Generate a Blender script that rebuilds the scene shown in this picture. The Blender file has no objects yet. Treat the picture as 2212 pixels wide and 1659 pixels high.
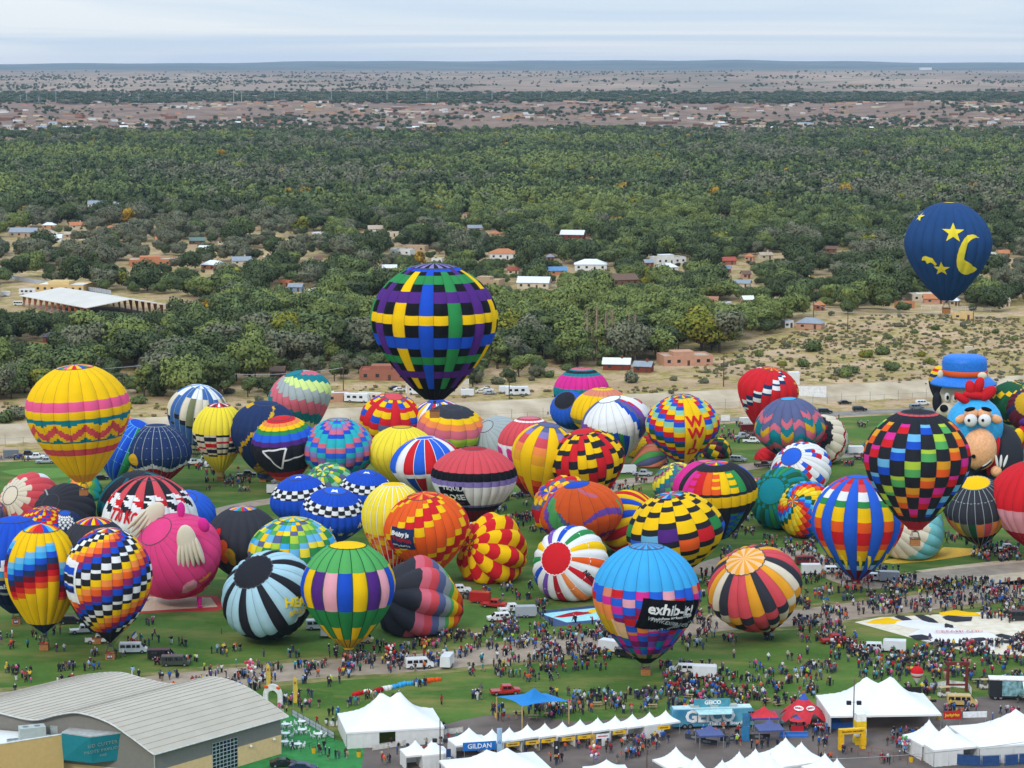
import bpy, bmesh, math, random
import numpy as np
from mathutils import Vector, Matrix, Euler
from mathutils.geometry import tessellate_polygon
random.seed(11)
S = bpy.context.scene
COL = S.collection
# ------------------------------------------------------------------ camera
F, CX, CY, CAMH = 5000.0, 1106.0, 829.5, 118.0      # focal length and centre in the units of a 2212 x 1659 view
PITCH = math.atan(690 / F)
cam_d = bpy.data.cameras.new('camera')
cam = bpy.data.objects.new('camera', cam_d)
COL.objects.link(cam)
cam.location = (0, 0, CAMH)
cam.rotation_euler = (math.pi / 2 - PITCH, 0, 0)
cam_d.sensor_width = 36
cam_d.lens = 36 * F / 2212
cam_d.clip_start = 1
cam_d.clip_end = 90000
S.camera = cam
# ------------------------------------------------------------------ sky and sun
SUN_EL, SUN_AZ = math.radians(38), math.radians(-28)   # the sun stands behind the camera, a little to the left
W = bpy.data.worlds.new('World')
S.world = W
W.use_nodes = True
nt = W.node_tree
nt.nodes.clear()
def wn(t, **kw):
    n = nt.nodes.new(t)
    for a, b in kw.items():
        setattr(n, a, b)
    return n
sky = wn('ShaderNodeTexSky', sky_type='NISHITA', sun_disc=False, sun_elevation=SUN_EL, sun_rotation=math.pi + SUN_AZ)
sky.altitude = 1500
bg1 = wn('ShaderNodeBackground')
bg1.inputs['Strength'].default_value = 0.10
nt.links.new(sky.outputs[0], bg1.inputs[0])
tc = wn('ShaderNodeTexCoord')
sep = wn('ShaderNodeSeparateXYZ')
nt.links.new(tc.outputs['Generated'], sep.inputs[0])
ab = wn('ShaderNodeMath', operation='ABSOLUTE')
nt.links.new(sep.outputs['Z'], ab.inputs[0])
ad = wn('ShaderNodeMath', operation='ADD')
ad.inputs[1].default_value = 0.034
nt.links.new(ab.outputs[0], ad.inputs[0])
dv = []
for ax in 'XY':
    d = wn('ShaderNodeMath', operation='DIVIDE')
    nt.links.new(sep.outputs[ax], d.inputs[0])
    nt.links.new(ad.outputs[0], d.inputs[1])
    dv.append(d)
cmb = wn('ShaderNodeCombineXYZ')
nt.links.new(dv[0].outputs[0], cmb.inputs[0])
nt.links.new(dv[1].outputs[0], cmb.inputs[1])
no = wn('ShaderNodeTexNoise')
no.inputs['Scale'].default_value = 0.11
no.inputs['Detail'].default_value = 5
no.inputs['Roughness'].default_value = 0.52
no.inputs['Distortion'].default_value = 1.0
nt.links.new(cmb.outputs[0], no.inputs['Vector'])
cr = wn('ShaderNodeValToRGB')
cr.color_ramp.elements[0].position = 0.40
cr.color_ramp.elements[0].color = (0.43, 0.59, 0.80, 1)
cr.color_ramp.elements[1].position = 0.60
cr.color_ramp.elements[1].color = (0.76, 0.81, 0.87, 1)
nt.links.new(no.outputs[0], cr.inputs[0])
# paler and creamier in the thick air along the horizon
hr = wn('ShaderNodeMapRange')
hr.inputs[1].default_value, hr.inputs[2].default_value = 0.0, 0.016
hr.inputs[3].default_value, hr.inputs[4].default_value = 0.6, 0.0
nt.links.new(ab.outputs[0], hr.inputs[0])
hm_ = wn('ShaderNodeMix', data_type='RGBA')
nt.links.new(hr.outputs[0], hm_.inputs[0])
nt.links.new(cr.outputs[0], hm_.inputs[6])
hm_.inputs[7].default_value = (.84, .83, .82, 1)
# an overcast sky is brighter towards the zenith
zz = wn('ShaderNodeMath', operation='MULTIPLY_ADD')
zz.inputs[1].default_value = 1.7
zz.inputs[2].default_value = 0.98
nt.links.new(ab.outputs[0], zz.inputs[0])
bg2 = wn('ShaderNodeBackground')
nt.links.new(zz.outputs[0], bg2.inputs['Strength'])
nt.links.new(hm_.outputs[2], bg2.inputs[0])
mx = wn('ShaderNodeMixShader')
mx.inputs[0].default_value = 0.86                     # thin overcast over the blue sky
nt.links.new(bg1.outputs[0], mx.inputs[1])
nt.links.new(bg2.outputs[0], mx.inputs[2])
out = wn('ShaderNodeOutputWorld')
nt.links.new(mx.outputs[0], out.inputs[0])
sun_d = bpy.data.lights.new('sun', 'SUN')
sun_d.energy = 1.5
sun_d.angle = math.radians(11)
sun_d.color = (1.0, 0.95, 0.87)
sun = bpy.data.objects.new('sun', sun_d)
COL.objects.link(sun)
sdir = Vector((math.sin(SUN_AZ) * math.cos(SUN_EL), -math.cos(SUN_AZ) * math.cos(SUN_EL), math.sin(SUN_EL)))
sun.rotation_euler = sdir.to_track_quat('Z', 'Y').to_euler()
S.view_settings.view_transform = 'Standard'
S.view_settings.look = 'None'
S.view_settings.exposure = 0.12
S.view_settings.gamma = 1.0
S.cycles.max_bounces = 5
S.cycles.diffuse_bounces = 3
S.cycles.transparent_max_bounces = 4
S.cycles.volume_bounces = 0
HAZE = 2.1e-5
# ------------------------------------------------------------------ helpers
FWD = Vector((0, math.cos(PITCH), -math.sin(PITCH)))
UP = Vector((0, math.sin(PITCH), math.cos(PITCH)))
EYE = Vector((0, 0, CAMH))
def ray(x, y):
    return FWD * F + Vector((1, 0, 0)) * (x - CX) - UP * (y - CY)
def gp(x, y, z=0.0):                       # where the ray through view point x, y meets height z
    d = ray(x, y)
    return EYE + d * ((z - CAMH) / d.z)
def at(x, y, Y):                           # the point of that ray at distance Y
    d = ray(x, y)
    return EYE + d * (Y / d.y)
def depth(p):
    return (Vector(p) - EYE).dot(FWD)
def px(p):
    v = Vector(p) - EYE
    z = v.dot(FWD)
    return CX + F * v.x / z, CY - F * v.dot(UP) / z
def lin(h):
    h = h.lstrip('#')
    c = [int(h[i:i + 2], 16) / 255 for i in (0, 2, 4)]
    return tuple(a / 12.92 if a <= .04045 else ((a + .055) / 1.055) ** 2.4 for a in c)
MATS = {}
def mat(name, c, rough=0.7, var=0.12, scale=1.5, metal=0.0, c2=None, bump=0.0, spec=0.3, trans=0.0, sheen=0.0, coord='Object', bscale=None):
    """a procedural material: base colour with noise towards c2 (or a darker tone), roughness noise, optional relief"""
    if name in MATS:
        return MATS[name]
    m = bpy.data.materials.new(name)
    m.use_nodes = True
    t = m.node_tree
    b = t.nodes['Principled BSDF']
    c = lin(c) if isinstance(c, str) else c
    if c2 is None:
        c2 = tuple(a * (1 - var * 2) for a in c)
    elif isinstance(c2, str):
        c2 = lin(c2)
    co = t.nodes.new('ShaderNodeTexCoord')
    n = t.nodes.new('ShaderNodeTexNoise')
    n.inputs['Scale'].default_value = scale
    n.inputs['Detail'].default_value = 4
    t.links.new(co.outputs[coord], n.inputs['Vector'])
    r = t.nodes.new('ShaderNodeValToRGB')
    r.color_ramp.elements[0].position = .35
    r.color_ramp.elements[1].position = .68
    r.color_ramp.elements[0].color = (*c2, 1)
    r.color_ramp.elements[1].color = (*c, 1)
    t.links.new(n.outputs[0], r.inputs[0])
    t.links.new(r.outputs[0], b.inputs['Base Color'])
    b.inputs['Roughness'].default_value = rough
    b.inputs['Metallic'].default_value = metal
    b.inputs['Specular IOR Level'].default_value = spec
    if sheen:
        b.inputs['Sheen Weight'].default_value = sheen
    if bump:
        bm = t.nodes.new('ShaderNodeBump')
        bm.inputs['Strength'].default_value = bump
        n2 = t.nodes.new('ShaderNodeTexNoise')
        n2.inputs['Scale'].default_value = bscale or scale * 3
        n2.inputs['Detail'].default_value = 5
        t.links.new(co.outputs[coord], n2.inputs['Vector'])
        t.links.new(n2.outputs[0], bm.inputs['Height'])
        t.links.new(bm.outputs[0], b.inputs['Normal'])
    if trans:
        tr = t.nodes.new('ShaderNodeBsdfTranslucent')
        t.links.new(r.outputs[0], tr.inputs[0])
        ms = t.nodes.new('ShaderNodeMixShader')
        ms.inputs[0].default_value = trans
        t.links.new(b.outputs[0], ms.inputs[1])
        t.links.new(tr.outputs[0], ms.inputs[2])
        t.links.new(ms.outputs[0], t.nodes['Material Output'].inputs[0])
    MATS[name] = m
    return m
def glass_dark():
    return mat('tinted_glass', '1A2026', rough=0.08, var=.1, spec=.8)
def tag(o, label=None, cat=None, group=None, kind=None):
    if label:
        o['label'] = label
    if cat:
        o['category'] = cat
    if group:
        o['group'] = group
    if kind:
        o['kind'] = kind
    return o
def link(name, data, parent=None, loc=None):
    o = bpy.data.objects.new(name, data)
    COL.objects.link(o)
    if loc is not None:
        o.location = loc
    if parent is not None:
        o.parent = parent
    return o
def empty(name, loc, label=None, cat=None, group=None, rz=0.0):
    o = link(name, None, None, loc)
    o.empty_display_size = .5
    o.rotation_euler = (0, 0, rz)
    return tag(o, label, cat, group)
def mesh(name, v, f, mats, fm=None, smooth=False):
    me = bpy.data.meshes.new(name)
    me.from_pydata([tuple(p) for p in v], [], [tuple(q) for q in f])
    for m in mats:
        me.materials.append(m)
    if fm is not None:
        me.polygons.foreach_set('material_index', np.asarray(fm, dtype=np.int32))
    if smooth:
        me.polygons.foreach_set('use_smooth', np.ones(len(me.polygons), dtype=bool))
    me.update()
    return me
class MB:
    """collects shapes for ONE mesh object"""
    def __init__(s):
        s.v, s.f, s.m = [], [], []
    def add(s, v, f, mi=0, M=None):
        o = len(s.v)
        s.v += [(M @ Vector(p)) for p in v] if M is not None else [Vector(p) for p in v]
        s.f += [tuple(i + o for i in q) for q in f]
        s.m += [mi] * len(f)
        return s
    def box(s, x0, y0, z0, x1, y1, z1, mi=0, M=None):
        v = [(x0, y0, z0), (x1, y0, z0), (x1, y1, z0), (x0, y1, z0), (x0, y0, z1), (x1, y0, z1), (x1, y1, z1), (x0, y1, z1)]
        return s.add(v, [(3, 2, 1, 0), (4, 5, 6, 7), (0, 1, 5, 4), (1, 2, 6, 5), (2, 3, 7, 6), (3, 0, 4, 7)], mi, M)
    def tube(s, p0, p1, r0, r1=None, n=6, mi=0):
        r1 = r0 if r1 is None else r1
        p0, p1 = Vector(p0), Vector(p1)
        q = (p1 - p0).to_track_quat('Z', 'Y')
        v = []
        for p, r in ((p0, r0), (p1, r1)):
            v += [p + q @ Vector((r * math.cos(a), r * math.sin(a), 0)) for a in (2 * math.pi * i / n for i in range(n))]
        f = [(i, (i + 1) % n, n + (i + 1) % n, n + i) for i in range(n)] + [tuple(range(n - 1, -1, -1)), tuple(range(n, 2 * n))]
        return s.add(v, f, mi)
    def prism(s, poly, y0, y1, mi=0, M=None):     # poly in x, z extruded along y
        n = len(poly)
        v = [(x, y0, z) for x, z in poly] + [(x, y1, z) for x, z in poly]
        f = [(i, (i + 1) % n, n + (i + 1) % n, n + i) for i in range(n)] + [tuple(range(n - 1, -1, -1)), tuple(range(n, 2 * n))]
        return s.add(v, f, mi, M)
    def ell(s, c, r, nu=14, nv=9, mi=0, M=None, bump=None):
        v, f = [], []
        for i in range(nv + 1):
            th = math.pi * i / nv
            for j in range(nu):
                ph = 2 * math.pi * j / nu
                k = 1 + (bump(th, ph) if bump else 0)
                v.append((c[0] + r[0] * k * math.sin(th) * math.cos(ph), c[1] + r[1] * k * math.sin(th) * math.sin(ph), c[2] + r[2] * k * math.cos(th)))
        for i in range(nv):
            for j in range(nu):
                a, b = i * nu + j, i * nu + (j + 1) % nu
                f.append((a, a + nu, b + nu, b))
        return s.add(v, f, mi, M)
    def lathe(s, prof, n=20, mi=0, M=None, mis=None):
        v, f = [], []
        for r, z in prof:
            v += [(r * math.cos(2 * math.pi * j / n), r * math.sin(2 * math.pi * j / n), z) for j in range(n)]
        o = len(s.v)
        s.v += [(M @ Vector(p)) for p in v] if M is not None else [Vector(p) for p in v]
        for i in range(len(prof) - 1):
            for j in range(n):
                a, b = i * n + j, i * n + (j + 1) % n
                s.f.append((o + a, o + b, o + b + n, o + a + n))
                s.m.append(mis[i] if mis else mi)
        return s
    def build(s, name, mats, parent=None, loc=None, smooth=False, rz=None):
        mats = mats if isinstance(mats, (list, tuple)) else [mats]
        o = link(name, mesh(name, s.v, s.f, mats, s.m if len(mats) > 1 else None, smooth), parent, loc)
        if rz is not None:
            o.rotation_euler = (0, 0, rz)
        return o
def copy_tree(o, parent=None):
    c = o.copy()
    COL.objects.link(c)
    c.parent = parent
    for ch in list(o.children):
        copy_tree(ch, c)
    return c
def text_mesh(s, size=1.0, bold=0.0, spacing=1.0, shear=0.0):
    cu = bpy.data.curves.new('lettering', 'FONT')
    cu.body = s
    cu.size = size
    cu.offset = bold
    cu.shear = shear
    cu.space_character = spacing
    cu.resolution_u = 2
    cu.align_x = 'CENTER'
    cu.align_y = 'CENTER'
    ob = bpy.data.objects.new('lettering', cu)
    me = bpy.data.meshes.new_from_object(ob)
    v = [tuple(p.co) for p in me.vertices]
    f = [tuple(p.vertices) for p in me.polygons]
    bpy.data.objects.remove(ob)
    bpy.data.meshes.remove(me)
    return v, f
def sign_text(s, size, m, parent, M, bold=0.02, name='lettering', spacing=1.0):
    """lettering in the x-z plane of matrix M (facing local -y)"""
    v, f = text_mesh(s, size, bold, spacing)
    R = Matrix(((1, 0, 0, 0), (0, 0, -1, 0), (0, 1, 0, 0), (0, 0, 0, 1)))
    o = link(name, mesh(name, [M @ (R @ Vector(p)) for p in v], f, [m]), parent)
    return o
# ------------------------------------------------------------------ shape of the land
def L(X):                                   # foot of the concrete channel bank
    return 769 + .335 * X
def sstep(a, b, x):
    t = np.clip((x - a) / (b - a), 0, 1)
    return t * t * (3 - 2 * t)
def H(X, Y):
    X = np.asarray(X, float)
    Y = np.asarray(Y, float)
    t = Y - L(np.clip(X, -400, 400))
    z = 4 * np.clip(t / 17, 0, 1)
    z = z + 5.5 * np.exp(-(((X - 150) / 75) ** 2 + ((Y - 1010) / 70) ** 2)) * (t > 17)
    z = z + (t > 30) * .5 * np.sin(X * .05 + 1.3) * np.sin(Y * .043) * sstep(30, 80, t)
    d = Y
    far = np.interp(d, [0, 3650, 4300, 5000, 5600, 7600, 9500, 12500, 14800, 17000, 21000, 24500, 27000, 30000],
                    [0, 0, 3, 12, 19, 21, 38, 58, 65, 82, 112, 138, 150, 120])
    k = X / np.maximum(d, 1)
    bump = 5 * np.sin(k * 46 + d * .0011) * sstep(4000, 5000, d) * (1 - sstep(5400, 6200, d)) + 3.5 * np.sin(k * 95 + d * .003) * sstep(4000, 4600, d) * (1 - sstep(5400, 6000, d))
    bump = bump + 16 * np.exp(-((k - .10) / .08) ** 2) * np.exp(-((d - 12000) / 2400) ** 2)
    bump = bump + sstep(15500, 25500, d) * (20 * np.exp(-((k - .09) / .022) ** 2) + 10 * np.exp(-((k - .05) / .03) ** 2) + 8 * np.exp(-((k + .02) / .05) ** 2) - 26 * sstep(-.05, -.2, k) - 10 * sstep(.13, .19, k) + 5 * np.sin(k * 60) + 3 * np.sin(k * 131 + 1))
    return z + far + bump
def hz(X, Y):
    return float(H(X, Y))
def gph(x, y):                              # ground point under view point x, y on the real land
    d = ray(x, y)
    t = .01
    lo, hi = None, None
    for Yq in np.geomspace(150, 26000, 260):
        p = EYE + d * (Yq / d.y)
        if p.z < hz(p.x, p.y):
            hi = Yq
            break
        lo = Yq
    if hi is None:
        hi = lo
    for _ in range(24):
        m_ = (lo + hi) / 2
        p = EYE + d * (m_ / d.y)
        if p.z < hz(p.x, p.y):
            hi = m_
        else:
            lo = m_
    return EYE + d * (hi / d.y)
# ------------------------------------------------------------------ body meshes for people (grown from skeletons, used later)
POSES = {}
def grow(name, J, bones, subdiv):
    """J: joint -> (x, y, z, radius x, radius y); bones: (joint, joint, what it wears); facing -y"""
    keys = list(J)
    me = bpy.data.meshes.new('person')
    me.from_pydata([J[k][:3] for k in keys], [(keys.index(a), keys.index(b)) for a, b, _ in bones], [])
    ob = bpy.data.objects.new('person', me)
    COL.objects.link(ob)
    md = ob.modifiers.new('skin', 'SKIN')
    md.use_smooth_shade = True
    sv = me.skin_vertices[0].data
    for i, k in enumerate(keys):
        sv[i].radius = J[k][3:5]
        sv[i].use_root = (k == 'hip')
    if subdiv:
        s = ob.modifiers.new('sub', 'SUBSURF')
        s.levels = s.render_levels = subdiv
    bpy.context.view_layer.update()
    dg = bpy.context.evaluated_depsgraph_get()
    m2 = bpy.data.meshes.new_from_object(ob.evaluated_get(dg))
    bpy.data.objects.remove(ob)
    V = np.zeros(len(m2.vertices) * 3, np.float32)
    m2.vertices.foreach_get('co', V)
    V = V.reshape(-1, 3)
    segs = [(np.array(J[a][:3]), np.array(J[b][:3]), w) for a, b, w in bones]
    names = ['top', 'legs', 'skin', 'hair', 'shoe']
    faces, fm = [], []
    hz_ = J['head'][2]
    for p in m2.polygons:
        c = np.array(p.center)
        best, wh = 1e9, 'top'
        for a, b, w in segs:
            t = np.clip(np.dot(c - a, b - a) / max(np.dot(b - a, b - a), 1e-9), 0, 1)
            d = np.linalg.norm(c - a - t * (b - a))
            if d < best:
                best, wh = d, w
        if wh == 'head':
            wh = 'hair' if (c[2] > hz_ + .03 or c[1] > J['head'][1] + .03) else 'skin'
        fm.append(names.index(wh))
    for m in range(5):
        m2.materials.append(None)
    m2.polygons.foreach_set('material_index', np.array(fm, dtype=np.int32))
    m2.name = 'person_' + name
    return m2
BASEJ = dict(hip=(0, 0, .93, .17, .12), waist=(0, 0, 1.10, .155, .11), chest=(0, 0, 1.36, .19, .125), neck=(0, -.01, 1.50, .065, .065), head=(0, -.03, 1.62, .092, .105), crown=(0, -.02, 1.715, .07, .08),
             lhip=(-.09, 0, .86, .10, .11), lknee=(-.10, -.02, .48, .07, .075), lank=(-.11, .02, .09, .05, .055), ltoe=(-.11, -.13, .045, .045, .04),
             rhip=(.09, 0, .86, .10, .11), rknee=(.10, -.02, .48, .07, .075), rank=(.11, .02, .09, .05, .055), rtoe=(.11, -.13, .045, .045, .04),
             lsh=(-.20, 0, 1.43, .07, .075), lel=(-.26, .02, 1.14, .055, .055), lwr=(-.25, -.07, .90, .042, .042), lha=(-.245, -.10, .80, .04, .03),
             rsh=(.20, 0, 1.43, .07, .075), rel=(.26, .02, 1.14, .055, .055), rwr=(.25, -.07, .90, .042, .042), rha=(.245, -.10, .80, .04, .03))
BONES = [('hip', 'waist', 'top'), ('waist', 'chest', 'top'), ('chest', 'neck', 'top'), ('neck', 'head', 'head'), ('head', 'crown', 'head'),
         ('hip', 'lhip', 'legs'), ('lhip', 'lknee', 'legs'), ('lknee', 'lank', 'legs'), ('lank', 'ltoe', 'shoe'), ('hip', 'rhip', 'legs'), ('rhip', 'rknee', 'legs'), ('rknee', 'rank', 'legs'), ('rank', 'rtoe', 'shoe'),
         ('chest', 'lsh', 'top'), ('lsh', 'lel', 'top'), ('lel', 'lwr', 'top'), ('lwr', 'lha', 'skin'), ('chest', 'rsh', 'top'), ('rsh', 'rel', 'top'), ('rel', 'rwr', 'top'), ('rwr', 'rha', 'skin')]
def posed(**kw):
    J = dict(BASEJ)
    for k, v in kw.items():
        J[k] = tuple(v) + J[k][len(v):]
    return J
def seated():
    J = {k: (v[0], v[1], v[2] - .42, v[3], v[4]) for k, v in BASEJ.items()}
    J.update(lknee=(-.12, -.42, .50, .075, .075), lank=(-.12, -.42, .09, .05, .055), ltoe=(-.12, -.57, .045, .045, .04), rknee=(.12, -.42, .50, .075, .075), rank=(.12, -.42, .09, .05, .055), rtoe=(.12, -.57, .045, .045, .04),
             lwr=(-.2, -.32, .62, .042, .042), lha=(-.16, -.40, .60, .04, .03), rwr=(.2, -.32, .62, .042, .042), rha=(.16, -.40, .60, .04, .03))
    return J
POSEJ = {'standing': posed(), 'standing with feet apart': posed(lank=(-.2, .03, .09), ltoe=(-.24, -.12, .045), lknee=(-.15, -.02, .48), rank=(.2, .03, .09), rtoe=(.24, -.12, .045), rknee=(.15, -.02, .48)),
         'walking': posed(lknee=(-.10, -.18, .50), lank=(-.10, -.30, .12), ltoe=(-.10, -.45, .06), rknee=(.10, .06, .49), rank=(.10, .34, .13), rtoe=(.10, .22, .045), lwr=(-.27, .14, .93), lha=(-.27, .2, .84), rwr=(.25, -.25, .98), rha=(.24, -.33, .92)),
         'raising a camera': posed(lel=(-.27, -.24, 1.33), lwr=(-.12, -.30, 1.56), lha=(-.06, -.30, 1.62), rel=(.27, -.24, 1.33), rwr=(.12, -.30, 1.56), rha=(.06, -.30, 1.62)),
         'pointing up': posed(rel=(.30, -.16, 1.58), rwr=(.34, -.30, 1.80), rha=(.35, -.36, 1.88)),
         'hands on hips': posed(lel=(-.40, .08, 1.16), lwr=(-.22, -.04, 1.02), lha=(-.16, -.06, .98), rel=(.40, .08, 1.16), rwr=(.22, -.04, 1.02), rha=(.16, -.06, .98)),
         'seated': seated()}
for k_, J_ in POSEJ.items():
    POSES[k_] = grow(k_.replace(' ', '_'), J_, BONES, 1)
LOWP = [grow('crowd', POSEJ[k_], BONES, 0) for k_ in ('standing', 'walking', 'raising a camera', 'standing with feet apart')]
# ------------------------------------------------------------------ ground
def ground_mat():
    """desert: tan sand, dry scrub patches, darker soil under the woods, reddish bluffs far away"""
    m = bpy.data.materials.new('desert_ground')
    m.use_nodes = True
    t = m.node_tree
    b = t.nodes['Principled BSDF']
    b.inputs['Roughness'].default_value = .95
    b.inputs['Specular IOR Level'].default_value = .1
    geo = t.nodes.new('ShaderNodeNewGeometry')
    def noise(sc, det=5, rough=.55, stretch=None):
        n = t.nodes.new('ShaderNodeTexNoise')
        n.inputs['Scale'].default_value = sc
        n.inputs['Detail'].default_value = det
        n.inputs['Roughness'].default_value = rough
        if stretch:
            mp = t.nodes.new('ShaderNodeMapping')
            mp.inputs['Scale'].default_value = stretch
            t.links.new(geo.outputs['Position'], mp.inputs[0])
            t.links.new(mp.outputs[0], n.inputs['Vector'])
        else:
            t.links.new(geo.outputs['Position'], n.inputs['Vector'])
        return n
    def ramp(src, p0, p1, c0, c1):
        r = t.nodes.new('ShaderNodeValToRGB')
        r.color_ramp.elements[0].position = p0
        r.color_ramp.elements[1].position = p1
        r.color_ramp.elements[0].color = (*c0, 1)
        r.color_ramp.elements[1].color = (*c1, 1)
        t.links.new(src, r.inputs[0])
        return r
    def mix(fac, a, c):
        x = t.nodes.new('ShaderNodeMix')
        x.data_type = 'RGBA'
        t.links.new(fac, x.inputs[0])
        t.links.new(a, x.inputs[6])
        t.links.new(c, x.inputs[7])
        return x.outputs[2]
    B_, W_ = (0, 0, 0), (1, 1, 1)
    sand = ramp(noise(.03).outputs[0], .35, .65, lin('9F8262'), lin('BC9E7C')).outputs[0]
    dry = ramp(noise(.35).outputs[0], .4, .6, lin('80703F'), lin('A8935C')).outputs[0]
    c = mix(ramp(noise(.09, 6, .65).outputs[0], .44, .56, B_, W_).outputs[0], sand, dry)
    spot = ramp(noise(.7, 3).outputs[0], .60, .68, B_, W_).outputs[0]
    dark = ramp(noise(.2).outputs[0], .3, .7, lin('6A5A3C'), lin('7E6B48')).outputs[0]
    c = mix(spot, c, dark)
    sy = t.nodes.new('ShaderNodeSeparateXYZ')
    t.links.new(geo.outputs['Position'], sy.inputs[0])
    def yr(a, b_):
        r = t.nodes.new('ShaderNodeMapRange')
        r.inputs[1].default_value = a
        r.inputs[2].default_value = b_
        t.links.new(sy.outputs['Y'], r.inputs[0])
        return r.outputs[0]
    red = ramp(noise(.006, 6, .6).outputs[0], .35, .65, lin('6E5748'), lin('8E7360')).outputs[0]
    redspot = ramp(noise(.05, 4, .6, ).outputs[0], .54, .66, B_, W_).outputs[0]
    scrub = ramp(noise(.02).outputs[0], .4, .6, lin('46453A'), lin('5E5244')).outputs[0]
    red = mix(redspot, red, scrub)
    c = mix(yr(3300, 3900), c, red)
    far = ramp(noise(.0009, 6, .6, (1, .35, 1)).outputs[0], .38, .62, lin('7A6454'), lin('A48872')).outputs[0]
    farspot = ramp(noise(.006, 5, .65).outputs[0], .48, .62, B_, W_).outputs[0]
    farsc = ramp(noise(.003).outputs[0], .4, .6, lin('4C5A48'), lin('6E6A55')).outputs[0]
    far = mix(farspot, far, farsc)
    c = mix(yr(6500, 8500), c, far)
    ridge = ramp(noise(.0012, 6, .65).outputs[0], .4, .65, lin('4C5450'), lin('6E7068')).outputs[0]
    c = mix(yr(14600, 17000), c, ridge)
    t.links.new(c, b.inputs['Base Color'])
    bp = t.nodes.new('ShaderNodeBump')
    bp.inputs['Strength'].default_value = .5
    bp.inputs['Distance'].default_value = .6
    t.links.new(noise(.4, 6).outputs[0], bp.inputs['Height'])
    t.links.new(bp.outputs[0], b.inputs['Normal'])
    return m
rows = np.concatenate([np.linspace(-400, 640, 14), np.linspace(650, 900, 84), np.linspace(906, 1300, 60), np.geomspace(1310, 3600, 70), np.linspace(3650, 6200, 110), np.geomspace(6260, 29500, 150)])
angs = np.linspace(-1, 1, 241)
V_, F_ = [], []
for Yr in rows:
    half = 300 + max(Yr, 0) * .36
    Xs = angs * half
    Zs = H(Xs, np.full_like(Xs, Yr)) - .012
    V_.append(np.stack([Xs, np.full_like(Xs, Yr), Zs], 1))
V_ = np.concatenate(V_)
nc = len(angs)
idx = np.arange((len(rows) - 1) * nc).reshape(-1, nc)[:, :-1].ravel()
F_ = np.stack([idx, idx + 1, idx + nc + 1, idx + nc], 1)
def np_mesh(name, v, f, mats, smooth=False, fm=None):
    me = bpy.data.meshes.new(name)
    v = np.ascontiguousarray(v, dtype=np.float32)
    f = np.ascontiguousarray(f, dtype=np.int32)
    k = f.shape[1]
    me.vertices.add(len(v))
    me.vertices.foreach_set('co', v.ravel())
    me.loops.add(f.size)
    me.loops.foreach_set('vertex_index', f.ravel())
    me.polygons.add(len(f))
    me.polygons.foreach_set('loop_start', np.arange(0, f.size, k, dtype=np.int32))
    me.polygons.foreach_set('loop_total', np.full(len(f), k, dtype=np.int32))
    if smooth:
        me.polygons.foreach_set('use_smooth', np.ones(len(f), dtype=bool))
    for m in mats:
        me.materials.append(m)
    if fm is not None:
        me.polygons.foreach_set('material_index', np.ascontiguousarray(fm, dtype=np.int32))
    me.update(calc_edges=True)
    me.validate()
    return me
tag(link('ground', np_mesh('ground', V_, F_, [ground_mat()], True)), 'tan desert ground running to the far mesa', 'ground', kind='structure')

def sheet(name, poly, m, label, lift=.004, kind='structure', cat=None, res=None):
    """a flat sheet on the land with the given outline (view points), laid lift metres above it"""
    pts = [gp(x, y) for x, y in poly]
    v = [(p.x, p.y, lift) for p in pts]
    tri = tessellate_polygon([[Vector(p) for p in v]])
    v = [(a, b, c) for a, b, c in v]
    o = link(name, mesh(name, v, [t if (Vector(v[t[1]]) - Vector(v[t[0]])).cross(Vector(v[t[2]]) - Vector(v[t[0]])).z > 0 else t[::-1] for t in tri], [m]))
    return tag(o, label, cat, kind=kind)
def grass_mat():
    m = mat('grass', '536E2D', rough=.95, c2='3C5820', scale=.06, spec=.1, coord='Object')
    t = m.node_tree
    b = t.nodes['Principled BSDF']
    base = b.inputs['Base Color'].links[0].from_socket
    co = t.nodes.new('ShaderNodeTexCoord')
    def noise(sc, st=(1, 1, 1), det=5):
        mp = t.nodes.new('ShaderNodeMapping')
        mp.inputs['Scale'].default_value = st
        mp.inputs['Rotation'].default_value = (0, 0, .25)
        n = t.nodes.new('ShaderNodeTexNoise')
        n.inputs['Scale'].default_value = sc
        n.inputs['Detail'].default_value = det
        n.inputs['Roughness'].default_value = .65
        t.links.new(co.outputs['Object'], mp.inputs[0])
        t.links.new(mp.outputs[0], n.inputs['Vector'])
        return n
    def mixto(base, n, p0, p1, col, amt):
        r = t.nodes.new('ShaderNodeMapRange')
        r.inputs[1].default_value, r.inputs[2].default_value, r.inputs[4].default_value = p0, p1, amt
        t.links.new(n.outputs[0], r.inputs[0])
        x = t.nodes.new('ShaderNodeMix')
        x.data_type = 'RGBA'
        t.links.new(r.outputs[0], x.inputs[0])
        t.links.new(base, x.inputs[6])
        x.inputs[7].default_value = (*col, 1)
        return x.outputs[2]
    s = mixto(base, noise(.05, (1, 2.2, 1)), .48, .68, lin('7E7440'), .85)      # worn dry turf
    s = mixto(s, noise(.9, (1, 1.6, 1)), .5, .75, lin('5F7A33'), .6)
    s = mixto(s, noise(4.5), .55, .75, lin('31481B'), .5)
    t.links.new(s, b.inputs['Base Color'])
    return m
GRASS = grass_mat()
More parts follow.
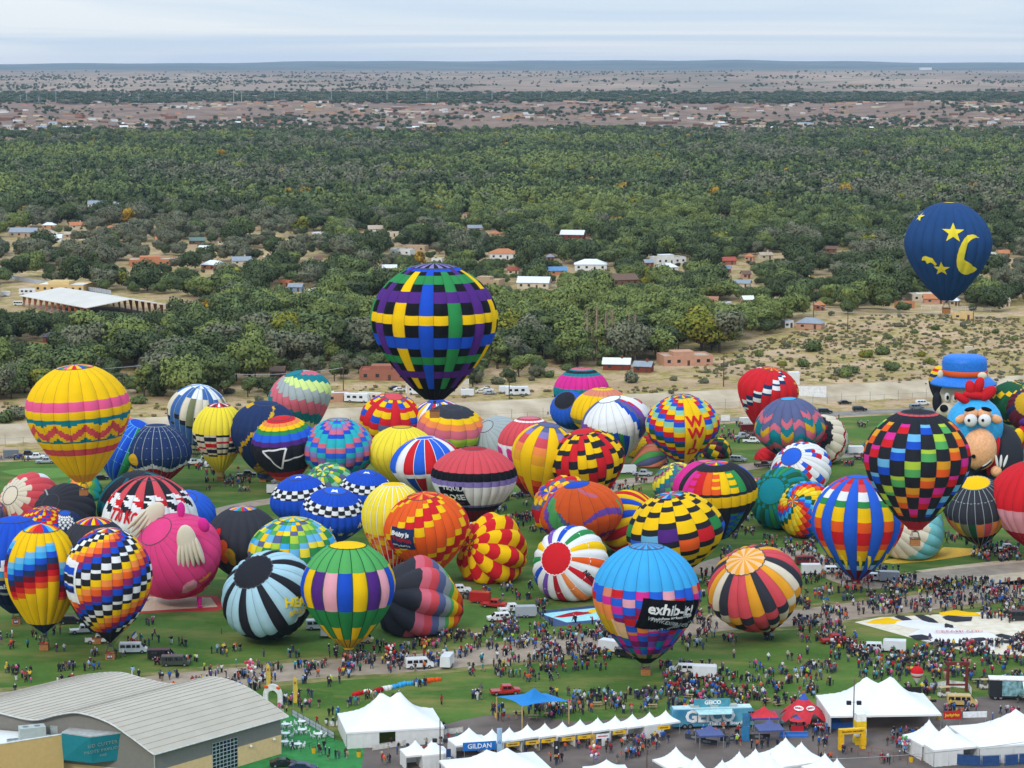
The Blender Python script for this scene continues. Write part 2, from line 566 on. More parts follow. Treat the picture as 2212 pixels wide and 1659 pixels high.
# the park lawn, one sheet up to the service road by the channel
def strip(name, t0, t1, m, label, lift, X0=-420, X1=420, n=60, z_on_land=True):
    Xs = np.linspace(X0, X1, n)
    v, f = [], []
    for X in Xs:
        for tt in (t0, t1):
            Y = L(X) + tt
            v.append((X, Y, hz(X, Y) + lift))
    for i in range(n - 1):
        f.append((2 * i, 2 * i + 2, 2 * i + 3, 2 * i + 1))
    return tag(link(name, mesh(name, v, f, [m])), label, kind='structure')
lawn_v = [(-420, 300, .004), (420, 300, .004), (420, L(420) - 34, .004), (-420, L(-420) - 34, .004)]
tag(link('lawn', mesh('lawn', lawn_v, [(0, 1, 2, 3)], [GRASS])), 'green launch field lawn with worn dry patches', kind='structure')
ROADM = mat('worn_asphalt', '8B8378', rough=.9, c2='766D62', scale=.25, spec=.2)
strip('service_road', -31, -21, ROADM, 'grey service road along the channel fence', .006)
CONC = mat('channel_concrete', 'BFAE94', rough=.9, c2='9E8C72', scale=.09, spec=.15, bump=.1)
bank = strip('channel_bank', .5, 17, CONC, 'pale concrete bank of the drainage channel', .03, n=120)
PATHM = mat('path_gravel', 'A2917F', rough=.95, c2='8F7E6B', scale=.3, spec=.1)
def ribbon(name, pts, wpx, m, label, lift):
    """a paved way through view points; wpx is its depth on the ground in metres"""
    P = [gp(x, y) for x, y in pts]
    # smooth
    q = []
    for i in range(len(P) - 1):
        p0, p1, p2, p3 = P[max(i - 1, 0)], P[i], P[i + 1], P[min(i + 2, len(P) - 1)]
        for k in range(6):
            u = k / 6
            q.append(.5 * ((2 * p1) + (p2 - p0) * u + (2 * p0 - 5 * p1 + 4 * p2 - p3) * u * u + (3 * p1 - p0 - 3 * p2 + p3) * u ** 3))
    q.append(P[-1])
    v, f = [], []
    for i, p in enumerate(q):
        d = (q[min(i + 1, len(q) - 1)] - q[max(i - 1, 0)])
        n = Vector((-d.y, d.x, 0)).normalized()
        a = wpx / 2
        v += [(p.x - n.x * a, p.y - n.y * a, lift), (p.x + n.x * a, p.y + n.y * a, lift)]
    for i in range(len(q) - 1):
        f.append((2 * i, 2 * i + 2, 2 * i + 3, 2 * i + 1))
    return tag(link(name, mesh(name, v, f, [m])), label, kind='structure')
DRYM = mat('trodden_dry_grass', '8C7F52', rough=.95, c2='5E6432', scale=.35, spec=.1)
WAY = [(-60, 1520), (150, 1502), (380, 1474), (560, 1457), (720, 1443), (880, 1433), (1027, 1419), (1160, 1404), (1292, 1388), (1430, 1362), (1560, 1345), (1720, 1335), (1850, 1318), (2000, 1300), (2260, 1262)]
ribbon('path_verge', WAY, 19, DRYM, 'trodden dry grass either side of the long path', .008)
ribbon('path', WAY, 13, PATHM, 'long pale path crossing the launch field', .012)
WAY2 = [(1150, 1120), (1250, 1080), (1330, 1047), (1430, 1032), (1560, 1015), (1700, 998), (1830, 982), (2000, 968), (2240, 945)]
ribbon('path', WAY2, 9, PATHM, 'narrow path behind the middle row of balloons', .012)
WAY3 = [(1500, 1240), (1580, 1210), (1680, 1190), (1760, 1210), (1830, 1250), (1900, 1262), (2010, 1245), (2240, 1222)]
ribbon('path', WAY3, 9, PATHM, 'curving path through the thick crowd', .014)
ribbon('path', [(-40, 1178), (150, 1165), (330, 1150), (480, 1103), (560, 1086), (640, 1075)], 7, PATHM, 'narrow path behind the pink pig balloon', .012)
ASPH = mat('event_asphalt', '6E6159', rough=.92, c2='5B5049', scale=.18, spec=.2)
sheet('event_yard', [(780, 1660), (786, 1618), (850, 1597), (995, 1556), (1080, 1541), (1250, 1560), (1450, 1543), (1640, 1533), (1790, 1527), (2015, 1511), (2260, 1497), (2300, 1800), (760, 1800)], ASPH, 'brown grey asphalt yard under the white tents', .014)
TURF = mat('artificial_turf', '3A8044', rough=.9, c2='306E38', scale=.5, spec=.1)
sheet('artificial_turf', [(600, 1540), (631, 1545), (722, 1597), (787, 1617), (762, 1800), (300, 1800), (505, 1659)], TURF, 'bright green artificial turf beside the pavilion', .018)
sheet('putting_green', [(2, 1018), (60, 1011), (130, 1011), (165, 1020), (150, 1030), (110, 1034), (60, 1030), (20, 1024)], mat('short_turf', '5F8038', rough=.95, c2='547534', scale=.2, spec=.1), 'pale mown green ringed by yellow tape', .01)
def tarp(name, poly, m, label, cat='tarp', lift=.03):
    return sheet(name, poly, m, label, lift, kind=None, cat=cat)
tarp('ground_sheet', [(272, 1318), (283, 1286), (470, 1288), (484, 1312), (474, 1319), (283, 1325)], mat('red_tarp', 'B4322E', rough=.8), 'red bordered ground sheet beneath the pink pig balloon', lift=.02)
tarp('ground_sheet', [(283, 1314), (300, 1289), (455, 1291), (470, 1311), (300, 1321)], mat('sand_tarp', 'CDB79A', rough=.85), 'tan canvas panel laid on the red sheet under the pig', lift=.035)
tarp('ground_sheet', [(1160, 1321), (1290, 1307), (1330, 1340), (1196, 1354)], mat('navy_tarp', '33486E', rough=.8), 'navy ground sheet with a pale blue middle on the grass', lift=.025)
tarp('ground_sheet', [(1168, 1326), (1290, 1313), (1316, 1336), (1224, 1345)], mat('sky_tarp', '9ED8E0', rough=.8), 'pale blue fabric spread on the navy ground sheet', lift=.04)
tarp('ground_sheet', [(1893, 1214), (1990, 1196), (2040, 1182), (2120, 1186), (2118, 1196), (2010, 1212), (1930, 1218)], mat('gold_tarp', 'E2AE2C', rough=.8), 'golden yellow ground sheet under the white and teal envelope')
sheet('sand_pad', [(1977, 1233), (2060, 1222), (2150, 1212), (2260, 1208), (2260, 1268), (2160, 1262), (2050, 1246)], mat('sand_pad', 'C2AE92', rough=.95, c2='B09A7C', scale=.4), 'bare sandy pad beside the packed crowd', .012)
tarp('ground_sheet', [(1846, 1344), (1900, 1334), (2120, 1322), (2230, 1330), (2260, 1420), (2100, 1410), (1990, 1384)], mat('cream_tarp', 'DDD2BE', rough=.85, c2='CDBEA2', scale=.5), 'wide cream ground sheet under the flattened black and white envelope', lift=.02)
# ------------------------------------------------------------------ trees
rng = np.random.default_rng(5)
def leaf_mat(name, c, c2):
    return mat(name, c, rough=.8, c2=c2, scale=.35, spec=.1, trans=.1)
LEAF = {'dark green': leaf_mat('leaf_dark', '5B6540', '444E30'), 'mid green': leaf_mat('leaf_mid', '727E4B', '56623A'),
        'grey green': leaf_mat('leaf_olive', '807F62', '66664E'), 'bright green': leaf_mat('leaf_bright', '879050', '68723C'),
        'yellowing': leaf_mat('leaf_yellow', '9A8F35', '65702A'), 'golden': leaf_mat('leaf_gold', 'BE922C', '8F7428')}
BARK = mat('bark', '5C4C3E', rough=.95, c2='40342A', scale=2)
def leaf_cloud(lobes, n, size, flat=.35):
    """n leaf clumps (bent quads) spread through the lobes' shells"""
    w = np.array([l[3] * l[4] for l in lobes])
    pick = rng.choice(len(lobes), n, p=w / w.sum())
    lob = np.array(lobes)[pick]
    d = rng.normal(size=(n, 3))
    d /= np.linalg.norm(d, axis=1)[:, None]
    rad = rng.uniform(.45, 1.06, n) ** .6
    c = lob[:, :3] + d * rad[:, None] * lob[:, 3:6]
    nn = d + rng.normal(size=(n, 3)) * .55 + np.array([0, 0, .25])
    nn /= np.linalg.norm(nn, axis=1)[:, None]
    a = np.cross(nn, rng.normal(size=(n, 3)))
    a /= np.linalg.norm(a, axis=1)[:, None]
    b = np.cross(nn, a)
    s = size * rng.uniform(.6, 1.35, n)[:, None]
    v = np.stack([c - a * s, c - b * s * .7 - nn * s * flat, c + a * s, c + b * s * .7 - nn * s * flat * .5], 1).reshape(-1, 3)
    nv_ = d * 1.0 + nn * .08 + np.array([0, 0, .2])
    nv_ /= np.linalg.norm(nv_, axis=1)[:, None]
    leaf_cloud.n = np.repeat(nv_, 4, axis=0)          # leaves shade as part of the rounded clump they sit on
    return v, np.arange(n * 4).reshape(-1, 4)
def crown_mesh(name, v, f, m):
    nrm = leaf_cloud.n
    me = np_mesh(name, v, f, [m], True)
    me.normals_split_custom_set_from_vertices([tuple(q) for q in nrm])
    return me
def tree_lobes(h, r, kind):
    ls = []
    if kind == 'round':
        nl, zz = 9, (.34, .84)
    elif kind == 'spread':
        nl, zz = 11, (.42, .82)
    elif kind == 'tall':
        nl, zz = 8, (.25, .9)
    else:
        nl, zz = 5, (.3, .7)
    for i in range(nl):
        z = h * rng.uniform(*zz)
        a = rng.uniform(0, 6.283)
        k = math.sqrt(max(.08, 1 - ((z / h - .52) / .5) ** 2))
        q = r * k * rng.uniform(.25, .72)
        s = r * rng.uniform(.34, .55)
        ls.append((q * math.cos(a), q * math.sin(a), z, s, s, s * rng.uniform(.65, .95)))
    ls.append((0, 0, h * .62, r * .6, r * .6, h * .3))
    return ls
def trunk_mb(h, r, kind):
    b = MB()
    lean = rng.uniform(-.04, .04, 2) * h
    b.tube((0, 0, -.6), (lean[0] * .4, lean[1] * .4, h * .3), h * .032, h * .024, 7)
    b.tube((lean[0] * .4, lean[1] * .4, h * .3), (lean[0], lean[1], h * .74), h * .024, h * .007, 6)
    for i in range(6):
        a = i * 1.05 + rng.uniform(0, .6)
        z0 = h * rng.uniform(.24, .45)
        b.tube((lean[0] * .5, lean[1] * .5, z0), (r * .62 * math.cos(a), r * .62 * math.sin(a), z0 + h * rng.uniform(.12, .3)), h * .012, h * .004, 5)
    return b
PROTO = []            # (kind, crown mesh, trunk mesh)
for i, (kind, h, r, n, sz) in enumerate([('round', 10, 4.8, 2600, .36), ('round', 10, 5.4, 2800, .38), ('spread', 10, 6.4, 3200, .4), ('tall', 12, 3.6, 2400, .36), ('spread', 9, 5.8, 2800, .38), ('round', 10, 4.4, 2400, .36)]):
    v, f = leaf_cloud(tree_lobes(h, r, kind), n, sz)
    t = trunk_mb(h, r, kind)
    PROTO.append((kind, crown_mesh('crown', v, f, LEAF['mid green']), mesh('trunk', t.v, t.f, [BARK]), h, r))
SHRUB = []
for i in range(3):
    v, f = leaf_cloud([(0, 0, .55, .9, .9, .6), (.5, .2, .5, .6, .6, .5), (-.5, -.3, .5, .6, .6, .45), (.1, .5, .8, .5, .5, .5)], 620, .13)
    t = MB()
    for a in range(5):
        t.tube((0, 0, -.1), (.5 * math.cos(a * 1.3), .5 * math.sin(a * 1.3), .8), .05, .02, 4)
    SHRUB.append((crown_mesh('crown', v, f, LEAF['mid green']), mesh('trunk', t.v, t.f, [BARK])))
# far trees for the woodland, drawn as instances of one object
FARCOL = bpy.data.collections.new('woodland_sources')
far_specs = []
for i, (kind, h, r, n, sz) in enumerate([('round', 10, 5.2, 430, .8), ('spread', 10, 6.6, 520, .85), ('round', 10, 4.8, 420, .8), ('spread', 9, 6.0, 480, .85)]):
    for lk in ('dark green', 'mid green', 'grey green', 'bright green'):
        v, f = leaf_cloud(tree_lobes(h, r, kind), n, sz)
        far_specs.append(crown_mesh('woodland_source', v, f, LEAF[lk]))
for lk in ('yellowing', 'golden'):
    v, f = leaf_cloud(tree_lobes(9, 4.5, 'round'), 420, .75)
    far_specs.append(crown_mesh('woodland_source', v, f, LEAF[lk]))
for pi in range(4):
    for lk in ('dark green', 'mid green', 'grey green', 'bright green'):
        me = PROTO[(0, 1, 2, 4)[pi]][1].copy()
        me.materials[0] = LEAF[lk]
        far_specs.append(me)
for i, me in enumerate(far_specs):
    FARCOL.objects.link(bpy.data.objects.new('woodland_source_%02d' % i, me))
def scatter_object(name, pts, idxs, scales, zs, coll, label, cat):
    me = bpy.data.meshes.new(name)
    me.vertices.add(len(pts))
    me.vertices.foreach_set('co', np.ascontiguousarray(pts, dtype=np.float32).ravel())
    at_ = me.attributes.new('pick', 'INT', 'POINT')
    at_.data.foreach_set('value', np.ascontiguousarray(idxs, dtype=np.int32))
    at_ = me.attributes.new('size', 'FLOAT_VECTOR', 'POINT')
    at_.data.foreach_set('vector', np.ascontiguousarray(np.stack([scales, scales, zs], 1), dtype=np.float32).ravel())
    at_ = me.attributes.new('turn', 'FLOAT_VECTOR', 'POINT')
    rt = np.zeros((len(pts), 3), np.float32)
    rt[:, 2] = rng.uniform(0, 6.283, len(pts))
    at_.data.foreach_set('vector', rt.ravel())
    o = link(name, me)
    g = bpy.data.node_groups.new(name, 'GeometryNodeTree')
    g.interface.new_socket('Geometry', in_out='INPUT', socket_type='NodeSocketGeometry')
    g.interface.new_socket('Geometry', in_out='OUTPUT', socket_type='NodeSocketGeometry')
    gi, go = g.nodes.new('NodeGroupInput'), g.nodes.new('NodeGroupOutput')
    ip = g.nodes.new('GeometryNodeInstanceOnPoints')
    ci = g.nodes.new('GeometryNodeCollectionInfo')
    ci.inputs['Collection'].default_value = coll
    ci.inputs['Separate Children'].default_value = True
    ci.inputs['Reset Children'].default_value = True
    ip.inputs['Pick Instance'].default_value = True
    def na(nm, ty):
        n = g.nodes.new('GeometryNodeInputNamedAttribute')
        n.data_type = ty
        n.inputs['Name'].default_value = nm
        return n.outputs[0]
    g.links.new(gi.outputs[0], ip.inputs['Points'])
    g.links.new(ci.outputs[0], ip.inputs['Instance'])
    g.links.new(na('pick', 'INT'), ip.inputs['Instance Index'])
    g.links.new(na('turn', 'FLOAT_VECTOR'), ip.inputs['Rotation'])
    g.links.new(na('size', 'FLOAT_VECTOR'), ip.inputs['Scale'])
    g.links.new(ip.outputs[0], go.inputs[0])
    md = o.modifiers.new('scatter', 'NODES')
    md.node_group = g
    return tag(o, label, cat, kind='stuff')
# ------------------------------------------------------------------ houses
STUCCO = {'tan': 'B49A7C', 'cream': 'CDBFA4', 'white': 'DAD8D2', 'adobe red': '9C6450', 'pink stucco': 'BF8F74', 'brown': '7A5A46', 'orange stucco': 'BC7C56', 'blue': '7E94A8', 'barn red': '7C3E30', 'yellow tan': 'D2B27A'}
ROOFS = {'white': 'DCDCD8', 'grey': '8E949A', 'dark grey': '54565A', 'orange tile': 'B8764E', 'red': 'A04E3C', 'blue': '5F87AC', 'brown': '6E5444', 'tan': 'B2A08A', 'green': '62786E'}
WINDOW = mat('house_window', '2A3036', rough=.15, spec=.6)
DOORM = mat('house_door', '5A3E30', rough=.6)
def wm(k):
    return mat('stucco_' + k.replace(' ', '_'), STUCCO[k], rough=.9, var=.06, scale=.6, spec=.1)
def rm(k):
    return mat('roofing_' + k.replace(' ', '_'), ROOFS[k], rough=.75, var=.07, scale=.8, spec=.2)
LANDMARKS = []        # (text, point) for labels of things near them
HOUSES = []
def house(x0, x1, y, wall, roof, shape, label, turn=0.0, hp=None, dep=.62, chimney=False, group='houses among the valley trees', z=None):
    """x0..x1 its width and y its foot in view points; shape flat, gable or hip"""
    c = gph((x0 + x1) / 2, y)
    w = (x1 - x0) * depth(c) / F
    d = max(w * dep, 5)
    h = hp or min(3.4, max(2.6, w * .22))
    e = empty('house', (c.x, c.y + d / 2, c.z - .05), label, 'house', group, turn)
    a, b = w / 2, d / 2
    if shape == 'flat':
        m = MB().box(-a, -b, -.5, a, b, h)
        m.build('wall', wm(wall), e)
        r = MB().box(-a + .25, -b + .25, h + .004, a - .25, b - .25, h + .03)
        r.box(-a * .5, -b * .2, h + .03, -a * .5 + 1.2, -b * .2 + 1.2, h + .8)
        r.build('roof', rm(roof), e)
        p = MB()
        for q in ((-a, -b, a, -b + .22), (-a, b - .22, a, b), (-a, -b + .22, -a + .22, b - .22), (a - .22, -b + .22, a, b - .22)):
            p.box(q[0], q[1], h + .002, q[2], q[3], h + .5)
        p.build('parapet', wm(wall), e)
        if w > 14:
            m2 = MB().box(-a * .55, -b * .5, h + .03, a * .3, b * .7, h + 1.7)
            m2.build('upper_storey', wm(wall), e)
    else:
        m = MB().box(-a, -b, -.5, a, b, h)
        if shape == 'gable':
            m.prism([(-a, h), (a, h), (a, h + .02)], 0, 0) if False else None
        o = .45
        rh = min(b * .62, 2.6)
        wl = m.build('wall', wm(wall), e)
        r = MB()
        if shape == 'gable':
            for s in (-1, 1):
                r.add([(-a - o, s * (b + o), h - .15), (a + o, s * (b + o), h - .15), (a + o, 0, h + rh), (-a - o, 0, h + rh),
                       (-a - o, s * (b + o), h - .35), (a + o, s * (b + o), h - .35), (a + o, 0, h + rh - .2), (-a - o, 0, h + rh - .2)],
                      [(0, 1, 2, 3), (7, 6, 5, 4), (0, 4, 5, 1), (1, 5, 6, 2), (0, 3, 7, 4)])
            for s in (-1, 1):
                MB().add([(s * (a - .02), -b, h + .002), (s * (a - .02), b, h + .002), (s * (a - .02), 0, h + rh - .25)], [(0, 1, 2)]).build('gable_end', wm(wall), e)
        else:
            k = max(a - b, .3)
            r.add([(-a - o, -b - o, h - .1), (a + o, -b - o, h - .1), (a + o, b + o, h - .1), (-a - o, b + o, h - .1), (-k, 0, h + rh), (k, 0, h + rh)],
                  [(0, 1, 5, 4), (1, 2, 5), (2, 3, 4, 5), (3, 0, 4), (3, 2, 1, 0)])
        ro = r.build('roof', rm(roof), e)
        if chimney:
            MB().box(a * .3, -.4, h + rh * .5, a * .3 + .8, .4, h + rh + .9).build('chimney', wm(wall), ro)
    n = max(2, int(w / 3.6))
    for i in range(n):
        x = -a + w * (i + .5) / n
        if i == n // 2:
            MB().box(x - .5, -b - .04, 0, x + .5, -b + .02, 2.1).build('door', DOORM, e)
        else:
            MB().box(x - .65, -b - .04, h * .36, x + .65, -b + .02, h * .72).build('window', WINDOW, e)
    LANDMARKS.append((label, Vector((c.x, c.y, 4))))
    HOUSES.append((c.x, c.y + d / 2, w / 2 + 3, d / 2 + 4, (x0 + x1) / 2, y))
    return e
HL = [
 (20, 78, 512, 'tan', 'grey', 'gable', 'long tan house with grey metal roof near the left edge'),
 (96, 132, 522, 'white', 'white', 'gable', 'small white gabled house facing the dirt lane'),
 (149, 182, 494, 'cream', 'orange tile', 'gable', 'cream house with terracotta roof behind the white cottage'),
 (91, 119, 494, 'pink stucco', 'white', 'hip', 'pink house under a pale hipped roof up the lane'),
 (271, 313, 494, 'tan', 'blue', 'hip', 'house with bright blue metal roof among trees'),
 (189, 228, 449, 'white', 'grey', 'gable', 'left of two pale grey gabled roofs above the treetops'),
 (244, 275, 449, 'white', 'grey', 'gable', 'right of two pale grey gabled roofs above the treetops'),
 (79, 121, 514, 'orange stucco', 'tan', 'hip', 'low tan roofed house beside the white cottage'),
 (196, 216, 529, 'white', 'white', 'flat', 'tiny white flat roofed shed on bare ground'),
 (275, 377, 575, 'orange stucco', 'tan', 'flat', 'long low adobe house with dark arches'),
 (155, 192, 591, 'white', 'orange tile', 'gable', 'white shed with rusty orange roof by the carports'),
 (77, 187, 631, 'yellow tan', 'white', 'flat', 'yellow tan flat building behind the riding arena'),
 (437, 484, 582, 'orange stucco', 'white', 'hip', 'orange house with white hipped roof in the trees'),
 (408, 441, 528, 'brown', 'green', 'gable', 'brown house with grey green roof by a plank fence'),
 (91, 129, 740, 'barn red', 'dark grey', 'hip', 'house with dark slate roof and dormer in the near grove'),
 (67, 129, 784, 'barn red', 'brown', 'gable', 'red brown gabled house above the yellow balloon'),
 (295, 330, 806, 'pink stucco', 'dark grey', 'hip', 'small porch house with dark roof right of the yellow balloon'),
 (675, 709, 512, 'white', 'white', 'flat', 'pale flat roofed cabin half hidden by cottonwoods'),
 (795, 831, 502, 'white', 'tan', 'gable', 'white barn with tan roof and red door'),
 (833, 869, 511, 'cream', 'grey', 'flat', 'cream flat house right of the tan roofed barn'),
 (873, 922, 543, 'tan', 'tan', 'flat', 'tan flat house above the purple chequered balloon'),
 (845, 892, 551, 'white', 'grey', 'flat', 'grey roofed carport house in front of the tan flat one'),
 (826, 856, 588, 'tan', 'white', 'gable', 'white roofed cottage just left of the purple balloon top'),
 (604, 629, 619, 'orange stucco', 'orange tile', 'flat', 'small orange adobe beside the blue shed'),
 (624, 654, 630, 'blue', 'grey', 'gable', 'blue walled shed with grey roof'),
 (665, 695, 639, 'cream', 'white', 'hip', 'cream cottage with white hipped roof beside the big dark trees'),
 (1018, 1086, 620, 'tan', 'tan', 'flat', 'big tan adobe compound right of the purple balloon'),
 (777, 881, 822, 'adobe red', 'red', 'flat', 'large red brown adobe house behind the balloons'),
 (584, 614, 816, 'brown', 'brown', 'gable', 'brown cabin behind the pastel balloon'),
 (698, 755, 868, 'pink stucco', 'white', 'flat', 'two storey pink adobe with outside stair right of the pastel balloon'),
 (878, 1012, 853, 'cream', 'tan', 'flat', 'cream two storey adobe behind the tip of the purple balloon'),
 (1057, 1117, 560, 'white', 'orange tile', 'hip', 'white house with broad orange tiled roof'),
 (1097, 1121, 593, 'cream', 'red', 'gable', 'cream cottage with bright red roof'),
 (1185, 1223, 594, 'orange stucco', 'blue', 'gable', 'orange house with blue roof panels'),
 (1242, 1311, 584, 'white', 'white', 'hip', 'white two winged house in the middle of the woods'),
 (1120, 1188, 624, 'cream', 'white', 'gable', 'large white roofed gabled house right of the adobe compound'),
 (1299, 1374, 618, 'brown', 'brown', 'gable', 'brown house with grey solar panels on its roof'),
 (1410, 1478, 570, 'white', 'tan', 'flat', 'long white flat house below the forest edge'),
 (1422, 1463, 587, 'white', 'white', 'hip', 'white pavilion roofed house in front of the long white one'),
 (1553, 1589, 572, 'adobe red', 'red', 'gable', 'red brown roofed house near yellow trees'),
 (1511, 1553, 656, 'pink stucco', 'tan', 'flat', 'two storey pink adobe deep in the trees'),
 (1213, 1263, 517, 'barn red', 'white', 'gable', 'red barn with white roof near the forest'),
 (1305, 1362, 800, 'barn red', 'white', 'gable', 'red barn under a white metal roof on the bare slope'),
 (1372, 1410, 805, 'barn red', 'grey', 'gable', 'small shed with blue grey metal roof on the bare slope'),
 (1427, 1536, 790, 'pink stucco', 'tan', 'flat', 'wide pink adobe house with blue spruce at its door'),
 (1722, 1750, 599, 'white', 'white', 'gable', 'white roofed barn left of the moon balloon'),
 (1964, 2025, 650, 'cream', 'white', 'flat', 'cream flat roofed house left of the moon balloon basket'),
 (1998, 2045, 656, 'pink stucco', 'orange tile', 'gable', 'pink gabled house beneath the moon balloon'),
 (1937, 1974, 666, 'orange stucco', 'tan', 'flat', 'small orange adobe below the cream house'),
 (1692, 1712, 708, 'white', 'grey', 'flat', 'white hut beside the grey roofed bungalow'),
 (1725, 1780, 711, 'pink stucco', 'grey', 'hip', 'pink bungalow with wide grey roof by the power poles'),
 (2060, 2106, 690, 'yellow tan', 'tan', 'flat', 'long tan storage container house right of the moon balloon'),
 (2121, 2151, 557, 'white', 'white', 'flat', 'white mobile home at the right edge'),
 (2105, 2135, 584, 'white', 'grey', 'gable', 'white trailer home right of the moon balloon'),
 (2075, 2110, 610, 'cream', 'red', 'gable', 'cream cottage hidden behind the moon balloon'),
 (2170, 2205, 604, 'white', 'tan', 'flat', 'white trailer home among trees at the right edge'),
 (1588, 1622, 622, 'cream', 'grey', 'gable', 'cream cottage under thick trees left of the yellow grove'),
 (560, 590, 566, 'tan', 'white', 'flat', 'low tan house beside the horse paddock'),
 (500, 540, 572, 'cream', 'grey', 'gable', 'grey roofed stable by the paddock'),
 (470, 500, 600, 'adobe red', 'red', 'flat', 'red adobe hut among dark trees left of the paddock'),
 (2, 40, 589, 'cream', 'grey', 'flat', 'pale yard shed at the far left among parked machinery'),
 (430, 455, 545, 'white', 'white', 'gable', 'white shed next to a plank fence'),
 (1640, 1668, 560, 'cream', 'tan', 'gable', 'tan roofed cottage below the pale clearing'),
 (1010, 1040, 500, 'tan', 'grey', 'gable', 'grey roofed hut alone in the forest'),
]
for h_ in HL:
    house(*h_[:7], turn=random.uniform(-.35, .35), chimney=(len(h_[6]) % 3 == 0))
# more small houses scattered through the trees
for i in range(32):
    for _ in range(20):
        x, y = random.choice([(random.uniform(0, 560), random.uniform(445, 600)), (random.uniform(560, 1560), random.uniform(470, 640)), (random.uniform(1560, 2200), random.uniform(540, 680))])
        if all(abs(x - h[4]) > 34 or abs(y - h[5]) > 11 for h in HOUSES) and not (x < 480 and y > 610) and not (1930 < x < 2160 and 430 < y < 640):
            break
    wl, rf, shp = random.choice(['tan', 'cream', 'white', 'pink stucco', 'adobe red', 'brown']), random.choice(['grey', 'tan', 'tan', 'orange tile', 'white', 'brown', 'brown']), random.choice(['flat', 'gable', 'gable', 'hip'])
    near, q, _ = min(((l, p, (p - gp(x, y, 4)).length) for l, p in LANDMARKS[:len(HL)]), key=lambda r_: r_[2])
    g_ = gp(x, y, 4)
    sd = ('right of' if g_.x > q.x else 'left of') if abs(g_.x - q.x) > abs(g_.y - q.y) * .5 else ('behind' if g_.y > q.y else 'in front of')
    house(x - random.uniform(7, 13), x + random.uniform(7, 13), y, wl, rf, shp, '%s %s house with %s roof %s the %s' % (wl, {'flat': 'flat', 'gable': 'gabled', 'hip': 'hipped'}[shp], rf, sd, ' '.join(near.split()[:4])), turn=random.uniform(-.4, .4))
# riding arena: big white roof on orange frames
pl, pb, pr_, pf = gph(50, 662), gph(141, 652), gph(366, 684), gph(187, 690)
ar = empty('riding_arena', ((pl + pr_) / 2), 'open riding arena with wide white roof on orange steel frames', 'arena')
O = Vector(ar.location)
zc = O.z
ux = (pl - pf); uy = (pr_ - pf)
Lx, Ly = ux.length, uy.length
ux.normalize(); uy.normalize()
def arp(a, b, z):
    p = pf + ux * a + uy * b
    return Vector((p.x, p.y, zc + z)) - O
ew, rg = 5.2, 8.6
AW = mat('arena_roof', 'CBC2B4', rough=.6, var=.05, scale=.1)
AO = mat('arena_steel', 'A8643E', rough=.6)
r = MB()
nseg = 14
for i in range(nseg):
    a0, a1 = -2 + (Lx + 4) * i / nseg, -2 + (Lx + 4) * (i + 1) / nseg - .06
    pn = MB()
    pn.add([arp(a0, -1, ew), arp(a1, -1, ew), arp(a1, Ly / 2, rg), arp(a0, Ly / 2, rg), arp(a0, Ly + 1, ew), arp(a1, Ly + 1, ew),
            arp(a0, -1, ew - .3), arp(a1, -1, ew - .3), arp(a1, Ly / 2, rg - .3), arp(a0, Ly / 2, rg - .3), arp(a0, Ly + 1, ew - .3), arp(a1, Ly + 1, ew - .3)],
           [(0, 3, 2, 1), (3, 4, 5, 2), (6, 7, 8, 9), (9, 8, 11, 10), (0, 1, 7, 6), (4, 10, 11, 5), (0, 6, 9, 3), (3, 9, 10, 4), (1, 2, 8, 7), (2, 5, 11, 8)])
    pn.build('roof_panel', AW, ar)
for i in range(12):
    a = Lx * i / 11
    for b_, s in ((0, 1), (Ly, -1)):
        m = MB()
        m.add([arp(a - .25, b_, 0), arp(a + .25, b_, 0), arp(a + .25, b_ + s * .5, 0), arp(a - .25, b_ + s * .5, 0), arp(a - .25, b_, ew - .3), arp(a + .25, b_, ew - .3), arp(a + .25, b_ + s * 1.5, ew - .3), arp(a - .25, b_ + s * 1.5, ew - .3)],
              [(0, 1, 5, 4), (1, 2, 6, 5), (2, 3, 7, 6), (3, 0, 4, 7)])
        m.build('frame', AO, ar)
m = MB()
for b_ in (0, Ly):
    for z in (.6, 1.2, 1.8):
        m.tube(arp(0, b_, z), arp(Lx, b_, z), .06, n=4)
m.build('railing', mat('pipe_rail', 'C8C4BC', rough=.5), ar)
MB().add([arp(-1, -1, .02), arp(Lx + 1, -1, .02), arp(Lx + 1, Ly + 1, .02), arp(-1, Ly + 1, .02)], [(0, 1, 2, 3)]).build('arena_floor', mat('arena_soil', '6A543E', rough=.95), ar)
LANDMARKS.append(('the white roofed riding arena', Vector(O)))
# bare clearings: no trees (view ellipses) ; the riding ground, lanes, paddocks
CLEAR = [(210, 670, 265, 34), (60, 640, 90, 30), (55, 530, 120, 9), (180, 543, 190, 8), (300, 575, 95, 9), (600, 545, 90, 7), (655, 660, 70, 12), (560, 590, 60, 6), (400, 600, 40, 8),
         (1060, 632, 60, 6), (1560, 667, 60, 6), (2150, 478, 70, 9), (2100, 690, 130, 8), (1670, 672, 30, 6), (1350, 812, 140, 16), (1480, 800, 90, 12), (730, 880, 240, 26), (820, 835, 120, 12), (940, 870, 180, 22),
         (1640, 450, 60, 4), (1520, 462, 40, 4), (120, 590, 130, 7), (120, 745, 60, 6), (100, 795, 60, 8), (316, 812, 26, 8), (2070, 672, 60, 6), (2000, 665, 60, 7), (1700, 695, 40, 5), (1760, 716, 60, 6), (610, 640, 60, 8), (1390, 540, 60, 4)]
